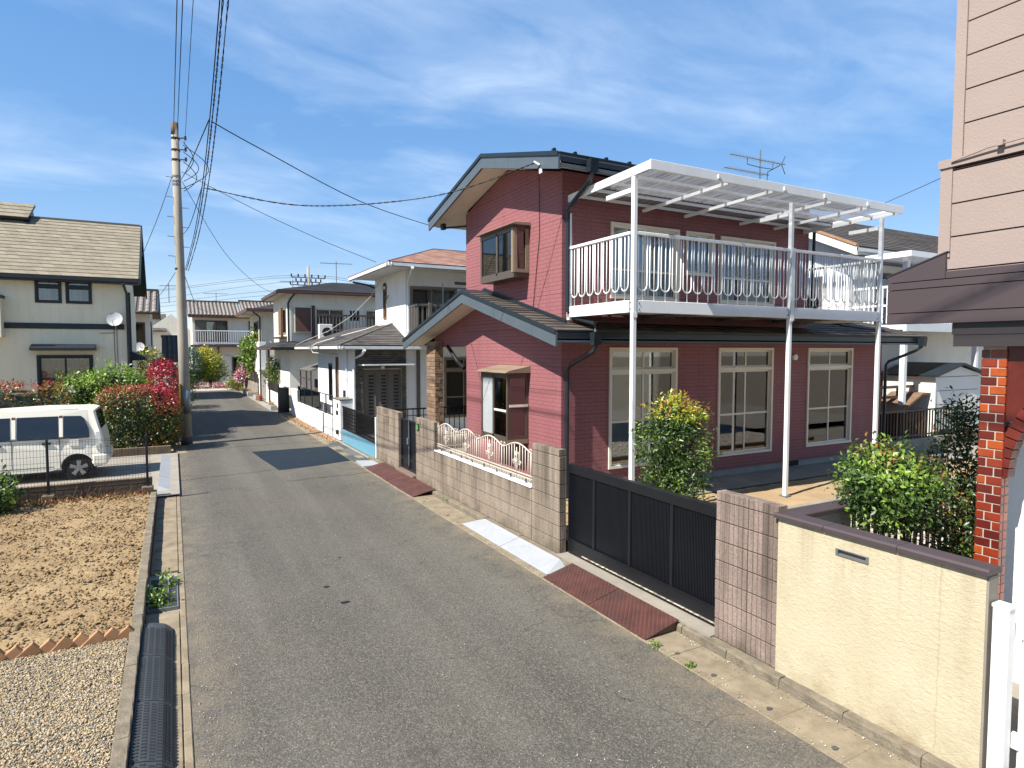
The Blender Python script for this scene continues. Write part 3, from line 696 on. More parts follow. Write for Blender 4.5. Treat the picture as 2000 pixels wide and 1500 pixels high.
# saw-cut joints across the road (shallow tar lines) and a dark navy patch on the roadway
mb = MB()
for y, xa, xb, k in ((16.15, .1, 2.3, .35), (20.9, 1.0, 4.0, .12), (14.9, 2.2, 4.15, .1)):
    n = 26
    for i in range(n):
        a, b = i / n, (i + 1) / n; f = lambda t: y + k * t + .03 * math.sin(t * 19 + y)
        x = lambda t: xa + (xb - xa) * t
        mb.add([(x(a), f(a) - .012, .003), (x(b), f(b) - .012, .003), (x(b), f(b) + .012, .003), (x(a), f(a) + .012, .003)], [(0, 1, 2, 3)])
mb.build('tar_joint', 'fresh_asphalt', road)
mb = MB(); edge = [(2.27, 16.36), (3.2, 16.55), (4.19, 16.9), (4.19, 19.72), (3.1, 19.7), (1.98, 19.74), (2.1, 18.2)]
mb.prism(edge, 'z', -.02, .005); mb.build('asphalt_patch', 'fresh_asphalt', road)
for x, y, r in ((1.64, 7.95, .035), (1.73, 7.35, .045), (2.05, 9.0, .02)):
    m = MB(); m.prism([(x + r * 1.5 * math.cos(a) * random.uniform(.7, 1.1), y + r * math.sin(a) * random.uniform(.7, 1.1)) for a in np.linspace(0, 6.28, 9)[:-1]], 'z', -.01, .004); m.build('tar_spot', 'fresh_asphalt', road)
# right gutter and kerb
g = sheet('right_gutter', 4.19, 4.66, -8, 46, -.02, 'concrete')
gb = mesh_only(MB().cbox(-.225, .225, -.2992, .2992, -.03, .012, .005), 'gutter_block', 'gutter_conc')
y = -3.0
while y < 34:
    copy_piece(gb, 'gutter_block', g, (4.412, y, random.uniform(-.003, .003)), (0, random.uniform(-.004, .012), random.uniform(-.004, .004))); y += .6
mb = MB()
for yy in (2.78, 3.37, 3.98, 4.45, 10.3, 10.9, 11.5):
    mb.prism([(4.3 + .028 * math.cos(a) * (1 + .3 * math.sin(3 * a + yy)), yy + .05 + .022 * math.sin(a)) for a in np.linspace(0, 6.28, 10)[:-1]], 'z', .0, .0175)
mb.build('lifting_hole', 'wet_concrete', g)
k = sheet('right_kerb', 4.64, 4.9, -8, 46, .03, 'concrete')
ny = 0; y = -3.0
while y < 16.4:
    m = MB(); n = 8; L = .6; vs = []; fs = []
    prof = [(4.64, -.02), (4.642, .082), (4.655, .096), (4.92, .1), (4.92, -.02)]
    for i in range(n + 1):
        for px, pz in prof: vs.append((px + (random.uniform(-.006, .006) if px < 4.7 else 0), y + .003 + (L - .006) * i / n, pz + (random.uniform(-.006, .004) if .05 < pz < .099 else 0)))
    for i in range(n):
        for j in range(4): fs.append((i * 5 + j, i * 5 + j + 1, i * 5 + j + 6, i * 5 + j + 5))
    fs += [(4, 3, 2, 1, 0), tuple(n * 5 + q for q in range(5))]
    m.add(vs, fs).build('kerb_stone', 'old_kerb', k); y += L
# gravel spill, pebbles and grit along the road edges
def scatter(n, x0, x1, y0, y1, bias=1.): return RNG.uniform(x0, x1, n), y0 + (y1 - y0) * RNG.random(n) ** bias
xs, ys = scatter(1500, 0, 1, 3, 22, 1.5); e = np.where(RNG.random(1500) < .5, .12 + np.abs(RNG.normal(size=1500)) * .13, .1 + 4. * RNG.random(1500))
rocks('road_grit', ['stone_white', 'concrete', 'stone_white'], 'loose pale grit scattered over the asphalt and along its edges', np.stack([e, ys, np.full(1500, .004)], 1), RNG.uniform(.003, .008, 1500))
xs, ys = scatter(900, 4.19, 4.63, 1.5, 16, 1.3); xs = 4.41 + np.sign(xs - 4.41) * (.22 - np.abs(RNG.normal(size=900)) * .05)
rocks('gutter_grit', ['stone_white', 'concrete'], 'loose pale grit lying in the right hand gutter', np.stack([xs, ys, np.full(900, .016)], 1), RNG.uniform(.003, .009, 900))
# left gutter with covers, grate and edge strip
g = sheet('left_gutter', -.36, .062, -8, 14.75, -.02, 'concrete')
m1 = mesh_only(MB().cbox(-.165, .165, -.247, .247, -.03, .016, .006), 'gutter_cover', 'gutter_conc')
y = .25
while y < 14.6:
    if not (8.05 < y < 9.3): copy_piece(m1, 'gutter_cover', g, (-.17, y, random.uniform(-.002, .003)), (0, 0, random.uniform(-.006, .006)))
    y += .5
mb = MB()
for yy in np.arange(9.6, 14.6, .5): mb.box(-.3, -.22, yy - .012, yy + .012, .0, .0195)
mb.build('hand_slot', 'wet_concrete', g)
st = mesh_only(MB().cbox(-.03, .03, -.298, .298, -.03, .012, .006), 'edge_strip', 'gutter_conc'); y = .3
while y < 20: copy_piece(st, 'edge_strip', g, (.032, y, random.uniform(-.002, .002)), (0, 0, random.uniform(-.008, .008))); y += .6
m = MB(); m.box(-.335, -.01, 8.12, 8.15, -.02, .022); m.box(-.335, -.01, 9.2, 9.23, -.02, .022)
for x in np.linspace(-.325, -.02, 4): m.box(x - .007, x + .007, 8.15, 9.2, -.02, .021)
for yy in np.linspace(8.2, 9.15, 12): m.box(-.33, -.015, yy - .004, yy + .004, -.015, .014)
tag(m.build('drain_grate', 'galv', None, loc=(-.17, 8.67, 0)), 'steel drain grate with weeds growing through it in the left gutter', 'drain grate')
MB().box(-.34, -.005, 8.1, 9.25, -.06, -.045).build('drain_pit', 'wet_concrete', g)
P, N = blob_points([(-.2, 8.3, .06, .11, .16, .09), (-.12, 8.95, .05, .09, .1, .08), (-.27, 8.45, .05, .06, .1, .08)], 420, 8, .03, .6)
w = thing('weed_clump', 'bright green weeds sprouting from the drain grate', 'weed', (-.18, 8.55, 0)); leaf_mesh('leaf_mass', P, N, .055, RNG.integers(0, 2, len(P)), ['leaf_bright', 'leaf_green'], w, .5)
for i, (x, y, lab) in enumerate(((4.2, 4.72, 'tiny weed at the near corner of the rusty ramp by the gate'), (4.21, 4.25, 'tiny weed in the road edge beside the near ribbed block pillar'), (4.63, 11.2, 'small weed at the foot of the block wall beside the far rusty ramp'))):
    w = thing('weed_tuft', lab, 'weed', (x, y, .01)); P, N = blob_points([(x, y, .03, .03, .04, .03)], 60, 6, .012, .6); leaf_mesh('leaf_mass', P, N, .035, RNG.integers(0, 2, len(P)), ['leaf_bright', 'leaf_green'], w, .4)
# left lot: kerb, soil, gravel
k = MB(); y = -2.
kroot = sheet('left_kerb', -.47, -.345, -8, 14.35, .02, 'concrete')
while y < 14.3:
    L = min(1.2, 14.36 - y); m = MB(); n = 10; vs = []; fs = []; prof = [(-.345, -.02), (-.345, .185), (-.352, .192), (-.44, .192), (-.447, .185), (-.447, -.02)]
    for i in range(n + 1):
        for px, pz in prof: vs.append((px + (random.uniform(-.003, .003) if pz > .1 else 0), y + (L - .006) * i / n, pz + (random.uniform(-.004, .003) if pz > .1 else 0)))
    for i in range(n):
        for j in range(5): fs.append((i * 6 + j, i * 6 + j + 1, i * 6 + j + 7, i * 6 + j + 6))
    fs += [tuple(range(6)), tuple(n * 6 + q for q in range(5, -1, -1))]
    m.add(vs, fs).build('kerb_stone', 'old_kerb', kroot); y += L
sheet('soil_plot', -14, -.44, 7.2, 14.42, .15, 'soil', 420, 230, .022, 3.1)
n = 15000; ys = 7.25 + 7.0 * RNG.random(n) ** 1.2; xs = -.47 - (RNG.random(n) ** 1.1) * 3.2
rocks('soil_clods', ['soil'], 'dry crumbly clods of tilled brown soil', np.stack([xs, ys, .155 + RNG.normal(size=n) * .012], 1), .006 + .024 * RNG.random(n) ** 2.5, flat=.6)
sheet('gravel_bed', -14, -.44, -2, 7.2, .13, 'gravel', 90, 70, .012, 1.5)
n = 38000; ys = 4.1 + 3.05 * RNG.random(n); xs = -.46 - RNG.random(n) * 1.4
rocks('loose_gravel', ['gravel_tan', 'gravel_pale', 'gravel_tan', 'gravel_pale', 'gravel_tan', 'gravel_grey'], 'tan and grey loose gravel in front of the tilled soil', np.stack([xs, ys, .138 + RNG.random(n) * .012], 1), .0045 + .0095 * RNG.random(n) ** 2.2)
ed = thing('brick_edging', 'row of tilted terracotta bricks dividing soil from gravel', 'edging', (-1.4, 7.2, .12))
bk = mesh_only(MB().cbox(-.055, .055, -.03, .03, -.1, .1, .006), 'edging_brick', 'terracotta')
x = -.5
while x > -2.9:
    copy_piece(bk, 'edging_brick', ed, (x, 7.2 + random.uniform(-.012, .012), .15), (random.uniform(-.08, .08), R(48 + random.uniform(-5, 5)), random.uniform(-.08, .08))); x -= .128
# driveway of the left house
sheet('driveway', -14, .06, 14.35, 20.4, .05, 'concrete')
sheet('left_garden', -16, -.05, 20.4, 26.2, .09, 'soil')
sheet('left_edge_strip', -.06, .3, 20.4, 51, .004, 'gutter_conc')
sheet('left_garden_far', -16, -.05, 26.2, 58, .02, 'soil')
sheet('gravel_apron', .1, 7.0, 51.2, 60, -.004, 'pebble_ground')
sheet('far_yard', -10, 25, 58.5, 75, -.01, 'yard_soil')
# yards right
sheet('yard', 5.05, 17.6, 7.08, 17.5, .2, 'yard_soil', 90, 70, .012, 2)
sheet('yard_path', 6.36, 16.4, 8.75, 9.83, .225, 'concrete')
sheet('pebble_strip', 4.85, 17.6, 4.0, 6.96, .17, 'pebble_ground')
n = 1600; rocks('white_pebbles', ['stone_white'], 'white pebbles covering the strip behind the cream wall', np.stack([RNG.uniform(5.6, 13, n), RNG.uniform(4.1, 6.9, n), np.full(n, .18)], 1), RNG.uniform(.015, .04, n))
struct(MB().cbox(5.2, 17.5, 6.98, 7.09, .05, .31, .01), 'yard_kerb', 'concrete')
MB().box(4.7, 5.3, 4.46, 7.36, -.02, .115).build('gate_sill', 'concrete')['kind'] = 'structure'
struct(MB().box(5.3, 8.6, 7.1, 8.0, .1, .212), 'drive_slab', 'yard_soil')
sheet('neighbour_yard', 4.85, 26, -4, 3.95, .14, 'concrete')
sheet('white_house_yard', 4.85, 16, 17.5, 33, .12, 'concrete')
sheet('east_yard', 17.6, 45, 5, 30, .1, 'concrete')
sheet('far_right_yard', 4.85, 25, 33, 58, .05, 'yard_soil')

# ================================================================== RED HOUSE
rh = thing('red_house', 'two storey house with brick red siding and dark slate roof trim', 'house', (6.35, 9.77, .2))
XF, YF, YB, XR1, XR2 = 6.35, 9.77, 16.15, 16.3, 13.27
FZ = .405; BH = .4555
# foundation
m = MB(); m.box(XF + .03, XR1 - .03, YF + .03, YF + .18, .0, FZ); m.box(XF + .03, XF + .18, YF + .18, 14.04, .0, FZ); m.box(XR1 - .18, XR1 - .03, YF + .18, YB, .0, FZ)
m.build('foundation', 'foundation', rh)
for x in (9.2, 12.75):
    m = MB(); m.box(x, x + .4, YF + .02, YF + .1, .24, .38); m.build('foundation_vent', 'interior_dark', rh)
MB().box(XF - .012, XR1, YF - .012, YF + .02, FZ - .03, FZ).build('drip_flashing', 'siding', rh)
W1 = [(7.45, 9.2), (10.39, 12.13), (13.35, 15.08)]; wz0, wz1, wtr = .665, 3.05, 2.585
op1 = [(a, b, wz0, wz1) for a, b in W1]
lw = [(YF, FZ), (14.04, FZ), (14.04, 4.1), (12.98, 4.18), (YF, 3.36)]
# facade towards the camera, lower and upper storey
wall(rh, 'y', YF, rectpoly(XF, XR1, FZ, 3.42), op1, 'interior', .15, 1, 'wall', BH, 'siding', .026, FZ, core_in=.16)
W2 = [(7.46, 9.21, 4.0, 5.46), (9.4, 10.19, 4.56, 5.46), (10.39, 12.12, 4.0, 5.44)]
wall(rh, 'y', YF, rectpoly(XF, XR2, 3.425, 6.28), W2, 'interior', .15, 1, 'wall', BH, 'siding', .026, FZ, core_in=.16)
# street gable, lower: wall + beam above the porch + upper gable, both in one plane
bay1 = (11.02, 12.16, 1.16, 2.5); bay2 = (11.02, 12.46, 4.55, 5.43)
wall(rh, 'x', XF, [(YF + .0265, FZ), (14.04, FZ), (14.04, 3.42), (YF + .0265, 3.42)], [bay1], 'interior', .15, 1, 'wall', BH, 'siding', .026, FZ)
wall(rh, 'x', XF, [(YF + .0265, 3.425), (14.035, 3.425), (14.035, 6.27), (11.9, 6.82), (YF + .0265, 6.27)], [bay2], 'interior', .15, 1, 'wall', BH, 'siding', .026, FZ)
wall(rh, 'x', XF, [(14.045, 3.08), (16.15, 3.08), (16.15, 3.36), (14.045, 3.9)], [], 'interior', .15, 1, 'wall', BH, 'siding', .026, FZ)
# hidden sides
m = MB(); m.box(XF + .15, XR1, 14.0, 14.1, FZ, 3.42); m.box(XR1 - .12, XR1, YF + .15, 14.0, FZ, 3.42); m.box(XF + .15, XR2, 13.93, 14.03, 3.42, 6.27); m.box(XR2 - .12, XR2, YF + .15, 13.93, 3.42, 6.6)
m.box(XF + .15, XR1 - .12, YF + .15, 14.0, FZ - .02, FZ + .06); m.box(XF + .15, XR2 - .12, YF + .15, 13.93, 3.43, 3.5); m.box(9.75, 9.85, YF + .16, 14.0, FZ, 3.42); m.box(12.6, 12.7, YF + .16, 14.0, FZ, 3.42); m.box(9.75, 9.85, YF + .16, 13.9, 3.5, 6.3); m.box(XF + .15, XR2, YF + .15, 13.93, 6.22, 6.26)
m.box(XF + .15, XR1, YF + .15, 14, 3.36, 3.42)
m.box(XF + .2, 9.7, 12.4, 12.48, FZ, 3.4)
m.build('room', 'interior', rh)
m = MB(); m.box(XR1, XR1 + .02, YF, 16.1, FZ, 3.42); m.box(XR2, XR2 + .02, YF, 14.03, 3.42, 6.75); m.build('side_wall', 'siding', rh)
# timber coloured fittings standing in the rooms, seen through the bay and the first window
m = MB(); m.box(7.0, 7.6, 12.6, 13.9, FZ + .06, 2.5); m.box(9.3, 9.7, 11.2, 12.4, FZ + .06, 2.6); m.build('inner_door', 'wood', rh)
# windows of the lower storey
for i, (a, b) in enumerate(W1):
    w = window(rh, 'y', YF, a, b, wz0, wz1, (.5,), 'aluminium', 'glass', .055, wtr, .47, 1, .03, .1)
for a, b, c, d in W2:
    window(rh, 'y', YF, a, b, c, d, (.5,), 'aluminium', 'glass', .05, None, None if b - a < 1 else .38, 1, .03, .1, curtain=((.0, .95),) if b - a < 1 else None)
# frosted lower panes (upper storey) read as pale panels behind glass
m = MB(); m.box(10.45, 12.06, YF + .09, YF + .1, 4.06, 4.55); m.box(7.52, 9.15, YF + .09, YF + .1, 4.06, 4.55); m.build('frosted_panel', 'frosted', rh)
m = MB(); m.box(13.42, 15.0, YF + .2, YF + .21, .72, 2.52); m.build('blind', 'curtain', rh); m = MB(); m.box(11.3, 12.05, YF + .3, YF + .31, .72, 3.0); m.build('blind', 'curtain', rh); m = MB(); m.box(7.52, 9.12, YF + .3, YF + .31, .72, 2.5); m.build('blind', 'curtain', rh)  # pale sheets added behind the glass to lighten the panes
# bay windows
def bay(z0, z1, y0, y1, xo, hood, split, frost):
    b = MB(); x1 = XF - .002
    b.box(xo, x1, y0, y1, z0 - .1, z0); b.box(xo, x1, y0, y1, z1, z1 + .06)
    fw = .06
    for (a, c) in ((y0, y0 + fw), (y1 - fw, y1)):
        b.box(xo, xo + fw, a, c, z0, z1); b.box(x1 - fw, x1, a, c, z0, z1)
    for s in split: b.box(xo, xo + .05, s - .03, s + .03, z0, z1)
    b.box(xo, xo + .045, y0 + fw, y1 - fw, z0, z0 + .05); b.box(xo, xo + .045, y0 + fw, y1 - fw, z1 - .05, z1)
    for yy in (y0, y1 - .045): b.box(xo + fw, x1 - fw, yy, yy + .045, z0, z0 + .05); b.box(xo + fw, x1 - fw, yy, yy + .045, z1 - .05, z1)
    o = b.build('bay_window', 'bronze', rh)
    h = MB(); h.prism([(xo - .1, z1 + .06), (XF, z1 + .06), (XF, z1 + .06 + hood), (xo - .02, z1 + .1)], 'y', y0 - .08, y1 + .08); h.build('hood', 'bronze_light', o)
    cuts = [y0 + fw] + list(split) + [y1 - fw]
    for i in range(len(cuts) - 1):
        p = MB(); p.box(xo + .02, xo + .024, cuts[i], cuts[i + 1], z0 + .03, z1 - .03)
        p.build('pane', 'frosted' if i in frost else 'glass', o)
    for yy, gm in ((y0 + .02, 'glass'), (y1 - .024, 'wood')): MB().box(xo + .05, x1 - .05, yy, yy + .004, z0 + .03, z1 - .03).build('pane', gm, o)
    MB().box(xo + .05, XF + .16, y0 + .03, y1 - .03, z0 - .003, z0 + .002).build('inner_sill', 'bronze_light', o)
    return o
b1 = bay(1.2, 2.48, 10.98, 12.2, 5.86, .14, (11.62,), (1,))
m = MB(); m.box(5.9, 6.33, 10.966, 10.98, 1.85, 1.9); m.box(5.86, 5.9, 11.05, 11.58, 1.75, 1.79); m.build('glazing_bar', 'aluminium', b1)
MB().box(5.86, 6.33, 10.972, 10.979, 1.1, 1.19).build('sill_panel', 'bronze_light', b1)
b2 = bay(4.55, 5.42, 10.98, 12.5, 6.0, .06, (11.72,), ())
m = MB(); m.box(5.985, 6.0, 10.99, 11.06, 4.55, 5.42); m.box(6.0, 6.34, 10.962, 10.979, 4.55, 4.62); m.box(6.0, 6.07, 10.962, 10.979, 4.62, 5.42); m.box(6.26, 6.34, 10.962, 10.979, 4.62, 5.42); m.build('corner_trim', 'bronze_light', b2)
m = MB(); m.box(6.12, 6.13, 11.75, 12.1, 4.6, 5.38); m.build('blind', 'siding', b2)
# lower roof: ridge along X at y=12.98
def gable_roof(x0, x1, yr, zr, ye0, ze0, ye1, ze1, mat, fh=.27, row=.26, vx0=True):
    """two slopes, verge boards, soffits; x0 is the street verge"""
    roof_plane(rh, (x0, ye0, ze0), (x1, ye0, ze0), (x1, yr, zr), (x0, yr, zr), mat, row, .08, 'dark_trim')
    roof_plane(rh, (x1, ye1, ze1), (x0, ye1, ze1), (x0, yr, zr), (x1, yr, zr), mat, row, .08, 'dark_trim')
    # barge boards in short lengths
    for ya, za, yb, zb in ((ye0, ze0, yr, zr), (ye1, ze1, yr, zr)):
        n = 5
        for i in range(n):
            t0, t1 = i / n, (i + 1) / n; g = .002 if i < n - 1 else 0
            P = lambda t: (ya + (yb - ya) * t, za + (zb - za) * t)
            a, b = P(t0), P(t1 - g / 3)
            MB().prism([(a[0], a[1] - .02), (b[0], b[1] - .02), (b[0], b[1] - fh), (a[0], a[1] - fh)], 'x', x0 - .018 - .002 * (i % 2), x0 + .02).build('barge_board', 'dark_slate', rh)
        s = MB(); s.prism([(ya, za + .025), (yb, zb + .025), (yb, zb - .05), (ya, za - .05)], 'x', x0 - .04, x0 - .019); s.build('verge_trim', 'dark_trim', rh)
    return
gable_roof(5.78, 17.05, 12.98, 4.33, 9.05, 3.33, 17.1, 3.28, 'shingle_dark')
gable_roof(5.77, 13.85, 11.93, 7.05, 8.97, 6.3, 15.0, 6.27, 'shingle_dark')
# soffits
m = MB()
for yr, zr, ye, ze in ((12.98, 4.33, 9.05, 3.33), (12.98, 4.33, 17.1, 3.28)):
    m.prism([(ye, ze - .13), (yr, zr - .2), (yr, zr - .23), (ye, ze - .16)], 'x', 5.8, XF + .01)
for yr, zr, ye, ze in ((11.93, 7.05, 8.97, 6.3), (11.93, 7.05, 15.0, 6.27)):
    m.prism([(ye, ze - .13), (yr, zr - .2), (yr, zr - .23), (ye, ze - .16)], 'x', 5.79, XF + .01)
for yr, zr, ye, ze, yw, xe in ((11.93, 7.05, 8.97, 6.3, YF, 13.82), (11.93, 7.05, 15.0, 6.27, 14.03, 13.82), (12.98, 4.33, 9.05, 3.33, YF, 17.0)):
    t = (yw - ye) / (yr - ye); zw = ze - .13 + (zr - .2 - ze + .13) * t; m.prism([(ye, ze - .13), (yw, zw), (yw, zw - .03), (ye, ze - .16)], 'x', XF + .012, xe)
m.box(6.37, 9.5, 14.1, 17.05, 3.1, 3.13)
m.build('soffit', 'soffit', rh)
# eave fascia and gutters
m = MB(); m.box(5.8, 17.0, 9.05, 9.075, 3.13, 3.3); m.box(5.8, 13.8, 8.97, 8.995, 6.08, 6.27); m.build('fascia', 'dark_slate', rh)
gutter(rh, (17.03, 9.045, 3.3), (5.8, 9.045, 3.3)); gutter(rh, (13.83, 8.965, 6.25), (5.79, 8.965, 6.25)); gutter(rh, (5.79, 15.0, 6.24), (13.8, 15.0, 6.24)); gutter(rh, (5.79, 17.1, 3.25), (11, 17.1, 3.25))
# gutter heads and downpipes
def head(x, y, z): MB().prism([(y - .11, z), (y + .05, z), (y + .02, z - .22), (y - .08, z - .22)], 'x', x - .08, x + .08).build('gutter_head', 'dark_gutter', rh)
head(6.4, 8.93, 6.26); head(6.55, 9.0, 3.31); head(16.7, 9.0, 3.31)
downpipe(rh, [(6.4, 8.9, 6.05), (6.4, 8.95, 5.93), (6.42, 9.6, 5.62), (6.42, 9.68, 5.52), (6.42, 9.68, 3.72), (6.5, 9.6, 3.6), (6.55, 9.0, 3.47), (6.55, 8.98, 3.32)], r=.042)
downpipe(rh, [(6.55, 8.95, 3.1), (6.53, 9.0, 2.98), (6.43, 9.6, 2.72), (6.42, 9.68, 2.6), (6.42, 9.68, .2)], r=.042)
downpipe(rh, [(16.7, 8.97, 3.1), (16.65, 9.1, 2.98), (16.38, 9.62, 2.7), (16.36, 9.68, 2.6), (16.36, 9.68, .22)], r=.04)
downpipe(rh, [(13.4, 9.0, 6.1), (13.36, 9.3, 5.95), (13.33, 9.66, 5.8), (13.33, 9.68, 3.75), (13.9, 9.3, 3.6), (15.3, 9.12, 3.48)], r=.04)
for x in (6.05, 6.5, 7.2, 7.75):
    MB().prism([(x - .06, 6.44), (x + .06, 6.44), (x + .02, 6.58), (x - .02, 6.58)], 'y', 9.55, 9.62).build('snow_guard', 'black_metal', rh)
# ridge caps and wall flashing
MB().prism([(12.86, 4.315), (12.98, 4.365), (13.1, 4.315), (12.98, 4.335)], 'x', 5.76, 17.05).build('ridge_cap', 'dark_trim', rh)
MB().prism([(11.81, 7.035), (11.93, 7.085), (12.05, 7.035), (11.93, 7.055)], 'x', 5.75, 13.86).build('ridge_cap', 'dark_trim', rh)
MB().prism([(9.6, 3.495), (12.98, 4.35), (14.03, 4.09), (14.03, 4.14), (12.98, 4.42), (9.6, 3.56)], 'x', XF - .03, XF + .0).build('wall_flashing', 'dark_trim', rh)
# wall light, small vents
m = MB(); m.disc((12.86, YF - .03, 2.83), 'y', .07, .06, 14); m.build('wall_lamp', 'white_paint', rh)
m = MB(); m.box(12.62, 12.72, YF - .05, YF, 5.6, 5.7); m.build('conduit_box', 'van_trim', rh)
# porch: stone clad column, entrance fence
pc = MB(); pc.box(6.14, 6.32, 15.55, 16.13, .1, 3.22); col = pc.build('porch_column', 'mortar', rh)
z = .1; i = 0
while z < 3.2:
    hh = random.uniform(.07, .13); zt = min(3.2, z + hh)
    for (x0, x1, y0, y1) in ((6.1, 6.34, 15.515, 15.555),):
        cut = random.uniform(6.17, 6.27); 
        MB().cbox(x0, cut - .004, y0 + random.uniform(-.008, .006), y1, z + .004, zt - .004, .006).build('cladding_stone', 'stonecladding', col)
        MB().cbox(cut + .004, x1, y0 + random.uniform(-.008, .006), y1, z + .004, zt - .004, .006).build('cladding_stone', 'stonecladding', col)
    cy = random.uniform(15.7, 15.98)
    MB().cbox(6.1 + random.uniform(-.006, .008), 6.14, 15.56, cy - .004, z + .004, zt - .004, .006).build('cladding_stone', 'stonecladding', col)
    MB().cbox(6.1 + random.uniform(-.006, .008), 6.14, cy + .004, 16.14, z + .004, zt - .004, .006).build('cladding_stone', 'stonecladding', col)
    z = zt; i += 1
MB().box(6.36, 16.2, 14.1, 16.1, .1, .32).build('porch_floor', 'concrete', rh)
MB().tube([(6.34, 15.2, 3.1), (6.36, 14.6, 2.7), (6.36, 14.2, 2.55)], .05, 8).build('downpipe', 'black_metal', rh)
# TV antenna on the roof
an = thing('tv_antenna', 'silver TV antenna on a mast behind the red house roof', 'antenna', (14.1, 11.9, 6.2))
m = MB(); m.tube([(14.1, 11.9, 5.4), (14.1, 11.9, 8.4)], .018, 6); m.build('mast', 'galv', an)
for z, x0, x1 in ((8.12, 12.95, 15.1), (7.75, 12.75, 14.45)):
    m = MB(); m.tube([(x0, 11.9, z), (x1, 11.9, z + .02)], .013, 5)
    for x in np.linspace(x0 + .05, x1 - .2, 17): m.tube([(x, 11.75, z), (x, 12.05, z)], .006, 4)
    m.build('boom', 'galv', an)
m = MB(); m.tube([(13.6, 11.9, 8.1), (13.6, 11.9, 7.95), (14.1, 11.9, 7.93), (14.6, 11.9, 7.95), (14.6, 11.9, 8.1)], .01, 5)
for dz in (-.25, .25): m.tube([(14.95, 11.9, 8.13), (15.1, 11.9, 8.13 + dz)], .01, 5)
m.tube([(14.9, 11.9, 8.1), (14.4, 11.9, 7.85), (14.35, 11.9, 7.4)], .012, 5)
m.build('feed', 'cable', an)
# insulators and service brackets on the house
m = MB(); m.box(5.755, 5.775, 9.52, 9.6, 6.1, 6.26); m.tube([(5.74, 9.56, 6.24), (5.66, 9.62, 6.3)], .02, 6); m.build('wire_insulator', 'white_paint', rh)
m = MB(); m.tube([(6.35, 14.0, 6.0), (5.95, 14.5, 6.0)], .025, 6); m.box(5.9, 5.99, 14.42, 14.56, 5.96, 6.1); m.build('service_bracket', 'van_trim', rh)
m = MB(); m.tube([(5.74, 9.58, 6.25), (6.33, 10.55, 6.05), (6.335, 10.55, 5.2), (6.33, 10.72, 4.2), (6.335, 10.8, 3.78)], .007, 5); m.build('wall_cable', 'cable', rh)

# ================================================================== BALCONY OF THE RED HOUSE
bc = thing('balcony', 'white metal balcony with looped railing and clear roof on the red house', 'balcony', (6.5, 7.9, .2))
bx0, bx1, by = 6.47, 13.08, 7.9
for x in (6.5, 10.24, 13.05): MB().cbox(x - .037, x + .037, by - .037, by + .037, .2, 5.74, .006).build('post', 'white_metal', bc)
MB().cbox(6.44, 6.5, 9.66, 9.74, 3.55, 5.5, .006).build('wall_post', 'white_metal', bc)
m = MB(); m.cbox(bx0 + .05, 10.18, by - .03, by + .03, 3.6, 3.8, .006); m.build('floor_beam', 'white_metal', bc)
m = MB(); m.cbox(10.3, bx1 - .05, by - .03, by + .03, 3.6, 3.8, .006); m.build('floor_beam', 'white_metal', bc)
for x in (6.47, 13.06): MB().cbox(x - .03, x + .03, by + .06, 9.72, 3.6, 3.8, .006).build('side_beam', 'white_metal', bc)
for i in range(9):
    y0 = by + .04 + i * .203; MB().box(6.51, 13.02, y0, y0 + .195, 3.68, 3.71).build('deck_board', 'grey_stucco', bc)
for x in (8.2, 10.24, 12): MB().box(x - .03, x + .03, by + .04, 9.7, 3.61, 3.675).build('joist', 'shutter_grey', bc)
rz = 4.89
m = MB(); m.cbox(bx0 + .06, 10.18, by - .035, by + .025, rz - .05, rz, .006); m.build('top_rail', 'white_metal', bc); m = MB(); m.cbox(10.3, bx1 - .06, by - .035, by + .025, rz - .05, rz, .006); m.build('top_rail', 'white_metal', bc)
for x in (6.47, 13.06): MB().cbox(x - .03, x + .03, by + .055, 9.66, rz - .05, rz, .006).build('top_rail', 'white_metal', bc)
m = MB(); m.box(10.2, 10.3, by - .06, by - .051, 3.55, 4.9); m.build('cover_plate', 'white_metal', bc)
def uloop(axis):
    """one railing loop: U tube + centre bar, origin at its lower middle"""
    pts = []; r = .094; z0 = 4.03; zt = 4.84
    pts.append((-r, zt))
    for a in np.linspace(180, 360, 11): pts.append((r * math.cos(R(a)), z0 + r * math.sin(R(a)) + .02))
    pts.append((r, zt)); P = lambda u, z: (u, 0, z) if axis == 'x' else (0, u, z)
    return mesh_only(MB().tube([P(*p) for p in pts], .0115, 6), 'rail_loop', 'white_metal', True), mesh_only(MB().tube([P(0, 3.8), P(0, zt)], .0085, 6), 'rail_bar', 'white_metal', True)
ux, bxm = uloop('x'); uy, bym = uloop('y')
def railrun(a, b, n, axis, c):
    for i in range(n):
        u = a + (b - a) * (i + .5) / n
        pos = (u, c, 0) if axis == 'x' else (c, u, 0)
        copy_piece(ux if axis == 'x' else uy, 'rail_loop', bc, pos); copy_piece(bxm if axis == 'x' else bym, 'rail_bar', bc, pos)
railrun(6.56, 10.18, 15, 'x', by); railrun(10.3, 13.0, 11, 'x', by); railrun(7.97, 9.65, 7, 'y', 6.47); railrun(7.97, 9.65, 7, 'y', 13.06)
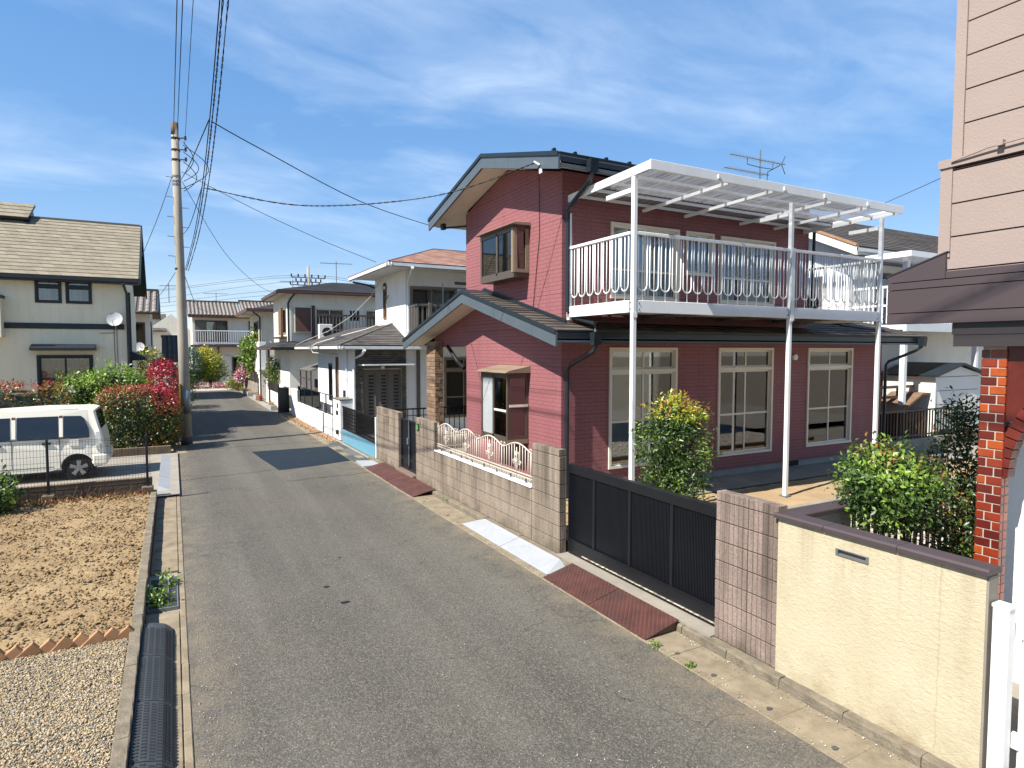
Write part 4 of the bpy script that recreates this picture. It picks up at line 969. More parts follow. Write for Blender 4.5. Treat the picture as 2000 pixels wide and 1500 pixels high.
# roof
rx0, rx1, ryf = 6.47, 13.1, 7.52
MB().cbox(rx0, rx1, ryf - .03, ryf, 5.755, 5.905, .004).build('roof_fascia', 'white_metal', bc)
m = MB(); m.prism([(ryf, 5.765), (9.76, 5.715), (9.76, 5.84), (ryf, 5.895)], 'x', rx0, rx0 + .035); m.build('roof_side_beam', 'white_metal', bc)
m = MB(); m.prism([(ryf, 5.765), (9.76, 5.715), (9.76, 5.84), (ryf, 5.895)], 'x', rx1 - .035, rx1); m.build('roof_side_beam', 'white_metal', bc)
for t in (.06, .27, .48, .69, .9):
    y = ryf + (9.76 - ryf) * t; z = 5.855 - .045 * t; MB().box(rx0 + .04, rx1 - .04, y - .02, y + .02, z - .05, z - .005).build('purlin', 'white_metal', bc)
for x in (8.2, 9.3, 10.9, 12.0): MB().prism([(7.55, 5.745), (9.7, 5.7), (9.7, 5.755), (7.55, 5.8)], 'x', x - .025, x + .025).build('rafter', 'white_metal', bc)
for x in (6.5, 10.24, 13.05):
    m = MB(); m.cbox(x - .035, x + .035, by + .05, by + .7, 5.5, 5.575, .005); m.build('bracket', 'white_metal', bc)
n = 8
for i in range(n):
    a, b = rx0 + .04 + (rx1 - rx0 - .08) * i / n, rx0 + .04 + (rx1 - rx0 - .08) * (i + 1) / n - .01
    k = 14; vs = []; fs = []
    for q in range(k + 1):
        x = a + (b - a) * q / k; dz = .008 * math.cos(q * math.pi)
        vs += [(x, ryf + .002, 5.872 + dz), (x, 9.74, 5.822 + dz)]
    for q in range(k): fs.append((2 * q, 2 * q + 1, 2 * q + 3, 2 * q + 2))
    MB().add(vs, fs).build('roof_sheet', 'poly', bc)
for x in (7.9, 9.5, 10.6, 11.9): MB().box(x - .02, x + .02, ryf - .05, ryf - .03, 5.79, 5.85).build('clip', 'white_metal', bc)

for x in (6.5, 10.24, 13.05):
    for z in (3.65, 3.75):
        for dx in (-.09, .09): MB().disc((x + dx, by - .034, z), 'y', .012, .012, 8).build('bolt', 'galv', bc)
    MB().cbox(x - .08, x + .08, by - .08, by + .08, .2, .225, .004).build('base_plate', 'galv', bc)
    MB().box(x - .042, x + .042, by - .045, by - .036, 3.52, 3.6).build('bracket_plate', 'white_metal', bc)

# ================================================================== BLOCK WALLS, GATES AND RAMPS ON THE RIGHT
def block_run(parent, x0, x1, y0, y1, z0, courses, mat, L=.4, H=.2, half_top=False, ribs=0, offset=True):
    """courses of hollow blocks, each one a part; joints 8 mm recessed on a mortar core"""
    top = z0 + courses * H + (.1 if half_top else 0)
    MB().box(x0 + .008, x1 - .008, y0 + .008, y1 - .008, z0, top - .006).build('mortar_core', 'dark_joint', parent)
    n = courses + (1 if half_top else 0)
    for c in range(n):
        za = z0 + c * H; zb = za + (.1 if c == courses else H)
        y = y1; first = L / 2 if (offset and c % 2) else L
        step = first
        while y > y0 + .02:
            ya = max(y0, y - step); 
            if ya - y0 < .06: ya = y0
            m = MB(); j = random.uniform(-.002, .002)
            if ribs:
                k = max(1, round((y - ya) / ribs)); w = (y - ya - .006) / k
                for q in range(k): m.cbox(x0 + j, x1, ya + .003 + q * w + .0018, ya + .003 + (q + 1) * w - .0018, za + .005, zb - .005, .003)
            else: m.cbox(x0 + j, x1 - j, ya + .0015, y - .0015, za + .005, zb - .005, .004)
            m.build('block', mat, parent); y = ya; step = L
bw = thing('block_wall', 'beige concrete block wall stained grey, in front of the red house', 'wall', (4.81, 10.3, .1))
block_run(bw, 4.75, 4.87, 8.13, 12.12, .1, 4, 'block'); block_run(bw, 4.75, 4.87, 7.36, 8.12, .1, 7, 'block', half_top=True, ribs=0); block_run(bw, 4.75, 4.87, 12.13, 13.27, .1, 7, 'block')
m = MB(); m.cbox(4.735, 4.885, 8.13, 12.12, .9, .925, .004); m.build('coping', 'white_paint', bw)
# ribs on the end of the near pier
for q in range(4):
    for c in range(7): MB().box(4.757 + q * .029, 4.778 + q * .029, 7.346, 7.362, .106 + c * .2, .294 + c * .2).build('end_rib', 'block', bw)
m = MB(); m.box(4.728, 4.75, 13.05, 13.17, 1.22, 1.36); pl = m.build('house_sign', 'van_trim', bw); MB().box(4.724, 4.729, 13.065, 13.155, 1.235, 1.345).build('sign_face', 'green_light', pl)
bp = thing('gate_pillar', 'far beige block pillar with a mail slot between black and blue gates', 'gate pillar', (4.81, 15.5, .1))
block_run(bp, 4.75, 4.87, 14.5, 16.34, .1, 7, 'block')
m = MB(); m.box(4.735, 4.752, 15.25, 15.72, 1.17, 1.36); s_ = m.build('mail_slot', 'bronze_light', bp); m = MB(); m.box(4.73, 4.736, 15.28, 15.69, 1.2, 1.25); m.box(4.73, 4.736, 15.28, 15.69, 1.28, 1.33); m.build('flap', 'stone_dark', s_)
bn = thing('ribbed_pillar', 'near ribbed pinkish block pillar between black gate and cream wall', 'gate pillar', (4.81, 4.08, .1))
block_run(bn, 4.75, 4.87, 3.72, 4.46, .1, 7, 'block_near', half_top=True, ribs=.057, offset=False)
# small black double gate
sg = thing('small_gate', 'narrow black double gate between two beige block pillars', 'gate', (4.83, 13.9, .1))
for y0, y1 in ((13.3, 13.86), (13.9, 14.47)):
    m = MB(); m.box(4.82, 4.84, y0, y1, .22, 1.33); lf = m.build('leaf', 'black_sheet', sg)
    m = MB(); m.cbox(4.8, 4.86, y0, y0 + .04, .18, 1.36, .004); m.cbox(4.8, 4.86, y1 - .04, y1, .18, 1.36, .004); m.cbox(4.803, 4.857, y0 + .04, y1 - .04, 1.31, 1.36, .004); m.cbox(4.803, 4.857, y0 + .04, y1 - .04, .4, .45, .004); m.cbox(4.803, 4.857, y0 + .04, y1 - .04, .18, .24, .004); m.build('frame', 'black_metal', lf)
m = MB(); m.box(4.79, 4.8, 13.86, 13.89, .3, 1.36); m.build('meeting_strip', 'galv', sg); m = MB(); m.box(4.76, 4.8, 13.84, 13.92, .8, .95); m.build('latch', 'galv', sg)
struct(MB().cbox(4.66, 4.98, 13.28, 14.49, -.02, .17, .01), 'door_step', 'step_stone')
# black sliding gate: frame, four panels of fine vertical ribs
bg = thing('sliding_gate', 'wide black metal gate with fine vertical ribs before the red house', 'gate', (4.93, 5.95, .1))
m = MB(); m.cbox(4.88, 4.96, 4.5, 7.33, 1.27, 1.39, .004); m.build('top_rail', 'black_metal', bg)
m = MB(); m.cbox(4.88, 4.96, 4.5, 7.33, .128, .33, .004); m.box(4.872, 4.88, 4.5, 7.33, .318, .335); m.build('bottom_rail', 'black_metal', bg)
ps = [4.5, 5.24, 5.98, 6.72, 7.33]
for y in ps: MB().cbox(4.885, 4.955, max(4.5, y - .025), min(7.33, y + .025), .33, 1.27, .004).build('stile', 'black_metal', bg)
for a, b in zip(ps[:-1], ps[1:]):
    m = MB(); y = a + .03
    while y < b - .03: m.box(4.9, 4.925, y, y + .013, .33, 1.27); y += .0225
    o = m.build('rib_panel', 'black_sheet', bg); o['kind'] = 'stuff'
for y in (4.75, 7.1): MB().disc((4.92, y, .145), 'x', .035, .03, 12).build('wheel', 'galv', bg)
# white ornamental fence on the low wall
of = thing('ornamental_fence', 'white wrought iron fence with scrolls on the low block wall', 'fence', (4.81, 10.1, .92))
def crest(y):
    t = (y - 8.2) / 3.92 * 4; fr = (t + .02) % 1.; return 1.40 + .115 * math.sin(math.pi * min(1, max(0, fr))) ** 1.3
ys = np.linspace(8.2, 12.1, 66); m = MB(); m.tube([(4.81, y, crest(y)) for y in ys], .013, 6); m.build('crest_rail', 'offwhite_metal', of, True)
for z in (1.0, 1.045): MB().box(4.8, 4.82, 8.2, 12.1, z, z + .018).build('bottom_rail', 'offwhite_metal', of)
for i, y in enumerate(np.linspace(8.24, 12.06, 44)):
    if i % 11 in (5,): continue
    MB().tube([(4.81, y, .96), (4.81, y, crest(y))], .0075 if i % 11 else .013, 6).build('bar', 'offwhite_metal', of, True)
for k in range(4):
    yc = 8.2 + 3.92 * (k + .5) / 4
    for sg_ in (-1, 1):
        pts = [(4.805, yc + sg_ * (.012 + .11 * t ** 1.2 * math.cos(t * 1.2)), 1.08 + .3 * t) for t in np.linspace(0, 1, 8)]
        MB().tube(pts, .008, 5).build('scroll', 'offwhite_metal', of, True)
        sp = [(4.805, yc + sg_ * (.1 + .045 * math.cos(a) * (1 - a / 12)), 1.2 + .045 * math.sin(a) * (1 - a / 12)) for a in np.linspace(0, 8, 20)]
        MB().tube(sp, .007, 5).build('scroll', 'offwhite_metal', of, True)
    MB().tube([(4.805, yc, .98), (4.805, yc, 1.45)], .009, 5).build('scroll', 'offwhite_metal', of, True)
    lf = MB()
    for s2 in (-1, 1):
        for z in (1.2, 1.3): lf.add([(4.8, yc, z), (4.795, yc + s2 * .06, z + .05), (4.8, yc + s2 * .03, z + .09), (4.81, yc + s2 * .02, z + .03)], [(0, 1, 2, 3)])
    lf.build('iron_leaf', 'offwhite_metal', of)
for k in range(5):
    yc = 8.2 + 3.92 * k / 4
    for sg_ in (-1, 1):
        sp = [(4.81, yc + sg_ * (.05 + .04 * math.cos(a) * (1 - a / 9)), 1.44 + .04 * math.sin(a) * (1 - a / 9)) for a in np.linspace(0, 6.3, 16)]
        MB().tube(sp, .008, 5).build('scroll', 'offwhite_metal', of, True)
for y in np.linspace(8.4, 11.9, 8): MB().tube([(4.81, y, .925), (4.81, y, 1.0)], .012, 6).build('foot', 'black_metal', of, True)
# ramps
rp = thing('checker_ramp', 'near rusty checker plate ramp in front of the black sliding gate', 'ramp', (4.43, 5.87, 0), 'rusty gutter ramps')
for a, b in ((4.86, 5.865), (5.875, 6.88)):
    m = MB(); m.prism([(4.2, .012), (4.66, .125), (4.66, .135), (4.2, .024)], 'y', a, b); pl = m.build('plate', 'checker', rp)
    m = MB(); sx = .46; k = 0
    for i in range(15):
        for j in range(31):
            t = (i + .5) / 15; y = a + (b - a) * (j + .5) / 31; x = 4.2 + .46 * t; z = .024 + .111 * t; d = .0135; e_ = .006
            ux_, uy_ = (.7, .7) if (i + j) % 2 else (.7, -.7)
            m.add([(x - d * ux_, y - d * uy_, z - d * ux_ * .24 + .001), (x - e_ * uy_, y + e_ * ux_, z + .009), (x + d * ux_, y + d * uy_, z + d * ux_ * .24 + .001), (x + e_ * uy_, y - e_ * ux_, z + .009)], [(0, 1, 2, 3)])
    o = m.build('tread_pattern', 'checker', pl); o['kind'] = 'stuff'
m = MB(); m.prism([(4.25, .01), (4.64, .01), (4.64, .118), (4.25, .02)], 'y', 4.89, 4.92); m.build('end_rib', 'wood', rp)
rp = thing('checker_ramp', 'far rusty red ramp plates before the narrow black double gate', 'ramp', (4.45, 13.8, 0), 'rusty gutter ramps')
for a, b in ((11.98, 13.76), (13.78, 15.55)):
    m = MB(); m.prism([(4.22, .012), (4.45, .07), (4.7, .118), (4.7, .128), (4.45, .08), (4.22, .022)], 'y', a, b); m.build('plate', 'checker', rp)
wr = thing('white_ramp', 'white plastic kerb ramp lying beside the low block wall', 'ramp', (4.5, 8.3, 0))
for a, b, e0, e1 in ((6.95, 8.3, 1, 0), (8.31, 9.72, 0, 1)):
    # wedge with tapered outer end
    ya, yb = a, b
    T = [(4.64, ya + (.2 if e0 else 0), .11), (4.64, yb - (.2 if e1 else 0), .11), (4.3, yb, .02), (4.3, ya, .02)]
    B_ = [(4.64, ya, .013), (4.64, yb, .013), (4.3, yb, .013), (4.3, ya, .013)]
    m = MB(); m.add(T + B_, [(0, 1, 2, 3), (7, 6, 5, 4), (0, 4, 5, 1), (1, 5, 6, 2), (2, 6, 7, 3), (3, 7, 4, 0)]); o = m.build('ramp_unit', 'white_ramp', wr)
    m = MB()
    for j in range(int((yb - ya) / .05)):
        y = ya + .24 * e0 + .02 + j * .05
        if y > yb - .24 * e1 - .02: break
        for i in range(8):
            t = .12 + .1 * i; x = 4.3 + .34 * t; z = .02 + .09 * t
            m.add([(x - .013, y - .012, z - .0035 + .001), (x + .013, y - .012, z + .0035 + .001), (x + .01, y + .012, z + .0028 + .012), (x - .01, y + .012, z - .0028 + .012)], [(0, 1, 2, 3)])
    o2 = m.build('grip_pattern', 'white_ramp', o); o2['kind'] = 'stuff'
solo(MB().prism([(4.2, 15.65), (4.72, 15.62), (4.72, 16.35), (4.24, 16.55)], 'z', .012, .05), 'steel_plate', 'white_ramp', 'pale square plate on the gutter at the corner of the blue gate', 'plate')
g2 = sheet('gate_apron', 4.19, 4.9, 16.6, 20.4, .014, 'wet_concrete')  # apron darker than the gutter concrete beside it
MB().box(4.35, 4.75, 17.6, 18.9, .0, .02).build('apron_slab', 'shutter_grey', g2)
# rubber kerb steps left
for i in range(5):
    y0 = 3.2 + i * .865; y1 = y0 + .86
    t = thing('rubber_step', ['nearest black rubber kerb ramp at the bottom edge, left gutter', 'second black rubber kerb ramp from the near end, left gutter', 'third black rubber kerb ramp from the near end, left gutter', 'fourth black rubber kerb ramp, next to the rounded end piece', 'farthest black rubber kerb ramp, with rounded far end'][i], 'kerb ramp', (-.21, (y0 + y1) / 2, .015), 'black rubber kerb ramps in the left gutter')
    endr = i == 4
    prof = [(-.345, .012), (-.345, .135), (-.335, .142), (-.25, .132), (-.14, .1), (-.075, .05), (-.07, .012)]
    m = MB(); st_ = [(y0 + .004, 1.), (y1 - .004, 1.)] if not endr else [(y0 + .004, 1.), (y1 - .16, 1.), (y1 - .09, .97), (y1 - .03, .88), (y1, .7)]
    vs = []; fs = []
    for y, k in st_:
        for px, pz in prof: vs.append((-.21 + (px + .21) * (k if k < 1 else 1), y, .012 + (pz - .012) * (k if k < 1 else 1)))
    for q in range(len(st_) - 1):
        for j in range(6): fs.append((q * 7 + j, q * 7 + j + 1, q * 7 + j + 8, q * 7 + j + 7))
    fs += [tuple(range(7)), tuple((len(st_) - 1) * 7 + q for q in range(6, -1, -1))]
    m.add(vs, fs).build('ramp_body', 'rubber', t)
    st2 = MB(); ymax = y1 - (.2 if endr else .01)
    def pad(xa, za, xb, zb, ya_, yb_, h):
        st2.add([(xa, ya_, za), (xb, ya_, zb), (xb, yb_, zb), (xa, yb_, za), (xa + .004, ya_ + .004, za + h), (xb - .004, ya_ + .004, zb + h), (xb - .004, yb_ - .004, zb + h), (xa + .004, yb_ - .004, za + h)], [(4, 5, 6, 7), (0, 1, 5, 4), (1, 2, 6, 5), (2, 3, 7, 6), (3, 0, 4, 7)])
    surf = lambda x: float(np.interp(x, [-.345, -.335, -.25, -.14, -.075, -.07], [.135, .142, .132, .1, .05, .012]))
    y = y0 + .015
    while y < ymax - .03:
        for xa, xb in ((-.142, -.119), (-.114, -.096), (-.091, -.077)): pad(xa, surf(xa), xb, surf(xb), y, y + .03, .016)
        for j, xa in enumerate((-.325, -.275, -.222, -.178)):
            dy = .02 if j % 2 else 0; pad(xa, surf(xa), xa + .034, surf(xa + .034), y + dy, y + dy + .018, .013)
        y += .043
    o = st2.build('tread_pattern', 'rubber', t); o['kind'] = 'stuff'
# white concrete ramp blocks at the left drive
for i, (a, b) in enumerate(((14.85, 16.3), (16.32, 18.0), (18.02, 19.75))):
    m = MB(); e0 = .2 if i == 0 else 0
    m.add([(-.34, a + e0, .13), (-.34, b, .13), (-.06, b, .03), (-.06, a + e0 * .4, .03), (-.34, a, .012), (-.34, b, .012), (-.05, b, .012), (-.05, a, .012)], [(0, 1, 2, 3), (7, 6, 5, 4), (0, 4, 5, 1), (1, 5, 6, 2), (2, 6, 7, 3), (3, 7, 4, 0)])
    o = solo(m, 'concrete_ramp', 'white_ramp', ['nearest white ramp block at the van driveway', 'middle white ramp block at the van driveway', 'farthest white ramp block, near the utility pole'][i], 'kerb ramp', 'white ramp blocks at the left driveway')

# ================================================================== CREAM WALL AND NEIGHBOUR ON THE RIGHT
cw = thing('cream_wall', 'cream rendered garden wall with dark coping and a letter slot', 'wall', (4.8, 2.9, .1))
sl = (2.88, 3.155, 1.33, 1.385); m = MB()
for p, a, b in free_rects(rectpoly(2.08, 3.71, .09, 1.5), [sl], []): m.prism(p, 'x', 4.73, 4.85)
m.build('wall', 'cream_render', cw)
MB().box(4.732, 4.852, 2.065, 2.081, .09, 1.49).build('end_face', 'concrete', cw)
m = MB(); m.box(4.722, 4.76, sl[0], sl[1], sl[2], sl[2] + .008); m.box(4.722, 4.76, sl[0], sl[1], sl[3] - .008, sl[3]); m.box(4.722, 4.76, sl[0], sl[0] + .02, sl[2] + .008, sl[3] - .008); m.box(4.722, 4.76, sl[1] - .02, sl[1], sl[2] + .008, sl[3] - .008)
ls = m.build('letter_slot', 'galv', cw); MB().box(4.748, 4.753, sl[0] + .02, sl[1] - .02, sl[2] + .008, sl[3] - .008).build('flap', 'shutter_grey', ls)
yy = 2.06
for L in (.6, .6, .485):
    MB().prism([(4.7, 1.502), (4.885, 1.502), (4.885, 1.53), (4.87, 1.545), (4.715, 1.545), (4.7, 1.53)], 'y', yy, yy + L - .004).build('coping_tile', 'coping', cw); yy += L
rw = thing('return_wall', 'short low garden wall with dark coping behind the cream wall', 'wall', (5.4, 3.95, .1))
MB().box(4.89, 5.92, 3.8, 3.92, .1, 1.42).build('wall', 'concrete', rw); MB().cbox(4.886, 5.95, 3.75, 3.96, 1.423, 1.47, .008).build('coping', 'coping', rw)
bf = thing('brown_fence', 'low brown picket fence behind the round shrub', 'fence', (7.6, 3.9, .6))
MB().box(5.95, 9.6, 3.885, 3.915, 1.32, 1.36).build('top_rail', 'brownfence', bf); MB().box(5.95, 9.6, 3.885, 3.915, .66, .69).build('bottom_rail', 'brownfence', bf)
for i, x in enumerate(np.arange(6.0, 9.6, .125)):
    w = .03 if i % 9 == 0 else .014; MB().box(x - w, x + w, 3.886, 3.914, .62 if i % 9 else .55, 1.32 if i % 9 else 1.4).build('picket', 'brownfence', bf)
struct(MB().box(5.95, 9.7, 3.84, 3.96, .1, .6), 'fence_footing', 'concrete')
gp = thing('gate_post', 'white square gate post at the end of the cream wall', 'gate post', (4.79, 2.0, .1))
MB().cbox(4.74, 4.83, 1.95, 2.045, .1, 1.3, .005).build('post', 'white_paint', gp); MB().cbox(4.735, 4.835, 1.945, 2.05, 1.3, 1.325, .004).build('cap', 'white_paint', gp)
gt = thing('white_gate', 'white metal side gate at the right edge', 'gate', (4.95, 1.6, .1))
m = MB(); m.cbox(4.87, 4.91, 1.89, 1.93, .2, 1.2, .004); m.build('stile', 'white_paint', gt)
m = MB(); m.cbox(4.87, 4.91, .8, .84, .2, 1.2, .004); m.build('stile', 'white_paint', gt)
for z in (.25, .52, .85, 1.13): MB().cbox(4.878, 4.902, .84, 1.89, z, z + .028, .003).build('rail', 'white_paint', gt)
for z in (.35, 1.1): MB().box(4.85, 4.89, 1.915, 1.96, z, z + .1).build('hinge', 'white_paint', gt)
solo(MB().cbox(5.3, 6.1, 1.2, 2.0, .14, .34, .02).cbox(5.6, 6.1, 1.2, 2.0, .341, .5, .02), 'tiled_step', 'wood', 'brown tiled entrance steps behind the white side gate', 'steps')
nh = thing('neighbour_house', 'beige clad house with plum awning and brick arch at the right edge', 'house', (6.2, 2.0, .1))
bz = .302
wall(nh, 'x', 6.36, rectpoly(-1.2, 3.22, 3.7, 4.66), [], 'plum_dark', .15, 1, 'wall', bz, 'beige_board', .022, 3.75, .014)
wall(nh, 'x', 6.42, rectpoly(-1.2, 3.19, 4.76, 8.2), [], 'plum_dark', .15, 1, 'wall', bz, 'beige_board', .022, 4.775, .014)
MB().box(6.345, 6.46, 3.2, 3.3, 3.86, 4.7).build('corner_trim', 'beige_board', nh); MB().box(6.4, 6.5, 3.15, 3.24, 4.77, 8.2).build('corner_trim', 'beige_board', nh)
MB().box(6.33, 6.44, -1.2, 3.315, 4.68, 4.755).build('band_trim', 'beige_board', nh)
m = MB(); m.tube([(6.32, 3.2, 4.72), (6.3, 2.9, 4.765), (6.3, 2.6, 4.775), (6.3, -1, 4.79)], .008, 5); m.box(6.28, 6.33, 2.78, 2.83, 4.755, 4.8); m.build('cable', 'beige_board', nh)
# body behind the cladding
m = MB(); m.box(6.58, 12, -1.2, 2.85, .1, 3.05); m.box(6.58, 12, -1.2, 3.19, 3.051, 8.2); m.build('house_body', 'beige_board', nh)
# awning band
aw = MB(); aw.prism([(3.4, 3.25), (3.4, 3.64), (-1.2, 3.64), (-1.2, 3.25)], 'x', 5.8, 6.36); aw = aw.build('awning', 'plum_dark', nh)
MB().box(5.775, 5.8, -1.2, 2.935, 3.608, 3.66).build('fascia_board', 'plum', aw)
for z0, z1 in ((3.23, 3.325), (3.333, 3.533), (3.541, 3.6)): MB().box(5.775, 5.8, -1.2, 3.42, z0, z1).build('fascia_board', 'plum', aw)
MB().prism([(3.42, 3.608), (3.42, 3.66), (2.94, 3.82), (2.94, 3.608)], 'x', 5.776, 5.8).build('fascia_board', 'plum', aw)
MB().prism([(3.43, 3.66), (2.93, 3.823), (2.93, 3.835), (3.43, 3.672)], 'x', 5.77, 5.82).build('verge_trim', 'plum_dark', aw)
MB().prism([(5.78, 3.655), (6.36, 3.685), (6.36, 3.7), (5.78, 3.665)], 'y', -1.2, 3.4).build('awning_roof', 'plum', aw)
MB().box(5.82, 6.3, -1.2, 2.88, 3.03, 3.232).build('lintel', 'plum_dark', nh); MB().box(5.815, 5.822, -1.2, 2.89, 3.13, 3.232).build('lintel_board', 'plum_dark', nh)
# glazed brick pier with arch
px0, px1, py0, py1 = 5.9, 6.03, 2.52, 2.7
pier = MB().box(px0 + .008, px1, py0 + .008, py1 - .008, .1, 3.03).build('brick_pier', 'mortar', nh)
ch = .0745; c = 0; z = .1
while z < 3.0:
    zt = min(z + ch, 3.03); half = c % 2
    segs = ((py0, py0 + .062), (py0 + .062, py1)) if half else ((py0, py0 + .118), (py0 + .118, py1))
    for a, b in segs: MB().cbox(px0, px0 + .05, a + (.0055 if a > py0 else 0), b - (.0055 if b < py1 else 0), z + .0055, zt - .0055, .003).build('brick', 'glazed_brick', pier)
    xs_ = (px0 + .052, px1)
    for a, b in zip(xs_[:-1], xs_[1:]): MB().cbox(a + .0055, b - .0055, py0, py0 + .05, z + .0055, zt - .0055, .003).build('brick', 'glazed_brick', pier)
    z += ch; c += 1
# arch ring springing from the pier
ring = MB(); ac = (1.5, 1.95); ro, ri = 1.08, .985
arch = MB().prism([(py0, 2.42), (py0, 3.03), (.4, 3.03)] + [(ac[0] + ro * math.cos(a), ac[1] + ro * math.sin(a)) for a in np.linspace(R(120), R(26), 12)], 'x', px0 + .02, px1).build('arch_spandrel', 'dark_brick', nh)
for k in range(24):
    a0, a1 = R(1 + k * 4.6), R(1 + k * 4.6 + 4); 
    q = [(ac[0] + r_ * math.cos(a), ac[1] + r_ * math.sin(a)) for r_, a in ((ri, a0), (ro, a0), (ro, a1), (ri, a1))]
    MB().prism(q, 'x', px0 + .012, px1 - .004).build('brick', 'dark_brick', arch)
MB().box(6.31, 6.5, -1.2, 2.86, .1, 3.03).build('porch_wall', 'white_stucco', nh)

# ================================================================== LEFT SIDE
lb = thing('low_block_wall', 'low brown block wall along the van driveway', 'wall', (-4, 14.46, .05))
x = -.42; i = 0
while x > -9:
    for c in range(2):
        za, zb = ((.06, .34), (.345, .45))[c]; L = .396
        m = MB()
        if c == 0:
            for q in range(3): m.cbox(x - .13 * (q + 1) + .005, x - .13 * q - .005, 14.4, 14.5, za, zb, .006)
        else: m.cbox(x - L + .004, x - .002, 14.395, 14.51, za, zb, .008)
        m.build('block', 'block_brown', lb)
    x -= .4
MB().box(-9, -.425, 14.415, 14.49, .03, .42).build('mortar_core', 'concrete', lb)
mf = thing('mesh_fence', 'low grey wire mesh fence in front of the white van', 'fence', (-3, 14.28, .15))
for x in (-.5, -2.1, -3.7, -5.3, -6.9): MB().tube([(x, 14.28, .15), (x, 14.28, 1.33)], .024, 8).build('post', 'dark_gutter', mf)
m = MB()
for x in np.arange(-7.2, -.42, .05): m.tube([(x, 14.25, .4), (x, 14.25, 1.3)], .0028, 4)
for z in (.42, .54, .66, .78, .9, 1.02, 1.14, 1.26, 1.29): m.tube([(-7.2, 14.255, z), (-.42, 14.255, z)], .0032, 4)
o = m.build('wire_mesh', 'dark_gutter', mf); o['kind'] = 'stuff'
for i, x in enumerate((-.5, -2.1, -3.7)): solo(MB().cbox(x - .1, x + .1, 14.16, 14.36, .1, .3, .012), 'footing_block', 'block_brown', ['concrete footing under the mesh fence post nearest the road', 'concrete footing under the second mesh fence post from the road', 'concrete footing under the third mesh fence post from the road'][i], 'footing', 'mesh fence footings')
# ---- van
vx, vy, vz = -1.42, 17.1, .05                                   # rear end x, near side y
van = thing('white_van', 'pearl white small van parked nose away behind the mesh fence', 'van', (vx - 1.7, vy + .74, vz))
def arch(cx, r, n=9): return [(cx - r * math.cos(a), .28 + r * math.sin(a)) for a in np.linspace(0, math.pi, n)]
L = 3.38
prof = [(-.03, .3)] + [(-.52 + .33 * math.cos(a), .27 + .33 * math.sin(a)) for a in np.linspace(R(0), R(180), 11)] + [(-1.1, .22), (-2.4, .22)] + [(-2.78 + .33 * math.cos(a), .27 + .33 * math.sin(a)) for a in np.linspace(R(0), R(180), 11)] + [(-3.3, .26), (-3.38, .4), (-3.36, .7), (-3.25, .92), (-2.85, 1.02), (-2.5, 1.5), (-2.35, 1.58), (-1.2, 1.63), (-.3, 1.615), (-.19, 1.58), (-.1, 1.2), (-.04, .95), (-.01, .75), (0, .55), (0, .42)]
def tum(z): return 0 if z < .95 else (z - .95) * .17
def vw(dx, side, z, out=0.):                                      # point on the body side surface
    return (vx + dx, (vy + tum(z) - out) if side == 0 else (vy + 1.475 - tum(z) + out), vz + z)
m = MB(); n = len(prof); vs = []
for side, inset in ((0, .05), (0, 0.), (1, 0.), (1, .05)):
    cx, cz = -1.7, .8
    for dx, z in prof:
        s_ = 1 - (.022 if inset else 0)
        p = vw(cx + (dx - cx) * s_ if inset else dx, side, cz + (z - cz) * s_ if inset else z)
        off = (0 if inset else .05) * (1 if side == 0 else -1); vs.append((p[0], p[1] + off, p[2]))
fs = [tuple(range(n - 1, -1, -1)), tuple(range(3 * n, 4 * n))]
for k in range(3):
    for i in range(n): fs.append((k * n + i, k * n + (i + 1) % n, (k + 1) * n + (i + 1) % n, (k + 1) * n + i))
m.add(vs, fs); body = m.build('body', 'van_paint', van)
def panel(name, pts, mat, parent, out=.012, side=0, th=.0):
    mm = MB(); mm.add([vw(dx, side, z, out) for dx, z in pts] + [vw(dx, side, z, out - .05) for dx, z in pts], [tuple(range(len(pts)))] + [(i, (i + 1) % len(pts), len(pts) + (i + 1) % len(pts), len(pts) + i) for i in range(len(pts))]); return mm.build(name, mat, parent)
wins = [[(-.3, .98), (-.31, 1.15), (-.4, 1.4), (-.46, 1.45), (-.78, 1.46), (-.78, .98)], [(-.88, .98), (-.88, 1.46), (-1.62, 1.46), (-1.62, .98)], [(-1.74, .98), (-1.74, 1.46), (-2.3, 1.45), (-2.62, 1.02), (-2.62, .98)]]
for side in (0, 1):
    for w_ in wins: panel('side_window', w_, 'glass_dark', van, .012, side); panel('window_lining', [(a * 1 + 0, b) for a, b in w_], 'interior_dark', van, .006, side)
for dx in (-.83, -1.68): panel('door_pillar', [(dx + .035, 1.0), (dx + .035, 1.43), (dx - .035, 1.43), (dx - .035, 1.0)], 'van_paint', van, .01)
for dx in (-.83, -1.68): panel('pillar_tape', [(dx + .03, 1.42), (dx + .03, 1.47), (dx - .03, 1.47), (dx - .03, 1.42)], 'pillar_red', van, .013)
for dx in (-.86, -1.72): panel('door_seam', [(dx, .32), (dx, .97), (dx - .008, .97), (dx - .008, .32)], 'van_trim', van, .004)
panel('sill_seam', [(-.98, .33), (-.98, .338), (-2.4, .338), (-2.4, .33)], 'van_trim', van, .004); panel('belt_line', [(-.3, .955), (-.3, .97), (-2.5, .97), (-2.5, .955)], 'van_trim', van, .006)
for dx in (-1.02, -1.9): panel('door_handle', [(dx, .84), (dx, .88), (dx - .16, .88), (dx - .16, .84)], 'van_trim', van, .016)
panel('fuel_flap', [(-.5, .78), (-.5, .93), (-.68, .93), (-.68, .78)], 'van_paint', van, .006)
panel('tail_lamp', [(-.06, .8), (-.1, 1.08), (-.18, 1.08), (-.15, .8)], 'lamp_clear', van, .012); panel('tail_lamp', [(-.09, .66), (-.1, .77), (-.18, .77), (-.17, .66)], 'lamp_clear', van, .012)
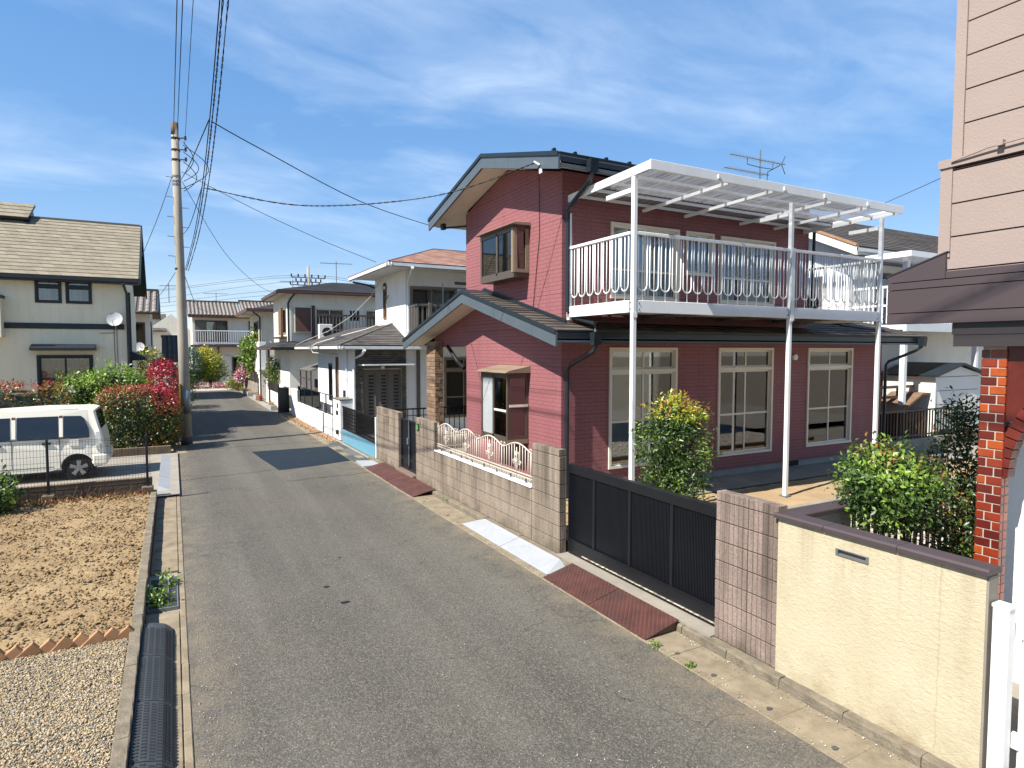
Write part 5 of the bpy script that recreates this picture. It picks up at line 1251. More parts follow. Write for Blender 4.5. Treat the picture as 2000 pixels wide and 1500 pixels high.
m = MB(); m.cbox(vx - .28, vx + .05, vy - .012, vy + 1.487, vz + .3, vz + .58, .05); m.build('bumper', 'van_paint', van)
m = MB(); m.add([(vx - .09, vy + .12, vz + 1.13), (vx - .09, vy + 1.35, vz + 1.13), (vx - .18, vy + 1.3, vz + 1.54), (vx - .18, vy + .17, vz + 1.54)], [(0, 1, 2, 3)]); m.v = [(a + .014, b, c_ + .006) for a, b, c_ in m.v]; m.build('rear_window', 'glass_dark', van)
m = MB(); m.tube([(vx - .5, vy + .12, vz + 1.62), (vx - 2.0, vy + .13, vz + 1.6)], .012, 5); m.build('roof_rail', 'van_paint', van)
for dx in (-.52, -2.78):
    for yy in (vy + .02, vy + 1.3):
        m = MB(); m.disc((vx + dx, yy + .08, vz + .27), 'y', .27, .16, 26); wh = m.build('wheel', 'tyre', van)
        m = MB(); m.disc((vx + dx, yy - .002, vz + .27), 'y', .185, .012, 24); m.build('rim', 'van_trim', wh)
        m = MB()
        for k in range(5):
            a = k * 2 * math.pi / 5 + .3; ca, sa = math.cos(a), math.sin(a); P = lambda r_, w_: (vx + dx + r_ * ca - w_ * sa, yy - .013, vz + .27 + r_ * sa + w_ * ca)
            m.add([P(.03, -.03), P(.175, -.045), P(.175, .045), P(.03, .03)], [(0, 1, 2, 3)])
        m.disc((vx + dx, yy - .012, vz + .27), 'y', .05, .01, 14); m.build('spoke', 'alloy', wh)
        m = MB(); m.disc((vx + dx, yy + .06, vz + .29), 'y', .325, .1, 24); m.build('wheel_well', 'interior_dark', van)
# ---- left house
lh = thing('cream_house', 'cream stucco house with tan slate roof and dark trim on the left', 'house', (-4.5, 26, .1))
LX, LY = -1.42, 26.0; k = 26 / 24.7
wz = lambda z: 3 + (z - 3) * k
wx = lambda x: x * k
ops = [(wx(-3.78), wx(-3.08), wz(4.5), wz(5.28)), (wx(-2.98), wx(-2.27), wz(4.5), wz(5.28)), (wx(-3.8), wx(-2.3), .55, wz(2.84))]
wall(lh, 'y', LY, rectpoly(-9.5, LX, .1, wz(5.4)), ops, 'cream_stucco', .15)
wall(lh, 'x', LX, [(LY + .15, .1), (33, .1), (33, 5.4), (29.5, 7.6), (LY + .15, 5.4)], [(26.9, 28.2, 3.9, 5.0)], 'cream_stucco', .15, -1)
for a, b, c, d in ops[:2]: window(lh, 'y', LY, a, b, c, d, (), 'dark_trim', 'glass', .06, c + (d - c) * .68, None, 1, .03, .1, 'interior_dark', ((.05, .6),))
window(lh, 'y', LY, *ops[2][:2], ops[2][2], ops[2][3], (.5,), 'dark_trim', 'glass', .08, None, None, 1, .04, .1, 'interior_dark', ((.0, 1.),))
window(lh, 'x', LX, 26.9, 28.2, 3.9, 5.0, (.5,), 'dark_trim', 'glass', .06, None, None, -1, .03, .1, 'interior_dark')
MB().prism([(LY - .42, 3.0), (LY - .42, 3.07), (LY - .1, 3.18), (LY, 3.2), (LY, 2.98), (LY - .1, 2.98)], 'x', wx(-3.92), wx(-2.2)).build('door_hood', 'dark_trim', lh)
MB().box(-9.5, LX - .05, LY - .03, LY, wz(3.68), wz(3.86)).build('trim_band', 'dark_trim', lh)
m = MB(); m.box(-8, -4.82, LY - .45, LY, wz(3.39), wz(4.6)); m.build('bay_box', 'cream_stucco', lh); MB().box(-8, -4.77, LY - .5, LY, wz(4.6), wz(4.68)).build('bay_roof', 'dark_trim', lh)
ze = wz(5.34); zr = wz(7.16); yr = LY + 2.9; ye = LY - .45
rx1 = wx(-.93); 
zr = 3 + (7.16 - 3) * ((LY + 2.9) / 24.7)
roof_plane(lh, (-10, ye, ze), (rx1, ye, ze), (rx1 + .03, yr, zr), (-10, yr, zr), 'shingle_tan', .24, .14, 'dark_trim', .022)
roof_plane(lh, (rx1, yr + 3.4, ze), (-10, yr + 3.4, ze), (-10, yr, zr), (rx1 + .03, yr, zr), 'shingle_tan', .4, .14, 'dark_trim', .022)
# raised ridge part at the left
xr = -4.45; m = MB()
roof_plane(lh, (-10, yr - .5, zr - .1), (xr, yr - .5, zr - .1), (xr + .12, yr + .2, zr + .52), (-10, yr + .2, zr + .52), 'shingle_tan', .24, .1, 'dark_trim', .022)
MB().prism([(yr - .5, zr - .3), (yr + .2, zr + .5), (yr + 1, zr - .3)], 'x', xr - .1, xr + .02).build('gable_end', 'dark_trim', lh)
MB().prism([(ye - .02, ze - .2), (yr, zr - .2), (yr + 3.4, ze - .2), (yr + 3.4, ze + .03), (yr, zr + .04), (ye - .02, ze + .03)], 'x', rx1 + .01, rx1 + .06).build('barge_board', 'dark_trim', lh)
MB().box(-10, rx1, yr - .06, yr + .06, zr - .02, zr + .05).build('ridge_cap', 'shutter_grey', lh)
MB().box(-10, rx1 - .02, LY - .4, LY, ze - .17, ze - .13).build('soffit', 'dark_trim', lh)
gutter(lh, (rx1, ye - .01, ze + .02), (-10, ye - .01, ze + .02), 'dark_gutter', .15, .16)
downpipe(lh, [(LX - .02, ye, ze - .15), (LX + .06, LY - .06, ze - .5), (LX + .06, LY - .06, .2)], 'dark_gutter', .045); downpipe(lh, [(LX + .08, LY + .9, 5.1), (LX + .08, LY + .9, .2)], 'dark_gutter', .045)
MB().prism([(LX, 3.0), (LX + .55, 2.75), (LX + .55, 2.62), (LX, 2.62)], 'y', LY + .5, LY + 2.4).build('side_hood', 'dark_trim', lh)
m = MB(); 
for x in (-1.78, -1.7): m.tube([(x, LY - .01, wz(3.85)), (x + .02, LY - .01, 1.2)], .01, 4)
m.tube([(-2.2, LY - .012, 3.58), (-1.75, LY - .012, 3.6)], .01, 4); m.build('wall_cable', 'grey_cable', lh)
def dish(loc, r, label, yaw=0):
    t = thing('satellite_dish', label, 'satellite dish', loc); x, y, z = loc; m = MB(); n = 18; vs = [(x, y, z)]; fs = []
    ax = Vector((-.25 + yaw, -1, .35)).normalized(); u = ax.cross(Vector((0, 0, 1))).normalized(); w = u.cross(ax)
    for q in range(1, 4):
        for j in range(n):
            a = 2 * math.pi * j / n; rr_ = r * q / 3; vs.append(tuple(Vector(loc) + (u * math.cos(a) + w * math.sin(a)) * rr_ + ax * (.22 * r * (q / 3) ** 2)))
    for j in range(n):
        fs.append((0, 1 + j, 1 + (j + 1) % n))
        for q in range(2): fs.append((1 + q * n + j, 1 + (q + 1) * n + j, 1 + (q + 1) * n + (j + 1) % n, 1 + q * n + (j + 1) % n))
    m.add(vs, fs).build('reflector', 'dish', t, True)
    tip = Vector(loc) + ax * r * 1.1 - w * r * .5
    m = MB(); m.tube([Vector(loc) - w * r * .95 + ax * .05, tip], .012, 5); m.box(tip.x - .05, tip.x + .05, tip.y - .05, tip.y + .03, tip.z - .04, tip.z + .06); m.build('feed_arm', 'white_paint', t)
    m = MB(); m.tube([loc, (x, y + .25, z - .05), (x, y + .3, z - .35)], .022, 6); m.build('mount', 'galv', t); return t
dish((wx(-1.63), LY - .32, wz(4.0)), .25, 'grey satellite dish on the corner of the cream house')
# ---- plants of the left garden
def pick_hedge(P, N):
    t = (P[:, 2] - .3) / 1.75 + N[:, 2] * .3 + RNG.normal(size=len(P)) * .22 + lump(P, 1.1) * .25
    return np.select([t > 1.25, t > .95, t > .62, t > .35], [0, 1, 2, 3], RNG.integers(2, 5, len(P)))
HM = ['leaf_crimson', 'leaf_red', 'leaf_orange', 'leaf_green', 'leaf_dark']
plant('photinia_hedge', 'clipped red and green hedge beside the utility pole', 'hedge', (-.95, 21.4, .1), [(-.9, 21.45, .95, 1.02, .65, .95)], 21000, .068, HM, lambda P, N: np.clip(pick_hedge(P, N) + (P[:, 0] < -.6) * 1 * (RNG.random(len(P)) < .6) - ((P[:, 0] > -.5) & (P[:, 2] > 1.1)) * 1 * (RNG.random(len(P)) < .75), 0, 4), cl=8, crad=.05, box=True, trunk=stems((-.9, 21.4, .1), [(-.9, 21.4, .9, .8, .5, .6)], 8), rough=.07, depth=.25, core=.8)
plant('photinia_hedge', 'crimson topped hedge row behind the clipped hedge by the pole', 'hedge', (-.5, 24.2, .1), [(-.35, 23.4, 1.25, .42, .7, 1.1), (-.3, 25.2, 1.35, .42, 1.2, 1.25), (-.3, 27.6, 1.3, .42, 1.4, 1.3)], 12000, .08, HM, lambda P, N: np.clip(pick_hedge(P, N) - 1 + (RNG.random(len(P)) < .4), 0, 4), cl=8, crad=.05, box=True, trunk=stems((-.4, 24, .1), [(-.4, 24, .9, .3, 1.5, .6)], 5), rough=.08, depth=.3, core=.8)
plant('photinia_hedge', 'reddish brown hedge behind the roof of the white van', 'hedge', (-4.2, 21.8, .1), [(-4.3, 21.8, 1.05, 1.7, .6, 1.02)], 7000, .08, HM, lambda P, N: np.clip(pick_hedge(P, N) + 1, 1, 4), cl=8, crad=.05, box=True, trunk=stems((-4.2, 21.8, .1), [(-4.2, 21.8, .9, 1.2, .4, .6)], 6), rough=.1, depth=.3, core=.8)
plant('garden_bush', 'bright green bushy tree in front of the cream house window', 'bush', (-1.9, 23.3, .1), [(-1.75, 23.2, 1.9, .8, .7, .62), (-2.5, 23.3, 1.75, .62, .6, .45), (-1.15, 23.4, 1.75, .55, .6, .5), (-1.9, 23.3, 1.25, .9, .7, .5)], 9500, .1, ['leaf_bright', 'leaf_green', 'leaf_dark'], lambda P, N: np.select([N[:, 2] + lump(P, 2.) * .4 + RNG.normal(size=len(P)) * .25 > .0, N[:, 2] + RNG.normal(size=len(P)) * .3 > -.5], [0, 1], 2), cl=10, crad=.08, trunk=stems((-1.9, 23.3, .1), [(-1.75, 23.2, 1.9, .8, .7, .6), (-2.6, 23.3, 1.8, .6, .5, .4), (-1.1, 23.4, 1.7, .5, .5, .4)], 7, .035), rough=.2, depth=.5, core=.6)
plant('garden_bush', 'small leafy shoot at the left edge behind the van', 'bush', (-4.9, 20.8, .1), [(-5.0, 20.9, 1.9, .35, .3, .35)], 900, .09, ['leaf_orange', 'leaf_green'], lambda P, N: RNG.integers(0, 2, len(P)), cl=6, crad=.09, trunk=stems((-5, 20.9, .1), [(-5, 20.9, 1.8, .3, .3, .3)], 4), rough=.3, depth=.7)
plant('garden_bush', 'green bush at the left edge by the mesh fence', 'bush', (-2.75, 13.85, .15), [(-2.85, 13.85, .5, .42, .36, .4), (-2.8, 13.7, .3, .3, .3, .25)], 1500, .1, ['leaf_bright', 'leaf_green', 'leaf_dark'], lambda P, N: RNG.integers(0, 3, len(P)), cl=8, crad=.07, trunk=stems((-2.8, 13.85, .15), [(-2.8, 13.85, .5, .3, .3, .3)], 5, .012), rough=.25, depth=.6)
plant('garden_bush', 'rounded olive bush behind the cream house corner', 'bush', (-1.0, 33.5, 0), [(-1.0, 33.5, 2.0, .75, .8, 1.1), (-.75, 33.5, 1.0, .9, .8, .9)], 4200, .13, ['leaf_yellow', 'leaf_green', 'leaf_dark'], lambda P, N: np.select([(P[:, 2] > 1.9) & (RNG.random(len(P)) < .6), RNG.random(len(P)) < .6], [0, 1], 2), cl=8, crad=.1, trunk=stems((-.9, 33.5, 0), [(-.9, 33.5, 1.6, .5, .5, .7)], 4), rough=.15)
plant('garden_bush', 'dark green bush just left of the utility pole', 'bush', (-.05, 36, 0), [(-.1, 36, 1.1, .9, .9, 1.1), (.35, 37, .9, .7, .8, .9)], 3800, .13, ['leaf_green', 'leaf_dark'], lambda P, N: RNG.integers(0, 2, len(P)), cl=8, crad=.1, trunk=stems((0, 36, 0), [(0, 36, 1, .5, .5, .7)], 4), rough=.15)
hk = thing('hedge_kerb', 'low dark block kerb under the clipped hedge', 'kerb', (-1.3, 20.3, .05))
for i in range(6): MB().cbox(-2.5 + i * .4, -2.104 + i * .4, 20.25, 20.37, .05, .27, .008).build('block', 'block_brown', hk)
# dry twigs at the foot of the mesh fence
m = MB()
for i in range(60):
    x, y = -random.uniform(.6, 3.2), 14.2 + random.uniform(-.12, .1); a = random.uniform(-1, 1); m.tube([(x, y, .16), (x + a * .12, y - .02, .2 + random.uniform(0, .1)), (x + a * .25, y - .05, .22 + random.uniform(0, .22))], .004, 4)
P = np.stack([RNG.uniform(-3.4, -.5, 700), RNG.normal(14.15, .1, 700), np.full(700, .18)], 1)
t = thing('dry_weeds', 'dry brown leaves and twigs along the foot of the mesh fence', 'dead weeds', (-2, 14.2, .15)); m.build('twig', 'wood', t); leaf_mesh('dead_leaf_mass', P, np.tile([0, 0, 1.], (700, 1)), .07, RNG.integers(0, 3, 700), ['leaf_dry', 'leaf_orange', 'leaf_maroon'], t, .4)
# ---- utility pole
up = thing('utility_pole', 'tall tapered concrete utility pole with step bolts', 'utility pole', (.33, 22.2, 0))
m = MB(); m.tube([(.33, 22.2, -.1), (.3, 22.2, 3.3), (.27, 22.2, 6.6), (.24, 22.2, 9.97)], [.165, .148, .127, .105], 20); m.build('shaft', 'pole', up, True)
m = MB(); m.tube([(.24, 22.2, 9.6), (.24, 22.2, 9.98)], [.108, .107], 18); m.build('top_stain', 'pole_top', up, True)
m = MB(); m.tube([(.325, 22.2, 1.0), (.318, 22.2, 1.75)], [.162, .157], 20); m.build('sleeve', 'galv', up, True); m = MB(); m.tube([(.331, 22.2, .02), (.33, 22.2, .25)], [.17, .168], 20); m.build('base_band', 'wet_concrete', up, True)
MB().box(.155, .19, 22.0, 22.14, .95, 1.95).build('warning_plate', 'leaf_yellow', up)
for i, z in enumerate(np.arange(5.9, 8.6, .3)):
    s_ = 1 if i % 2 else -1; m = MB(); xx = .26; m.tube([(xx, 22.17, z), (xx + s_ * .3, 22.1, z)], .011, 5); m.build('step_bolt', 'galv', up)
for z in (9.5, 9.15, 8.85, 8.35, 8.2, 8.1, 5.52):
    m = MB(); m.tube([(.255, 22.2, z - .03), (.255, 22.2, z + .03)], .124, 16); m.build('steel_band', 'galv' if z < 8.4 and z > 6 else 'dark_gutter', up)
for z in (9.5, 9.15, 8.85):
    m = MB(); m.tube([(.3, 22.1, z), (.52, 22.0, z)], .02, 6); m.tube([(.52, 22, z - .05), (.52, 22, z + .06)], .035, 8); m.build('insulator', 'van_trim', up)
for k, (z0, z1, rr_) in enumerate(((9.4, 8.4, .35), (9.1, 8.2, .42), (8.8, 7.9, .3), (9.3, 8.0, .5))):
    pts = [(.45 + rr_ * math.sin(a) * (.8 + .2 * k), 22.05, z0 + (z1 - z0) * a / math.pi) for a in np.linspace(0, math.pi, 12)]; m = MB(); m.tube(pts, .012, 5); m.build('jumper_cable', 'cable', up, True)
# ---- wires
def path_wire(pts, r, label, mat='cable', sub=6, strands=1, twist=30):
    P = [Vector(p) for p in pts]; out = []
    for i in range(len(P) - 1):
        p0, p1, p2, p3 = P[max(0, i - 1)], P[i], P[i + 1], P[min(len(P) - 1, i + 2)]
        ns = sub if strands == 1 else max(sub, int((p2 - p1).length * 9))
        for q in range(ns):
            t = q / ns; out.append(.5 * ((2 * p1) + (-p0 + p2) * t + (2 * p0 - 5 * p1 + 4 * p2 - p3) * t * t + (-p0 + 3 * p1 - 3 * p2 + p3) * t ** 3))
    out.append(P[-1]); m = MB()
    for s_ in range(strands):
        acc = 0; pp = []
        for i, p in enumerate(out):
            if i: acc += (out[i] - out[i - 1]).length
            a = acc * twist + s_ * 2 * math.pi / strands; pp.append(p + (Vector((math.cos(a), 0, math.sin(a))) * r * 1.5 if strands > 1 else Vector((0, 0, 0))))
        m.tube(pp, r, 5)
    return tag(m.build('overhead_wire', mat, None, True, loc=P[0]), label, 'wire', 'overhead wires')
path_wire([(.2, 22.15, 9.55), (.25, 10, 9.2), (.3, 0, 9.3), (.33, -10, 9.8)], .01, 'thick black wire running over the camera from the pole top, left of the pair')
path_wire([(.3, 22.15, 9.5), (.33, 10, 9.15), (.36, 0, 9.25), (.4, -10, 9.75)], .01, 'thick black wire running over the camera from the pole top, right of the pair')
path_wire([(.5, 22.0, 9.3), (.5, 10, 9.3), (.6, 0, 9.6), (.7, -10, 10)], .007, 'thin wire just right of the thick pair at the pole top')
CM = [(.42, 22.1, 5.5), (.5, 16, 5.6), (.535, 12.45, 5.87), (.562, 10.24, 6.33), (.587, 8.17, 7.04), (.64, 4, 8.7), (.75, -6, 12.8)]
path_wire(CM, .008, 'straight messenger cable of the twisted bundle, low on the pole')
path_wire([(x + .03, y, z - .02) for x, y, z in CM], .0062, 'twisted cable wound along the messenger, left strand', strands=2, twist=26)
path_wire([(x + .085, y, z - .03) for x, y, z in CM], .0055, 'twisted cable wound along the messenger, right strand', strands=2, twist=22)
path_wire([(.56, 10.3, 6.36), (.42, 15, 6.9), (.35, 22.1, 8.2)], .009, 'wire slanting from the cable bundle up to the pole')
path_wire([(.535, 12.45, 5.87), (.45, 17, 6.0), (.4, 22.1, 6.6)], .008, 'slack loop of wire hanging between bundle and pole')
path_wire([(.6, 10.2, 6.3), (1.3, 10.8, 6.2), (3.4, 12.7, 6.0), (5.78, 15.0, 6.14), (6.0, 14.5, 6.02)], .0085, 'service drop wire from the bundle to the red house eave')
path_wire([(.58, 12.4, 5.85), (2.2, 11.9, 5.62), (4.2, 10.6, 5.75), (5.68, 9.62, 6.28)], .007, 'twisted service wire sagging across to the red house gable', strands=2, twist=30)
path_wire([(.4, 22.1, 8.5), (2.4, 21.7, 7.5), (4.4, 21.2, 6.6), (6.1, 20.8, 5.95)], .009, 'service wire from the pole to the white house roof corner')
path_wire([(.4, 22.1, 8.2), (1.8, 26, 6.7), (3.4, 30.5, 6.0), (4.7, 34.2, 5.9)], .009, 'service wire from the pole to the brown trimmed house')
path_wire([(.35, 22.3, 5.5), (1.3, 38, 5.3), (2.9, 58.8, 6.2)], .012, 'service wire from low on the pole to the far tiled house')
path_wire([(.18, 22.2, 8.5), (-.3, 24, 7.4), (-1.0, 27, 6.2)], .01, 'wire from the pole down to the cream house roof', mat='grey_cable')
path_wire([(.2, 22.2, 5.5), (-.4, 28, 5.1), (-1.2, 38, 5.3)], .009, 'wire from the pole to the tiled house behind the cream house', mat='grey_cable')

# ================================================================== GARDEN PLANTS ON THE RIGHT
plant('nandina_shrub', 'tall leafy shrub with orange tips behind the black sliding gate', 'shrub', (7.07, 7.6, .2), [(7.07, 7.6, 1.45, .55, .55, .55), (7.1, 7.6, .85, .5, .5, .6), (7.05, 7.6, 1.95, .38, .38, .3), (7.35, 7.5, 1.9, .25, .25, .22)], 9500, .075, ['leaf_orange', 'leaf_yellow', 'leaf_bright', 'leaf_green', 'leaf_dark'],
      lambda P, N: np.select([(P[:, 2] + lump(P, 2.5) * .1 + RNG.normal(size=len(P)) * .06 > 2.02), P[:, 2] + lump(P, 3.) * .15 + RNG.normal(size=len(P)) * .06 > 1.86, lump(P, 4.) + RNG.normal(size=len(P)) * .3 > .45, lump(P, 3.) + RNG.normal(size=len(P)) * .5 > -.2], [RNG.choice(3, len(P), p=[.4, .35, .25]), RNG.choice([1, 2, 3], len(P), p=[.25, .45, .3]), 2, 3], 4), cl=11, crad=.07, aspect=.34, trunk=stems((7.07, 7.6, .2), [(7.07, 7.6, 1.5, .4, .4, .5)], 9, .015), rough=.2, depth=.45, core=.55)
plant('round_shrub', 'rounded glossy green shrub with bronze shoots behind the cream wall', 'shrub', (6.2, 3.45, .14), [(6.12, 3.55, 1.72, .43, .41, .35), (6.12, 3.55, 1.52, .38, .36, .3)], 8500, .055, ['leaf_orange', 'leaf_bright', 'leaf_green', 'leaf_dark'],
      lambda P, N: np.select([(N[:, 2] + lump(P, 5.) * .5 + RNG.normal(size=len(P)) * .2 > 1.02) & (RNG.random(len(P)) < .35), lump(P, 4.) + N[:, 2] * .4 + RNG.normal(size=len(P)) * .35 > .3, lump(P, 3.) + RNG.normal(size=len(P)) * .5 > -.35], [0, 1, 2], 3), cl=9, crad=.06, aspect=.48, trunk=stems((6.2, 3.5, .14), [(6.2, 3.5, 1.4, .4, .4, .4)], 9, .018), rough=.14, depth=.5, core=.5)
plant('slender_shrub', 'slender dark green shrub next to the glazed brick pier', 'shrub', (7.15, 3.42, .14), [(7.15, 3.45, 1.7, .26, .26, .62), (7.1, 3.45, 1.1, .27, .27, .5), (7.15, 3.42, 2.25, .14, .14, .25)], 5200, .055, ['leaf_orange', 'leaf_green', 'leaf_dark'],
      lambda P, N: np.select([(RNG.random(len(P)) < .12), RNG.random(len(P)) < .5], [0, 1], 2), cl=8, crad=.06, aspect=.42, trunk=stems((7.15, 3.42, .14), [(7.15, 3.42, 1.6, .15, .15, .7)], 5, .015), rough=.25, depth=.55)

# ================================================================== WHITE HOUSE (second on the right)
wh = thing('white_house', 'white stucco house with arched windows and hipped reddish roof', 'house', (7.0, 20.45, .12))
WX, WY = 7.0, 20.45
wall(wh, 'x', WX, rectpoly(WY + .152, 24.05, 3.0, 5.72), [(22.55, 22.95, 4.15, 5.25)], 'white_stucco', .15)
wall(wh, 'y', WY, rectpoly(WX, 14, .1, 5.72), [(7.16, 8.9, 3.75, 5.18), (9.2, 10.9, 3.75, 5.18), (8.38, 10.2, .6, 2.75)], 'white_stucco', .15)
window(wh, 'x', WX, 22.55, 22.95, 4.15, 5.25, (), 'wood', 'glass', .05, 4.95, None, 1, .03, .1, 'interior_dark', ((0, .5),))
m = MB(); m.prism([(22.51 + .0, 5.25)] + [(22.75 - .24 * math.cos(a), 5.25 + .24 * math.sin(a)) for a in np.linspace(0, math.pi, 13)] + [(22.99, 5.25)], 'x', WX - .035, WX - .002); ar = m.build('arch_frame', 'wood', wh)
m = MB(); m.prism([(22.75 - .18 * math.cos(a), 5.25 + .18 * math.sin(a)) for a in np.linspace(0, math.pi, 13)], 'x', WX - .04, WX - .036); m.build('pane', 'glass_dark', ar)
window(wh, 'y', WY, 7.16, 8.9, 3.75, 5.18, (.45,), 'bronze_light', 'glass', .06, None, None, 1, .03, .1, 'interior_dark', ((.4, .9),)); window(wh, 'y', WY, 9.2, 10.9, 3.75, 5.18, (.5,), 'bronze_light', 'glass', .06, None, None, 1, .03, .1, 'interior_dark', ((0, .9),))
window(wh, 'y', WY, 8.38, 10.2, .6, 2.75, (.42,), 'bronze_light', 'glass', .06, 2.3, .42, 1, .03, .1, 'interior_dark', ((.5, .9),))
MB().box(7.36, 7.49, WY - .03, WY, .5, 3.0).build('wall_strip', 'shutter_grey', wh)
MB().box(8.8, 9.3, WY - .02, WY, 5.3, 5.4).build('vent_grille', 'shutter_grey', wh)
# balcony rail of the white house
m = MB(); m.box(7.05, 13, 19.5, 19.56, 4.45, 4.52); m.box(7.05, 7.11, 19.56, WY, 4.45, 4.52); bl = m.build('balcony_rail', 'shutter_grey', wh)
for x in np.arange(7.1, 13, .16): MB().box(x - .025, x + .025, 19.515, 19.545, 3.55, 4.45).build('baluster', 'shutter_grey', bl)
for y in np.arange(19.6, 20.4, .15): MB().box(7.06, 7.1, y - .025, y + .025, 3.55, 4.45).build('baluster', 'shutter_grey', bl)
MB().box(7.46, 7.56, 19.46, 19.54, 3.55, 4.56).build('newel', 'shutter_grey', bl)
MB().box(7.02, 13, 19.45, WY, 3.42, 3.52).build('balcony_floor', 'grey_stucco', wh)
m = MB(); m.tube([(7.3, 19.75, 5.1), (12, 19.75, 5.1)], .022, 6); m.tube([(8.05, 19.7, 3.5), (8.05, 19.7, 5.25)], .02, 6); m.build('laundry_pole', 'galv', wh)
# hipped upper roof
E0 = [(6.07, 19.36, 5.8), (6.07, 24.45, 5.8), (13.5, 24.45, 5.8), (13.5, 19.36, 5.8)]; RA, RB = (8.6, 21.9, 6.72), (11.4, 21.9, 6.72)
roof_plane(wh, E0[0], E0[3], RB, RA, 'shingle_red', .26, .06, 'brown_trim'); roof_plane(wh, E0[1], E0[0], RA, RA, 'shingle_red', .26, .06, 'brown_trim'); roof_plane(wh, E0[2], E0[1], RA, RB, 'shingle_red', .5, .06, 'brown_trim')
m = MB(); m.tube([E0[0], RA], .035, 5); m.tube([E0[1], RA], .035, 5); m.tube([RA, RB], .035, 5); m.build('hip_cap', 'brown_trim', wh)
MB().box(6.12, 13.5, 19.42, 24.4, 5.722, 5.75).build('soffit', 'white_soffit', wh)
m = MB(); m.box(6.08, 6.11, 19.37, 24.44, 5.66, 5.77); m.box(6.111, 13.5, 19.37, 19.4, 5.66, 5.77); m.build('fascia', 'brown_trim', wh)
gutter(wh, (13.5, 19.36, 5.79), (6.0, 19.36, 5.79), 'white_gutter', .1, .13); gutter(wh, (6.07, 19.3, 5.79), (6.07, 24.5, 5.79), 'white_gutter', .1, .13)
downpipe(wh, [(6.85, 19.3, 5.65), (6.95, 20.0, 5.35), (7.06, 20.36, 5.1), (7.06, 20.36, 3.6)], 'white_gutter', .045); downpipe(wh, [(6.2, 24.3, 5.62), (6.7, 24.0, 5.5), (6.95, 23.98, 5.4)], 'dark_gutter', .04)
# entrance wing
wall(wh, 'x', 5.25, rectpoly(20.602, 26.4, .12, 3.12), [(23.75, 24.35, 1.1, 2.5), (22.75, 23.12, .8, 2.75)], 'white_stucco', .15)
wall(wh, 'y', WY, rectpoly(5.25, 6.98, .12, 3.12), [(5.5, 6.82, .2, 2.35)], 'white_stucco', .15)
window(wh, 'x', 5.25, 23.75, 24.35, 1.1, 2.5, (), 'dark_trim', 'glass', .05, None, None, 1, .02, .1, 'leaf_dark'); window(wh, 'x', 5.25, 22.75, 23.12, .8, 2.75, (), 'wood', 'glass', .05, None, None, 1, .03, .1, 'interior_dark')
# brick slips round the door
bp_ = MB().box(5.26, 6.97, WY - .025, WY - .002, 2.36, 3.1).box(5.26, 5.5, WY - .025, WY - .002, .2, 2.355).box(6.82, 6.97, WY - .025, WY - .002, .2, 2.355).build('brick_facing', 'mortar', wh)
z = .2; c = 0
while z < 3.08:
    x = 5.25 - (.09 if c % 2 else 0)
    while x < 6.97:
        a, b = max(5.25, x), min(6.975, x + .18)
        parts = [(a, b)] if z >= 2.35 else [(max(a, p), min(b, q)) for p, q in ((5.25, 5.5), (6.82, 6.975))]
        for p, q in parts:
            if q - p > .03: MB().box(p + .005, q - .005, WY - .045 - random.uniform(0, .012), WY - .02, z + .005, z + .068).build('brick', 'stone_dark', bp_)
        x += .18
    z += .073; c += 1
dr = MB().box(5.5, 6.82, WY + .05, WY + .08, .2, 2.35).build('front_door', 'door_grey', wh)
for i, (a, b) in enumerate(((5.52, 5.94), (5.95, 6.37), (6.38, 6.8))):
    lf = MB().box(a, b, WY + .02, WY + .05, .22, 2.3).build('door_leaf', 'door_grey', dr); cx = (a + b) / 2 + .05
    m = MB()
    for zz in np.arange(.5, 2.2, .115): m.box(cx - .08, cx + .08, WY + .012, WY + .021, zz, zz + .055)
    m.build('louvre_slot', 'interior_dark', dr); MB().box(b - .03, b, WY, WY + .02, .22, 2.3).build('door_stile', 'door_grey', dr)
MB().box(5.35, 7.05, WY - .75, WY - .05, 2.5, 2.54).build('door_canopy', 'white_gutter', wh)
MB().disc((6.15, WY - .1, 2.42), 'z', .06, .09, 12).build('porch_lamp', 'ac_white', wh)
zt = 3.95
roof_plane(wh, (4.62, 19.85, 3.15), (7.7, 19.85, 3.15), (7.7, 21.9, 3.93), (6.98, 21.9, 3.93), 'shingle_grey', .24, .06, 'brown_trim'); roof_plane(wh, (4.62, 28.1, 3.15), (4.62, 19.85, 3.15), (6.98, 21.9, 3.93), (6.98, 28.1, 3.93), 'shingle_grey', .24, .06, 'brown_trim')
m = MB(); m.tube([(4.62, 19.85, 3.17), (6.98, 21.9, 3.95)], .04, 5); m.build('hip_cap', 'shutter_grey', wh)
gutter(wh, (7.6, 19.85, 3.13), (4.55, 19.85, 3.13), 'white_gutter', .1, .11); gutter(wh, (4.62, 19.8, 3.13), (4.62, 28.1, 3.13), 'white_gutter', .1, .11)
MB().box(4.66, 6.98, 19.9, 28.1, 3.02, 3.06).build('soffit', 'dark_trim', wh)
downpipe(wh, [(5.4, 19.8, 3.0), (5.35, 20.0, 2.85), (5.2, 20.4, 2.7), (5.2, 20.4, .2)], 'white_gutter', .045); downpipe(wh, [(5.2, 21.4, 3.0), (5.2, 21.4, .3)], 'white_gutter', .03)
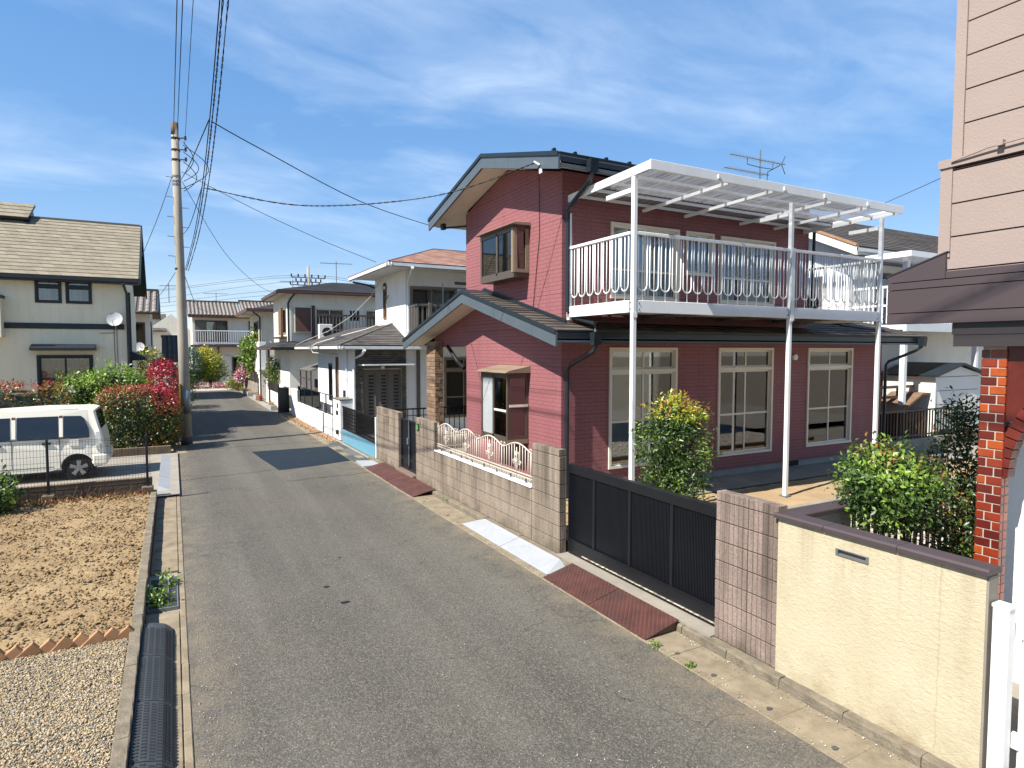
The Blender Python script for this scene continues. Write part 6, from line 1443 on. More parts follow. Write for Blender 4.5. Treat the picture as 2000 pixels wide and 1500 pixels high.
m = MB(); m.tube([(6.98, 22.3, 5.0), (6.9, 22.3, 4.8), (6.92, 22.3, 4.05), (6.2, 22.5, 3.75), (5.4, 23.2, 3.5), (4.7, 23.8, 3.25), (4.55, 24.3, 3.1), (4.6, 24.0, 2.9), (5.2, 22.9, 2.85)], .022, 5); m.tube([(6.9, 22.95, 5.62), (6.6, 23.3, 5.0), (6.1, 24.2, 4.3), (5.5, 25.5, 3.75), (4.9, 27, 3.4), (4.7, 28.3, 3.2)], .012, 5); m.build('white_hose', 'white_cable', wh, True)
MB().box(5.2, 5.25, 21.75, 21.95, 1.35, 1.6).build('wall_lamp', 'dark_trim', wh)
# lean-to with grey roof and curtain behind the wing
lt = MB().slab([(4.95, 26.6, 2.15), (4.95, 29.2, 2.15), (6.4, 29.2, 2.62), (6.4, 26.6, 2.62)], .05).build('lean_to_roof', 'shutter_grey', wh)
m = MB(); m.box(5.0, 5.05, 26.7, 26.75, .15, 2.15); m.box(5.0, 5.05, 27.7, 27.75, .15, 2.15); m.box(5.0, 5.05, 29.1, 29.15, .15, 2.15); m.box(5.0, 5.05, 26.75, 29.1, 1.75, 1.8); m.build('lean_to_frame', 'brown_trim', wh)
m = MB()
for i in range(24): m.box(5.6 + .03 * (i % 2), 5.62 + .03 * (i % 2), 26.7 + i * .1, 26.8 + i * .1, .2, 1.7)
m.build('curtain', 'wood', wh)
wall(wh, 'x', 6.6, rectpoly(26.4, 29.5, .12, 3.1), [(27, 27.6, 2.3, 2.8)], 'grey_stucco', .12); window(wh, 'x', 6.6, 27, 27.6, 2.3, 2.8, (), 'aluminium', 'glass', .05, None, None, 1, .02, .08, 'interior_dark')
# ---- gates and fences along the white house
bgt = thing('blue_gate', 'black lattice sliding gate with pale blue lower panel', 'gate', (4.78, 18.3, .1))
MB().box(4.74, 4.78, 16.5, 20.15, .06, .47).build('lower_panel', 'blue_panel', bgt)
m = MB(); m.box(4.74, 4.78, 16.5, 20.15, 1.16, 1.21); m.box(4.74, 4.78, 16.5, 20.15, .475, .51); m.build('rail', 'black_metal', bgt)
for y in np.arange(16.53, 20.15, .105): MB().box(4.75, 4.77, y - .009, y + .009, .51, 1.16).build('bar', 'black_metal', bgt)
m = MB()
for z in np.arange(.58, 1.0, .105): m.box(4.772, 4.78, 16.5, 20.15, z, z + .022)
m.build('cross_lattice', 'black_metal', bgt)
solo(MB().cbox(4.73, 4.79, 16.36, 16.43, .1, 1.2, .005), 'gate_stop_post', 'white_paint', 'thin white post between block pillar and blue gate', 'post')
wp = thing('intercom_pillar', 'white rendered pillar with intercom and letter box', 'gate pillar', (5.0, 20.9, .1))
MB().cbox(4.74, 5.35, 20.45, 21.45, .05, 1.36, .01).build('pillar', 'white_stucco', wp); MB().cbox(4.72, 5.38, 20.43, 21.47, 1.363, 1.4, .008).build('cap', 'shutter_grey', wp)
MB().box(4.725, 4.741, 20.7, 20.85, 1.1, 1.25).build('intercom', 'van_trim', wp); MB().box(4.725, 4.741, 20.68, 20.98, .86, 1.0).build('letter_box', 'van_trim', wp)
m = MB(); m.disc((4.72, 20.72, .3), 'x', .08, .1, 12); m.build('lamp', 'van_trim', wp)
lw_ = thing('white_low_wall', 'low white rendered wall with dark grille fence', 'wall', (4.8, 25.2, .05))
MB().cbox(4.75, 4.88, 21.75, 28.6, .02, .72, .01).build('wall', 'white_stucco', lw_); MB().cbox(4.75, 4.9, 28.6, 30.1, .02, 1.25, .01).build('tall_wall', 'white_stucco', lw_)
m = MB(); m.box(4.8, 4.83, 21.8, 28.6, 1.4, 1.43); m.box(4.8, 4.83, 21.8, 28.6, .76, .79); m.build('rail', 'dark_gutter', lw_)
for y in (21.82, 22.9, 24.0, 25.4, 27, 28.5): MB().box(4.795, 4.835, y - .02, y + .02, .72, 1.43).build('post', 'dark_gutter', lw_)
for a, b in ((24.05, 25.35), (25.45, 26.95), (27.05, 28.45)): MB().box(4.81, 4.82, a, b, .79, 1.4).build('screen_panel', 'glass_dark', lw_)
dg = thing('dark_gate', 'open dark gate leaf between white garden walls', 'gate', (4.7, 31, .05)); MB().box(4.3, 4.36, 30.9, 31.0, .05, 1.3).box(4.36, 4.8, 30.93, 30.97, .05, 1.25).build('leaf', 'black_sheet', dg)
w3 = thing('white_garden_wall', 'white garden wall with black grille panels beyond the dark gate', 'wall', (4.8, 35.5, .05))
MB().cbox(4.75, 4.88, 32.3, 38.2, .02, .75, .01).build('wall', 'white_stucco', w3); MB().cbox(4.75, 4.9, 38.2, 38.7, .02, 1.35, .01).build('pier', 'white_stucco', w3); MB().cbox(4.75, 4.9, 32.3, 33.6, .751, 1.25, .01).build('pier', 'white_stucco', w3)
for a, b in ((33.65, 35.9), (35.95, 38.15)): MB().box(4.79, 4.84, a, b, .76, 1.22).build('grille_panel', 'black_sheet', w3)
wc = thing('white_porch_column', 'white square column with pale rail past the garden wall', 'column', (4.85, 41.5, 0))
MB().cbox(4.7, 5.1, 41.3, 41.7, 0, 3.5, .01).build('shaft', 'white_stucco', wc); MB().box(4.65, 6.4, 40.6, 41.75, 1.7, 1.82).build('rail_beam', 'paleblue', wc)
gw = thing('grey_block_wall', 'low grey block wall under the pink azalea at the road end', 'wall', (4.75, 46.5, 0)); block_run(gw, 4.65, 4.77, 42.0, 51, .0, 4, 'concrete', L=.8, H=.22)
for y in (43.5, 45.5): MB().box(4.63, 4.79, y - .06, y + .06, .9, 1.6).build('fence_post', 'brown_trim', gw)
MB().box(4.66, 4.7, 42.0, 45.4, .95, 1.5).build('fence_panel', 'dark_gutter', gw)
for i, (x, y, L_, lab) in enumerate(((4.35, 33.5, 1.7, 'white planter box with withered plants by the white garden wall'), (4.5, 41, 1.4, 'pale flower trough beside the white porch column'), (4.4, 45.5, 3.2, 'long pale planter along the grey block wall'))):
    t = thing('planter_box', lab, 'planter', (x, y, 0)); MB().cbox(x - .16, x + .16, y - L_ / 2, y + L_ / 2, .0, .24, .01).build('trough', 'white_ramp', t); MB().box(x - .14, x + .14, y - L_ / 2 + .03, y + L_ / 2 - .03, .24, .26).build('potting_soil', 'terracotta', t)
    P, N = blob_points([(x, y, .28, .14, L_ / 2.2, .1)], 260, 6, .03, .6); leaf_mesh('leaf_mass', P, N, .07, RNG.integers(0, 3, len(P)), ['leaf_green', 'leaf_orange', 'leaf_dry'], t)
solo(MB().tube([(4.5, 39.6, 0), (4.5, 39.6, .3)], [.11, .14], 14), 'flower_pot', 'terracotta_top', 'red clay flower pot between two troughs at the roadside', 'flower pot')

# ================================================================== BROWN TRIMMED HOUSE (third on the right)
h3 = thing('brown_trim_house', 'cream two storey house with dark hipped roof and brown shutter', 'house', (5.3, 33.8, .05))
X3, Y3 = 5.3, 33.8
wall(h3, 'x', X3, rectpoly(Y3 + .152, 39.2, .05, 5.95), [(34.6, 37.0, 3.85, 5.2)], 'lowcream', .15); wall(h3, 'y', Y3, rectpoly(X3, 14, .05, 5.95), [(6.6, 8.15, 3.55, 5.2), (8.34, 9.04, 4.48, 5.2), (9.25, 10.8, 3.55, 5.2)], 'lowcream', .15)
window(h3, 'x', X3, 34.6, 37.0, 3.85, 5.2, (.5,), 'bronze_light', 'glass', .06, None, None, 1, .03, .1, 'interior_dark', ((0, .5),))
MB().box(X3 - .12, X3, 35.6, 36.6, 3.8, 5.25).build('shutter_box', 'wood', h3); MB().box(X3 - .3, X3, 34.4, 37.2, 3.62, 3.72).build('window_sill', 'brown_trim', h3)
window(h3, 'y', Y3, 6.6, 8.15, 3.55, 5.2, (.5,), 'aluminium', 'glass', .06, None, .3, 1, .03, .1, 'interior_dark', ((0, .95),)); window(h3, 'y', Y3, 8.34, 9.04, 4.48, 5.2, (.33, .66), 'white_paint', 'glass', .05, None, None, 1, .03, .1, 'interior_dark'); window(h3, 'y', Y3, 9.25, 10.8, 3.55, 5.2, (.5,), 'aluminium', 'glass', .06, None, None, 1, .03, .1, 'interior_dark', ((0, .95),))
m = MB(); m.box(5.55, 6.42, Y3 - .16, Y3, 3.9, 5.24); sh = m.build('shutter_case', 'aluminium', h3); MB().box(5.6, 6.37, Y3 - .17, Y3 - .162, 3.95, 5.19).build('shutter_panel', 'brown_panel', sh)
MB().box(6.44, 6.56, Y3 - .3, Y3, 3.5, 5.3).build('flue_box', 'brown_trim', h3)
m = MB(); m.box(6.55, 14, Y3 - 1.2, Y3 - 1.14, 4.74, 4.82); rl = m.build('balcony_rail', 'brown_trim', h3)
for x in np.arange(6.6, 12, .17): MB().box(x - .02, x + .02, Y3 - 1.19, Y3 - 1.15, 3.4, 4.74).build('baluster', 'shutter_grey', rl)
MB().box(6.5, 14, Y3 - 1.25, Y3, 3.25, 3.4).build('balcony_floor', 'brown_trim', h3)
ac = thing('air_conditioner', 'white air conditioner unit hung on the balcony of the brown trimmed house', 'air conditioner', (6.9, Y3 - 1.4, 3.5)); m = MB(); m.cbox(6.5, 7.15, Y3 - 1.6, Y3 - 1.25, 3.5, 4.3, .015); m.build('casing', 'ac_white', ac); m = MB(); m.disc((6.88, Y3 - 1.61, 3.9), 'y', .24, .02, 20); m.build('fan_grille', 'van_trim', ac); m = MB(); m.disc((6.88, Y3 - 1.625, 3.9), 'y', .06, .01, 10); m.build('fan_hub', 'shutter_grey', ac)
E3 = [(4.7, 33.15, 6.02), (4.7, 39.8, 6.02), (14.5, 39.8, 6.02), (14.5, 33.15, 6.02)]; A3, B3 = (8.2, 36.5, 6.85), (11.2, 36.5, 6.85)
roof_plane(h3, E3[0], E3[3], B3, A3, 'shingle_black', .4, .08, 'brown_trim'); roof_plane(h3, E3[1], E3[0], A3, A3, 'shingle_black', .4, .08, 'brown_trim')
MB().box(4.75, 14.5, 33.2, 39.75, 5.9, 5.935).build('soffit', 'white_soffit', h3); gutter(h3, (14.5, 33.15, 6.0), (4.62, 33.15, 6.0), 'brown_trim', .12, .14); gutter(h3, (4.7, 33.05, 6.0), (4.7, 39.8, 6.0), 'brown_trim', .12, .14)
downpipe(h3, [(5.5, 33.1, 5.85), (5.35, 33.5, 5.6), (5.27, Y3 - .08, 5.4), (5.27, Y3 - .08, 3.4)], 'dark_trim', .05)
# lower storey eave
roof_plane(h3, (4.35, 33.0, 3.12), (8.2, 33.0, 3.12), (8.2, 33.8, 3.45), (5.3, 33.8, 3.45), 'shingle_black', .3, .06, 'brown_trim'); roof_plane(h3, (4.35, 40, 3.12), (4.35, 33.0, 3.12), (5.3, 33.8, 3.45), (5.3, 40, 3.45), 'shingle_black', .3, .06, 'brown_trim')
gutter(h3, (4.35, 32.9, 3.12), (4.35, 40, 3.12), 'brown_trim', .1, .12); gutter(h3, (8.2, 33.0, 3.12), (4.3, 33.0, 3.12), 'dark_trim', .1, .12)
m = MB(); m.tube([(4.6, 40.0, 0), (4.6, 40, 3.1)], .05, 6); m.tube([(4.7, 37.0, 0), (4.7, 37, 3.1)], .05, 6); m.build('porch_post', 'brown_trim', h3)
h4 = thing('cream_corner_house', 'cream house with brown eaves behind the brown trimmed house', 'house', (5.0, 43.0, 0))
wall(h4, 'x', 5.0, rectpoly(43.152, 49, 0, 5.4), [(44.0, 46.4, 3.6, 4.9)], 'lowcream', .15); wall(h4, 'y', 43.0, rectpoly(5.0, 11, 0, 5.4), [], 'lowcream', .15); window(h4, 'x', 5.0, 44, 46.4, 3.6, 4.9, (.5,), 'brown_trim', 'glass', .07, None, None, 1, .04, .1, 'interior_dark', ((0, .9),))
MB().box(4.2, 11.5, 42.3, 50, 5.4, 5.46).build('soffit', 'white_soffit', h4); roof_plane(h4, (4.15, 50, 5.52), (4.15, 42.25, 5.52), (8, 46, 6.6), (8, 46.2, 6.6), 'shingle_black', .45, .06, 'brown_trim'); roof_plane(h4, (4.15, 42.25, 5.52), (11.6, 42.25, 5.52), (8.2, 46, 6.6), (8, 46, 6.6), 'shingle_black', .45, .06, 'brown_trim')
m = MB(); m.box(4.12, 4.16, 42.25, 50, 5.4, 5.62); m.box(4.161, 11.6, 42.22, 42.25, 5.4, 5.62); m.build('fascia', 'brown_trim', h4)
downpipe(h4, [(4.5, 42.3, 5.4), (4.95, 42.8, 5.1), (4.96, 42.93, 4.9), (4.96, 42.93, 2)], 'dark_trim', .05)
plant('climbing_vine', 'large leafy green vine spilling over the roadside by the far house', 'vine', (5.2, 46.5, 0), [(5.6, 46.2, 3.4, 1.2, 1.4, 1.1), (5.1, 47.3, 2.7, .9, 1.2, 1.1), (6.5, 44.5, 3.7, 1.1, 1.0, .8), (5.2, 47, 1.6, .5, .7, .9)], 6500, .22, ['leaf_bright', 'leaf_green', 'leaf_dark'], lambda P, N: np.select([RNG.random(len(P)) < .6, RNG.random(len(P)) < .7], [0, 1], 2), cl=8, crad=.16, aspect=.6, trunk=stems((5.2, 46.5, 0), [(5, 46.5, 3, 1, 1, 1)], 5, .05), rough=.2, depth=.6)
plant('azalea', 'pink flowering azalea over the grey block wall', 'shrub', (4.7, 48.5, .3), [(4.55, 48.3, 1.35, .5, .75, .55), (4.4, 49.2, 1.1, .45, .6, .4)], 3000, .12, ['pink', 'white_petal', 'leaf_green'], lambda P, N: RNG.choice(3, len(P), p=[.62, .2, .18]), cl=8, crad=.1, aspect=.7, trunk=stems((4.7, 48.5, .1), [(4.5, 48.5, 1.2, .4, .6, .4)], 5), rough=.2, depth=.5)
plant('roadside_grass', 'ragged tuft of tall grass at the end of the road', 'grass tuft', (4.2, 51.5, 0), [(4.2, 51.6, .4, .7, .8, .45)], 1400, .22, ['leaf_green', 'leaf_orange', 'leaf_bright'], lambda P, N: RNG.integers(0, 3, len(P)), cl=6, crad=.1, aspect=.2, rough=.3, depth=.8, part='blades')
plant('garden_bush', 'potted greens on the porch of the brown trimmed house', 'bush', (4.9, 38.2, .1), [(5.1, 38.6, 1.5, .4, .9, .6), (4.95, 37.4, 1.9, .3, .5, .7)], 2000, .13, ['leaf_bright', 'leaf_green', 'leaf_dark'], lambda P, N: RNG.integers(0, 3, len(P)), cl=7, crad=.1, trunk=stems((5, 38, .1), [(5, 38, 1.4, .3, .6, .5)], 5), rough=.3, depth=.7)

# ================================================================== FAR TILED HOUSE ACROSS THE ROAD END
fh = thing('far_tiled_house', 'pale two storey house with grey clay tile roof at the road end', 'house', (4.5, 60, 0))
wall(fh, 'y', 60, rectpoly(1.55, 13, 0, 5.85), [(1.75, 4.3, 3.75, 5.55), (6.0, 8.3, 3.75, 5.55), (2.3, 3.4, .2, 2.4), (4.6, 6.4, .6, 2.4)], 'grey_stucco', .15); wall(fh, 'x', 1.55, rectpoly(60.15, 66, 0, 5.85), [], 'grey_stucco', .15)
for a, b in ((1.75, 4.3), (6.0, 8.3)): window(fh, 'y', 60, a, b, 3.75, 5.55, (.33, .66) if a < 3 else (.5,), 'brown_trim', 'glass', .08, None, None, 1, .04, .1, 'interior_dark', ((0, .97),))
MB().box(1.78, 2.6, 59.9, 59.96, 3.8, 5.5).build('shutter_panel', 'shutter_grey', fh)
window(fh, 'y', 60, 2.3, 3.4, .2, 2.4, (.5,), 'brown_trim', 'glass', .08, None, None, 1, .04, .1, 'interior_dark'); window(fh, 'y', 60, 4.6, 6.4, .6, 2.4, (.5,), 'brown_trim', 'glass', .08, None, None, 1, .04, .1, 'interior_dark')
MB().box(3.55, 4.5, 59.93, 59.99, .1, 2.5).build('storage_door', 'grey_stucco', fh)
m = MB(); m.box(1.5, 9, 59.1, 59.16, 4.6, 4.68); m.box(1.5, 9, 59.1, 59.16, 3.55, 3.62); rl = m.build('balcony_rail', 'white_metal', fh)
for x in np.arange(1.6, 9, .18): MB().box(x - .02, x + .02, 59.11, 59.15, 3.62, 4.6).build('baluster', 'white_metal', rl)
MB().box(1.4, 9.2, 59.0, 60, 3.25, 3.45).build('lower_eave', 'brown_trim', fh)
for x in (1.55, 3.5): MB().box(x - .06, x + .06, 59.85, 59.99, 0, 3.3).build('pilaster', 'brown_trim', fh)
tile_roof(fh, (1.2, 59.3, 5.98), (5.4, 59.3, 5.98), (5.4, 62.6, 7.25), (1.2, 62.6, 7.25), 'kawara', .3); tile_roof(fh, (5.5, 59.2, 5.95), (12.5, 59.2, 5.95), (12.5, 62.8, 7.42), (5.5, 62.8, 7.42), 'kawara', .3)
m = MB(); m.box(1.15, 5.45, 62.5, 62.8, 7.2, 7.42); m.box(5.45, 12.6, 62.7, 63.0, 7.35, 7.6); m.build('ridge_cap', 'kawara_dark', fh); gutter(fh, (12.5, 59.25, 5.92), (1.2, 59.25, 5.92), 'brown_trim', .12, .12); MB().box(1.3, 12.5, 59.35, 60, 5.78, 5.82).build('soffit', 'wood', fh)
tl = thing('tiled_house', 'house with grey clay tiles seen between cream house and pole', 'house', (-2.5, 42, 0))
wall(tl, 'y', 42, rectpoly(-6, -1.1, 0, 5.1), [(-2.4, -1.35, 3.2, 4.6)], 'grey_stucco', .15); wall(tl, 'x', -1.1, [(42.15, 0), (48, 0), (48, 5.1), (45, 6.4), (42.15, 5.1)], [(43, 44.5, 3.2, 4.7)], 'grey_stucco', .15, -1); window(tl, 'y', 42, -2.4, -1.35, 3.2, 4.6, (.5,), 'brown_trim', 'glass', .08, None, None, 1, .03, .1, 'shutter_grey'); window(tl, 'x', -1.1, 43, 44.5, 3.2, 4.7, (.5,), 'dark_trim', 'glass', .08, None, None, -1, .03, .1, 'interior_dark')
tile_roof(tl, (-6, 41.3, 5.15), (-.7, 41.3, 5.15), (-.7, 45, 6.6), (-6, 45, 6.6), 'kawara', .33); MB().box(-6, -.65, 44.9, 45.15, 6.58, 6.78).build('ridge_cap', 'kawara_dark', tl); MB().prism([(41.25, 5.0), (45, 6.4), (48.6, 5.0), (48.6, 5.2), (45, 6.68), (41.25, 5.2)], 'x', -.7, -.62).build('barge_board', 'dark_trim', tl); roof_plane(tl, (-.7, 48.7, 5.15), (-6, 48.7, 5.15), (-6, 45, 6.6), (-.7, 45, 6.6), 'shingle_grey', .5, .1)
m = MB(); m.box(-6, -1.2, 41.2, 41.26, 2.6, 3.2); m.build('balcony_panel', 'dark_gutter', tl)
dish((-1.62, 41, 3.15), .28, 'small white satellite dish on the tiled house balcony')
ks = thing('dark_tile_shed', 'low shed with dark ribbed roof just left of the pole', 'shed', (.2, 46, 0)); MB().box(-.4, .35, 46, 49, 0, 2.0).build('wall', 'wood', ks); tile_roof(ks, (-.6, 45.6, 2.3), (.5, 45.6, 2.3), (.5, 48, 3.9), (-.6, 48, 3.9), 'kawara_dark', .3); MB().box(-.65, .55, 47.95, 48.15, 3.82, 4.0).build('ridge_cap', 'kawara_dark', ks)
bh = thing('distant_house', 'distant cream gable house far behind the dark tile shed', 'house', (-1, 75, 0)); wall(bh, 'y', 75, [(-2.4, 0), (1.8, 0), (1.8, 5.0), (0, 6.8), (-2.4, 5.0)], [(-.6, .6, 3.4, 4.6)], 'lowcream', .2); window(bh, 'y', 75, -.6, .6, 3.4, 4.6, (.5,), 'aluminium', 'glass', .1, None, None, 1, .05, .1, 'interior_dark'); roof_plane(bh, (-5, 74.5, 5.0), (-.5, 74.5, 5.0), (-.5, 78, 6.9), (-5, 78, 6.9), 'shingle_grey', .6, .1)
plant('conifer_bush', 'bushy golden yellow conifer before the far tiled house', 'shrub', (2.6, 55.5, 0), [(2.6, 55.5, 2.0, .95, .9, .95), (2.9, 55.6, 1.3, .9, .8, .7), (2.3, 55.4, 2.6, .6, .6, .55), (2.2, 55.6, 1.2, .6, .6, .6)], 6000, .16, ['leaf_yellow', 'leaf_bright', 'leaf_green'], lambda P, N: np.select([N[:, 2] + RNG.normal(size=len(P)) * .5 > 0, RNG.random(len(P)) < .6], [0, 1], 2), cl=9, crad=.12, trunk=stems((2.6, 55.5, 0), [(2.6, 55.5, 1.6, .5, .5, .8)], 5, .05), rough=.22, depth=.45)
plant('conifer_bush', 'blue green conifer directly right of the pole', 'shrub', (1.2, 55, 0), [(1.2, 55, 1.9, .75, .8, 1.3), (1.3, 55.1, .8, .8, .8, .8)], 4200, .16, ['leaf_blue', 'leaf_dark'], lambda P, N: np.where(P[:, 2] > 1.3, 0, 1), cl=9, crad=.12, trunk=stems((1.2, 55, 0), [(1.2, 55, 1.5, .4, .4, .8)], 4, .05), rough=.2, depth=.45)
plant('flower_bed', 'row of pink and red flowers before the far tiled house', 'flowers', (2.7, 54.2, 0), [(2.5, 54.2, .18, 1.5, .45, .22), (3.6, 54.4, .16, .8, .4, .2)], 1700, .1, ['pink', 'red_petal', 'leaf_green', 'white_petal'], lambda P, N: RNG.choice(4, len(P), p=[.3, .22, .38, .1]), cl=6, crad=.08, rough=.3, depth=.7, part='blooms')
plant('garden_bush', 'low dark bush by the far tiled house door', 'bush', (4.9, 55.5, 0), [(4.9, 55.5, .7, .7, .6, .7)], 1400, .14, ['leaf_green', 'leaf_dark'], lambda P, N: RNG.integers(0, 2, len(P)), cl=8, crad=.1, trunk=stems((4.9, 55.5, 0), [(4.9, 55.5, .6, .4, .4, .4)], 3), rough=.2)
bk_ = thing('bicycle', 'small pale bicycle leaning outside the far tiled house', 'bicycle', (4.2, 57.5, 0))
for x in (3.85, 4.75):
    m = MB(); m.tube([(x + .3 * math.cos(a), 57.5, .3 + .3 * math.sin(a)) for a in np.linspace(0, 6.2832, 20)], .025, 5); m.build('wheel', 'van_trim', bk_)
m = MB(); m.tube([(3.85, 57.5, .3), (4.1, 57.5, .75), (4.55, 57.5, .8), (4.35, 57.5, .3), (4.1, 57.5, .75)], .025, 5); m.tube([(4.75, 57.5, .3), (4.55, 57.5, .8), (4.5, 57.5, 1.0)], .025, 5); m.tube([(3.85, 57.5, .3), (4.35, 57.5, .3)], .02, 5); m.build('frame', 'white_paint', bk_); MB().box(4.0, 4.2, 57.42, 57.58, .82, .88).build('saddle', 'van_trim', bk_); m = MB(); m.tube([(4.45, 57.25, 1.02), (4.5, 57.5, 1.02), (4.45, 57.75, 1.02)], .02, 5); m.build('handlebar', 'galv', bk_)
# distant pole with crossarms and the lines behind the roofs
fp = thing('distant_pole', 'distant utility pole with crossarms and transformers behind dark roof', 'utility pole', (11.2, 60, 0))
m = MB(); m.tube([(11.2, 60, 0), (11.2, 60, 10.7)], [.2, .12], 10); m.build('shaft', 'pole', fp, True)
for z, w in ((9.6, 1.5), (9.2, 1.1), (8.9, 1.6)):
    m = MB(); m.box(11.2 - w, 11.2 + w, 59.9, 60.0, z, z + .1); ca_ = m.build('crossarm', 'galv', fp); 
    for x in np.linspace(-w, w, 6): MB().tube([(11.2 + x, 59.95, z + .1), (11.2 + x, 59.95, z + .35)], .07, 6).build('insulator', 'van_trim', ca_)
m = MB(); m.tube([(11.75, 59.9, 8.2), (11.75, 59.9, 9.0)], .25, 10); m.build('transformer', 'galv', fp)
for i, (z, s_) in enumerate(((9.9, .6), (9.7, .5), (9.3, .9), (8.6, .5), (8.2, .4), (7.8, .6))):
    path_wire([(-30, 78 + i, z - 1.5 - s_), (-6, 68, z - 1.3 - s_), (11.2, 60, z), (25, 62, z - .8 - s_), (45, 66, z)], .016, ['topmost of the thin distant lines above the far roofs', 'second thin distant line above the far roofs', 'third thin distant line above the far roofs', 'fourth thin distant line above the far roofs', 'fifth thin distant line above the far roofs', 'lowest of the thin distant lines above the far roofs'][i], mat='grey_cable')
def yagi(x, y, z0, z1, lab, w=1.0):
    t = thing('tv_antenna', lab, 'antenna', (x, y, z0)); m = MB(); m.tube([(x, y, z0), (x, y, z1)], .025, 5); m.build('mast', 'galv', t); m = MB(); m.tube([(x - w, y, z1 - .15), (x + w, y, z1 - .1)], .02, 5)
    for q in np.linspace(-w, w, 9): m.tube([(x + q, y - .25, z1 - .13), (x + q, y + .25, z1 - .13)], .01, 4)
    m.build('boom', 'galv', t)
yagi(3.6, 62.6, 7.2, 8.2, 'small antenna on the far tiled house roof'); yagi(7.2, 44, 5.9, 7.7, 'antenna on the cream corner house roof', .8); yagi(8.6, 37.5, 6.7, 8.2, 'antenna behind the dark hipped roof', .9); yagi(-.1, 45.5, 6.0, 7.2, 'antenna right of the tiled house gable', .5)

# ================================================================== EAST NEIGHBOUR BEHIND THE RED HOUSE
eh = thing('east_house', 'white house with grey slate roof and balcony behind the red house', 'house', (18.7, 12.2, .1))
EX, EY = 18.7, 12.25
wall(eh, 'x', EX, [(EY + .152, .1), (20, .1), (20, 6.1), (16, 8.0), (EY + .152, 6.17)], [(13.2, 14.4, 3.8, 5.4)], 'white_stucco', .15); wall(eh, 'y', EY, rectpoly(EX, 30, .1, 6.1), [(21, 22.6, .5, 2.4), (19.2, 20.1, .5, 2.4), (20, 22, 3.8, 5.5)], 'white_stucco', .15)
window(eh, 'y', EY, 21, 22.6, .5, 2.4, (.5,), 'aluminium', 'glass', .07, None, None, 1, .03, .1, 'interior_dark', ((0, .9),)); window(eh, 'y', EY, 19.2, 20.1, .5, 2.4, (), 'aluminium', 'glass', .07, None, None, 1, .03, .1, 'interior_dark'); window(eh, 'y', EY, 20, 22, 3.8, 5.5, (.5,), 'bronze', 'glass', .07, None, None, 1, .03, .1, 'interior_dark'); window(eh, 'x', EX, 13.2, 14.4, 3.8, 5.4, (.5,), 'bronze', 'glass', .07, None, None, 1, .03, .1, 'interior_dark')
roof_plane(eh, (18.15, 11.7, 6.12), (31, 11.7, 6.12), (31, 16, 8.15), (18.15, 16, 8.15), 'shingle_dark', .3, .1, 'brown_trim'); roof_plane(eh, (31, 20.3, 6.12), (18.15, 20.3, 6.12), (18.15, 16, 8.15), (31, 16, 8.15), 'shingle_dark', .6, .1, 'brown_trim')
m = MB(); m.prism([(11.68, 5.85), (16, 7.85), (16, 8.12), (11.68, 6.1)], 'x', 18.08, 18.15); m.build('barge_board', 'white_paint', eh); MB().prism([(11.68, 6.11), (16, 8.13), (16, 8.2), (11.68, 6.18)], 'x', 18.05, 18.2).build('verge_tile', 'terracotta', eh)
MB().box(18.2, 31, 11.75, EY, 5.9, 5.95).build('soffit', 'white_soffit', eh); gutter(eh, (31, 11.68, 6.08), (18.1, 11.68, 6.08), 'white_gutter', .12, .12)
# its balcony: floor, posts, rail, flat polycarbonate roof
MB().box(EX, 27, 10.6, EY, 3.6, 3.75).build('balcony_floor', 'white_metal', eh)
for x in (18.9, 22.9, 26.6): MB().box(x - .07, x + .07, 10.6, 10.74, .1, 5.7).build('post', 'white_metal', eh)
MB().box(EX, 27, 10.5, 10.6, 3.55, 3.8).build('balcony_beam', 'white_gutter', eh)
m = MB(); m.box(18.8, 27, 10.62, 10.68, 4.85, 4.92); rl = m.build('balcony_rail', 'white_metal', eh)
for x in np.arange(18.9, 27, .14): MB().box(x - .018, x + .018, 10.63, 10.67, 3.8, 4.85).build('baluster', 'white_metal', rl)
m = MB(); m.box(18.83, 18.89, 10.68, EY, 4.85, 4.92); m.box(18.83, 18.89, 10.68, EY, 4.3, 4.36); m.build('side_rail', 'white_metal', eh)
for y in np.arange(10.75, 12.2, .14): MB().box(18.84, 18.88, y - .015, y + .015, 3.8, 4.85).build('baluster', 'white_metal', rl)
MB().box(18.6, 27.2, 10.4, EY, 5.75, 5.8).build('balcony_roof', 'poly', eh); m = MB(); m.box(18.55, 27.2, 10.35, 10.42, 5.68, 5.84); m.box(18.55, 18.62, 10.42, EY, 5.68, 5.84); m.build('balcony_roof_frame', 'white_metal', eh)
dk = thing('wooden_rail', 'weathered brown wooden rail before the east white house', 'railing', (18.6, 11, .1))
for x in (17.4, 18.3, 19.3, 20.3): MB().box(x - .05, x + .05, 10.95, 11.05, .1, 1.85).build('post', 'wood', dk)
m = MB(); m.box(17.0, 21.0, 10.93, 11.07, 1.85, 1.93); m.box(17, 21, 10.97, 11.03, 1.55, 1.62); m.build('rail', 'wood', dk)
bfx = thing('black_fence', 'low black bar fence beyond the red house yard', 'fence', (18.3, 10.2, .45))
m = MB(); m.box(16.6, 21.5, 10.18, 10.22, 1.24, 1.29); m.box(16.6, 21.5, 10.18, 10.22, .53, .57); m.build('rail', 'black_metal', bfx)
for i, x in enumerate(np.arange(16.65, 21.5, .15)): MB().box(x - (.03 if i % 10 == 8 else .012), x + (.03 if i % 10 == 8 else .012), 10.185, 10.215, .45, 1.3 if i % 10 == 8 else 1.24).build('bar', 'black_metal', bfx)
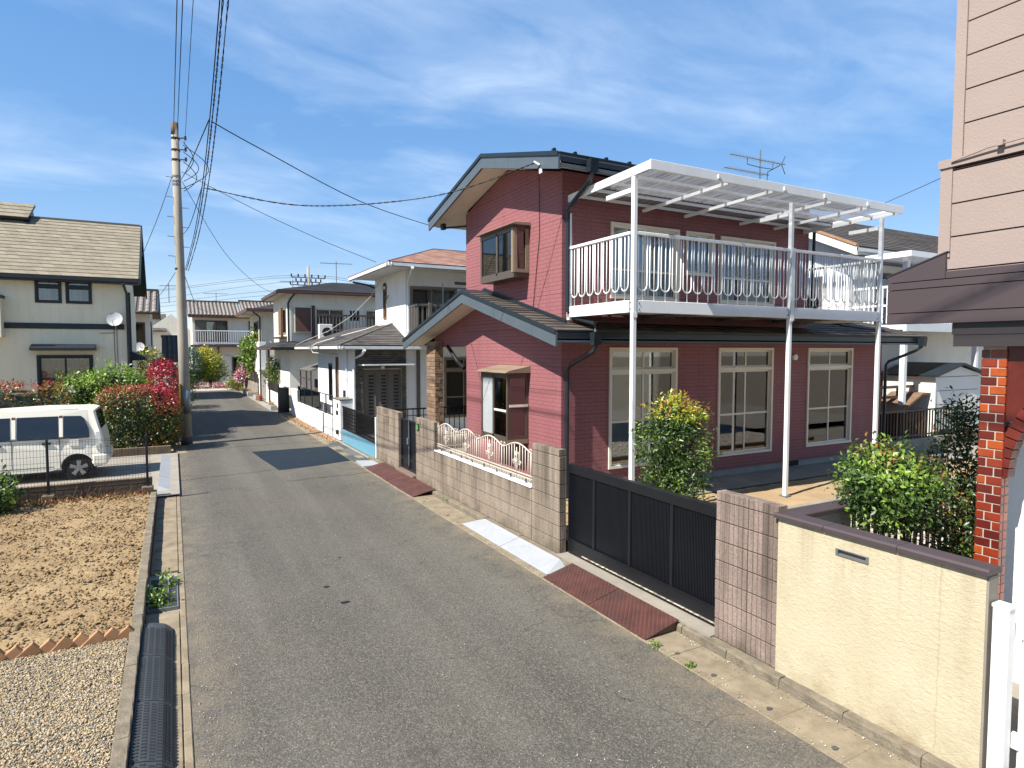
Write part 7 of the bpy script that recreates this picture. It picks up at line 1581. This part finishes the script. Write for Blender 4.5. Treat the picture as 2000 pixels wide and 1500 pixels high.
struct(MB().box(16.5, 24, 10.1, 10.3, .05, .46), 'boundary_footing', 'concrete')
sb = MB(); sb.prism([(18.4, 1.18), (19.6, 1.72), (20.6, 1.72), (20.6, 1.66), (19.6, 1.66), (18.42, 1.13)], 'y', 10.45, 11.4); sb.box(18.7, 20.5, 10.55, 11.3, .1, 1.15); solo(sb, 'storage_box', 'wood', 'brown lidded garden box behind the black bar fence', 'storage box')
sh = thing('garden_shed', 'small white panelled shed with dark gabled roof by the brick pier', 'shed', (20.8, 10.9, .1))
for i in range(6): MB().prism(clip(clip([(20.05, .1), (22.6, .1), (22.6, 2.25), (21.35, 2.5), (20.05, 2.25)], 0, -1, -(.1 + i * .42)), 0, 1, .1 + (i + 1) * .42 - .02), 'y', 10.35, 10.39).build('panel', 'shed_white', sh)
MB().box(20.1, 22.55, 10.392, 11.9, .1, 2.22).build('shed_body', 'shutter_grey', sh); m = MB(); m.box(20.0, 20.06, 10.33, 11.9, .1, 2.25); m.build('side_panel', 'shed_white', sh)
MB().prism([(19.85, 2.2), (21.35, 2.55), (22.9, 2.2), (22.9, 2.25), (21.35, 2.61), (19.85, 2.25)], 'y', 10.2, 12).build('roof', 'dark_trim', sh)
solo(MB().box(28, 45, 17, 24, .1, 5.2).prism([(27.5, 5.2), (45.5, 5.2), (45, 5.9), (28, 5.9)], 'y', 16.6, 24.4, 0), 'orange_house', 'orange_wall', 'pale orange house glimpsed far right behind the shed', 'house')
plant('garden_bush', 'green bush glimpsed behind the garden shed', 'bush', (27, 13.5, .1), [(27, 13.5, 1.6, 1.0, 1.0, 1.5)], 1800, .2, ['leaf_bright', 'leaf_green'], lambda P, N: RNG.integers(0, 2, len(P)), cl=8, crad=.15, trunk=stems((27, 13.5, .1), [(27, 13.5, 1.4, .6, .6, .8)], 4, .04), rough=.2)
path_wire([(40, 30, 11.0), (20, 9.8, 8.2), (12, 2, 7.5)], .012, 'thin wire in the sky above the east house roof', mat='grey_cable')
for i in range(3): path_wire([(34, 14, 8.6 - i * .55), (25, 9.8, 7.3 - i * .4), (14, 4.9, 5.6 - i * .25)], .011, ['upper of three wires by the beige house wall', 'middle of three wires by the beige house wall', 'lowest of three wires by the beige house wall'][i], mat='grey_cable')

# low black rail fence between the red and the white house
bf2 = thing('black_rail_fence', 'low black rail fence between red and white houses behind the small gate', 'fence', (6.8, 17.0, .2))
m = MB(); m.box(5.0, 9.5, 16.98, 17.02, 1.3, 1.34); m.box(5.0, 9.5, 16.985, 17.015, 1.12, 1.14); m.box(5.0, 9.5, 16.98, 17.02, .5, .53); m.build('rail', 'black_metal', bf2)
for x in np.arange(5.05, 9.5, .16): MB().box(x - .01, x + .01, 16.99, 17.01, .45, 1.3).build('bar', 'black_metal', bf2)
struct(MB().box(4.9, 9.6, 16.93, 17.07, .1, .46), 'boundary_kerb', 'concrete')
solo(MB().cbox(4.98, 5.35, 16.4, 16.75, .1, 1.25, .01), 'garden_pier', 'lowcream', 'pale pier behind the small gate', 'pier')
sheet('verge_soil', 4.47, 4.76, 20.5, 30, .024, 'terracotta')
P_ = np.stack([RNG.uniform(4.3, 4.74, 420), RNG.uniform(20.3, 30, 420), np.full(420, .03)], 1)
t = thing('fallen_leaves', 'brown fallen leaves along the foot of the white low wall', 'leaves', (4.6, 25, .02)); leaf_mesh('leaf_litter', P_, np.tile([0, 0, 1.], (420, 1)), .07, RNG.integers(0, 3, 420), ['leaf_dry', 'leaf_orange', 'leaf_maroon'], t, .5)['kind'] = 'stuff'
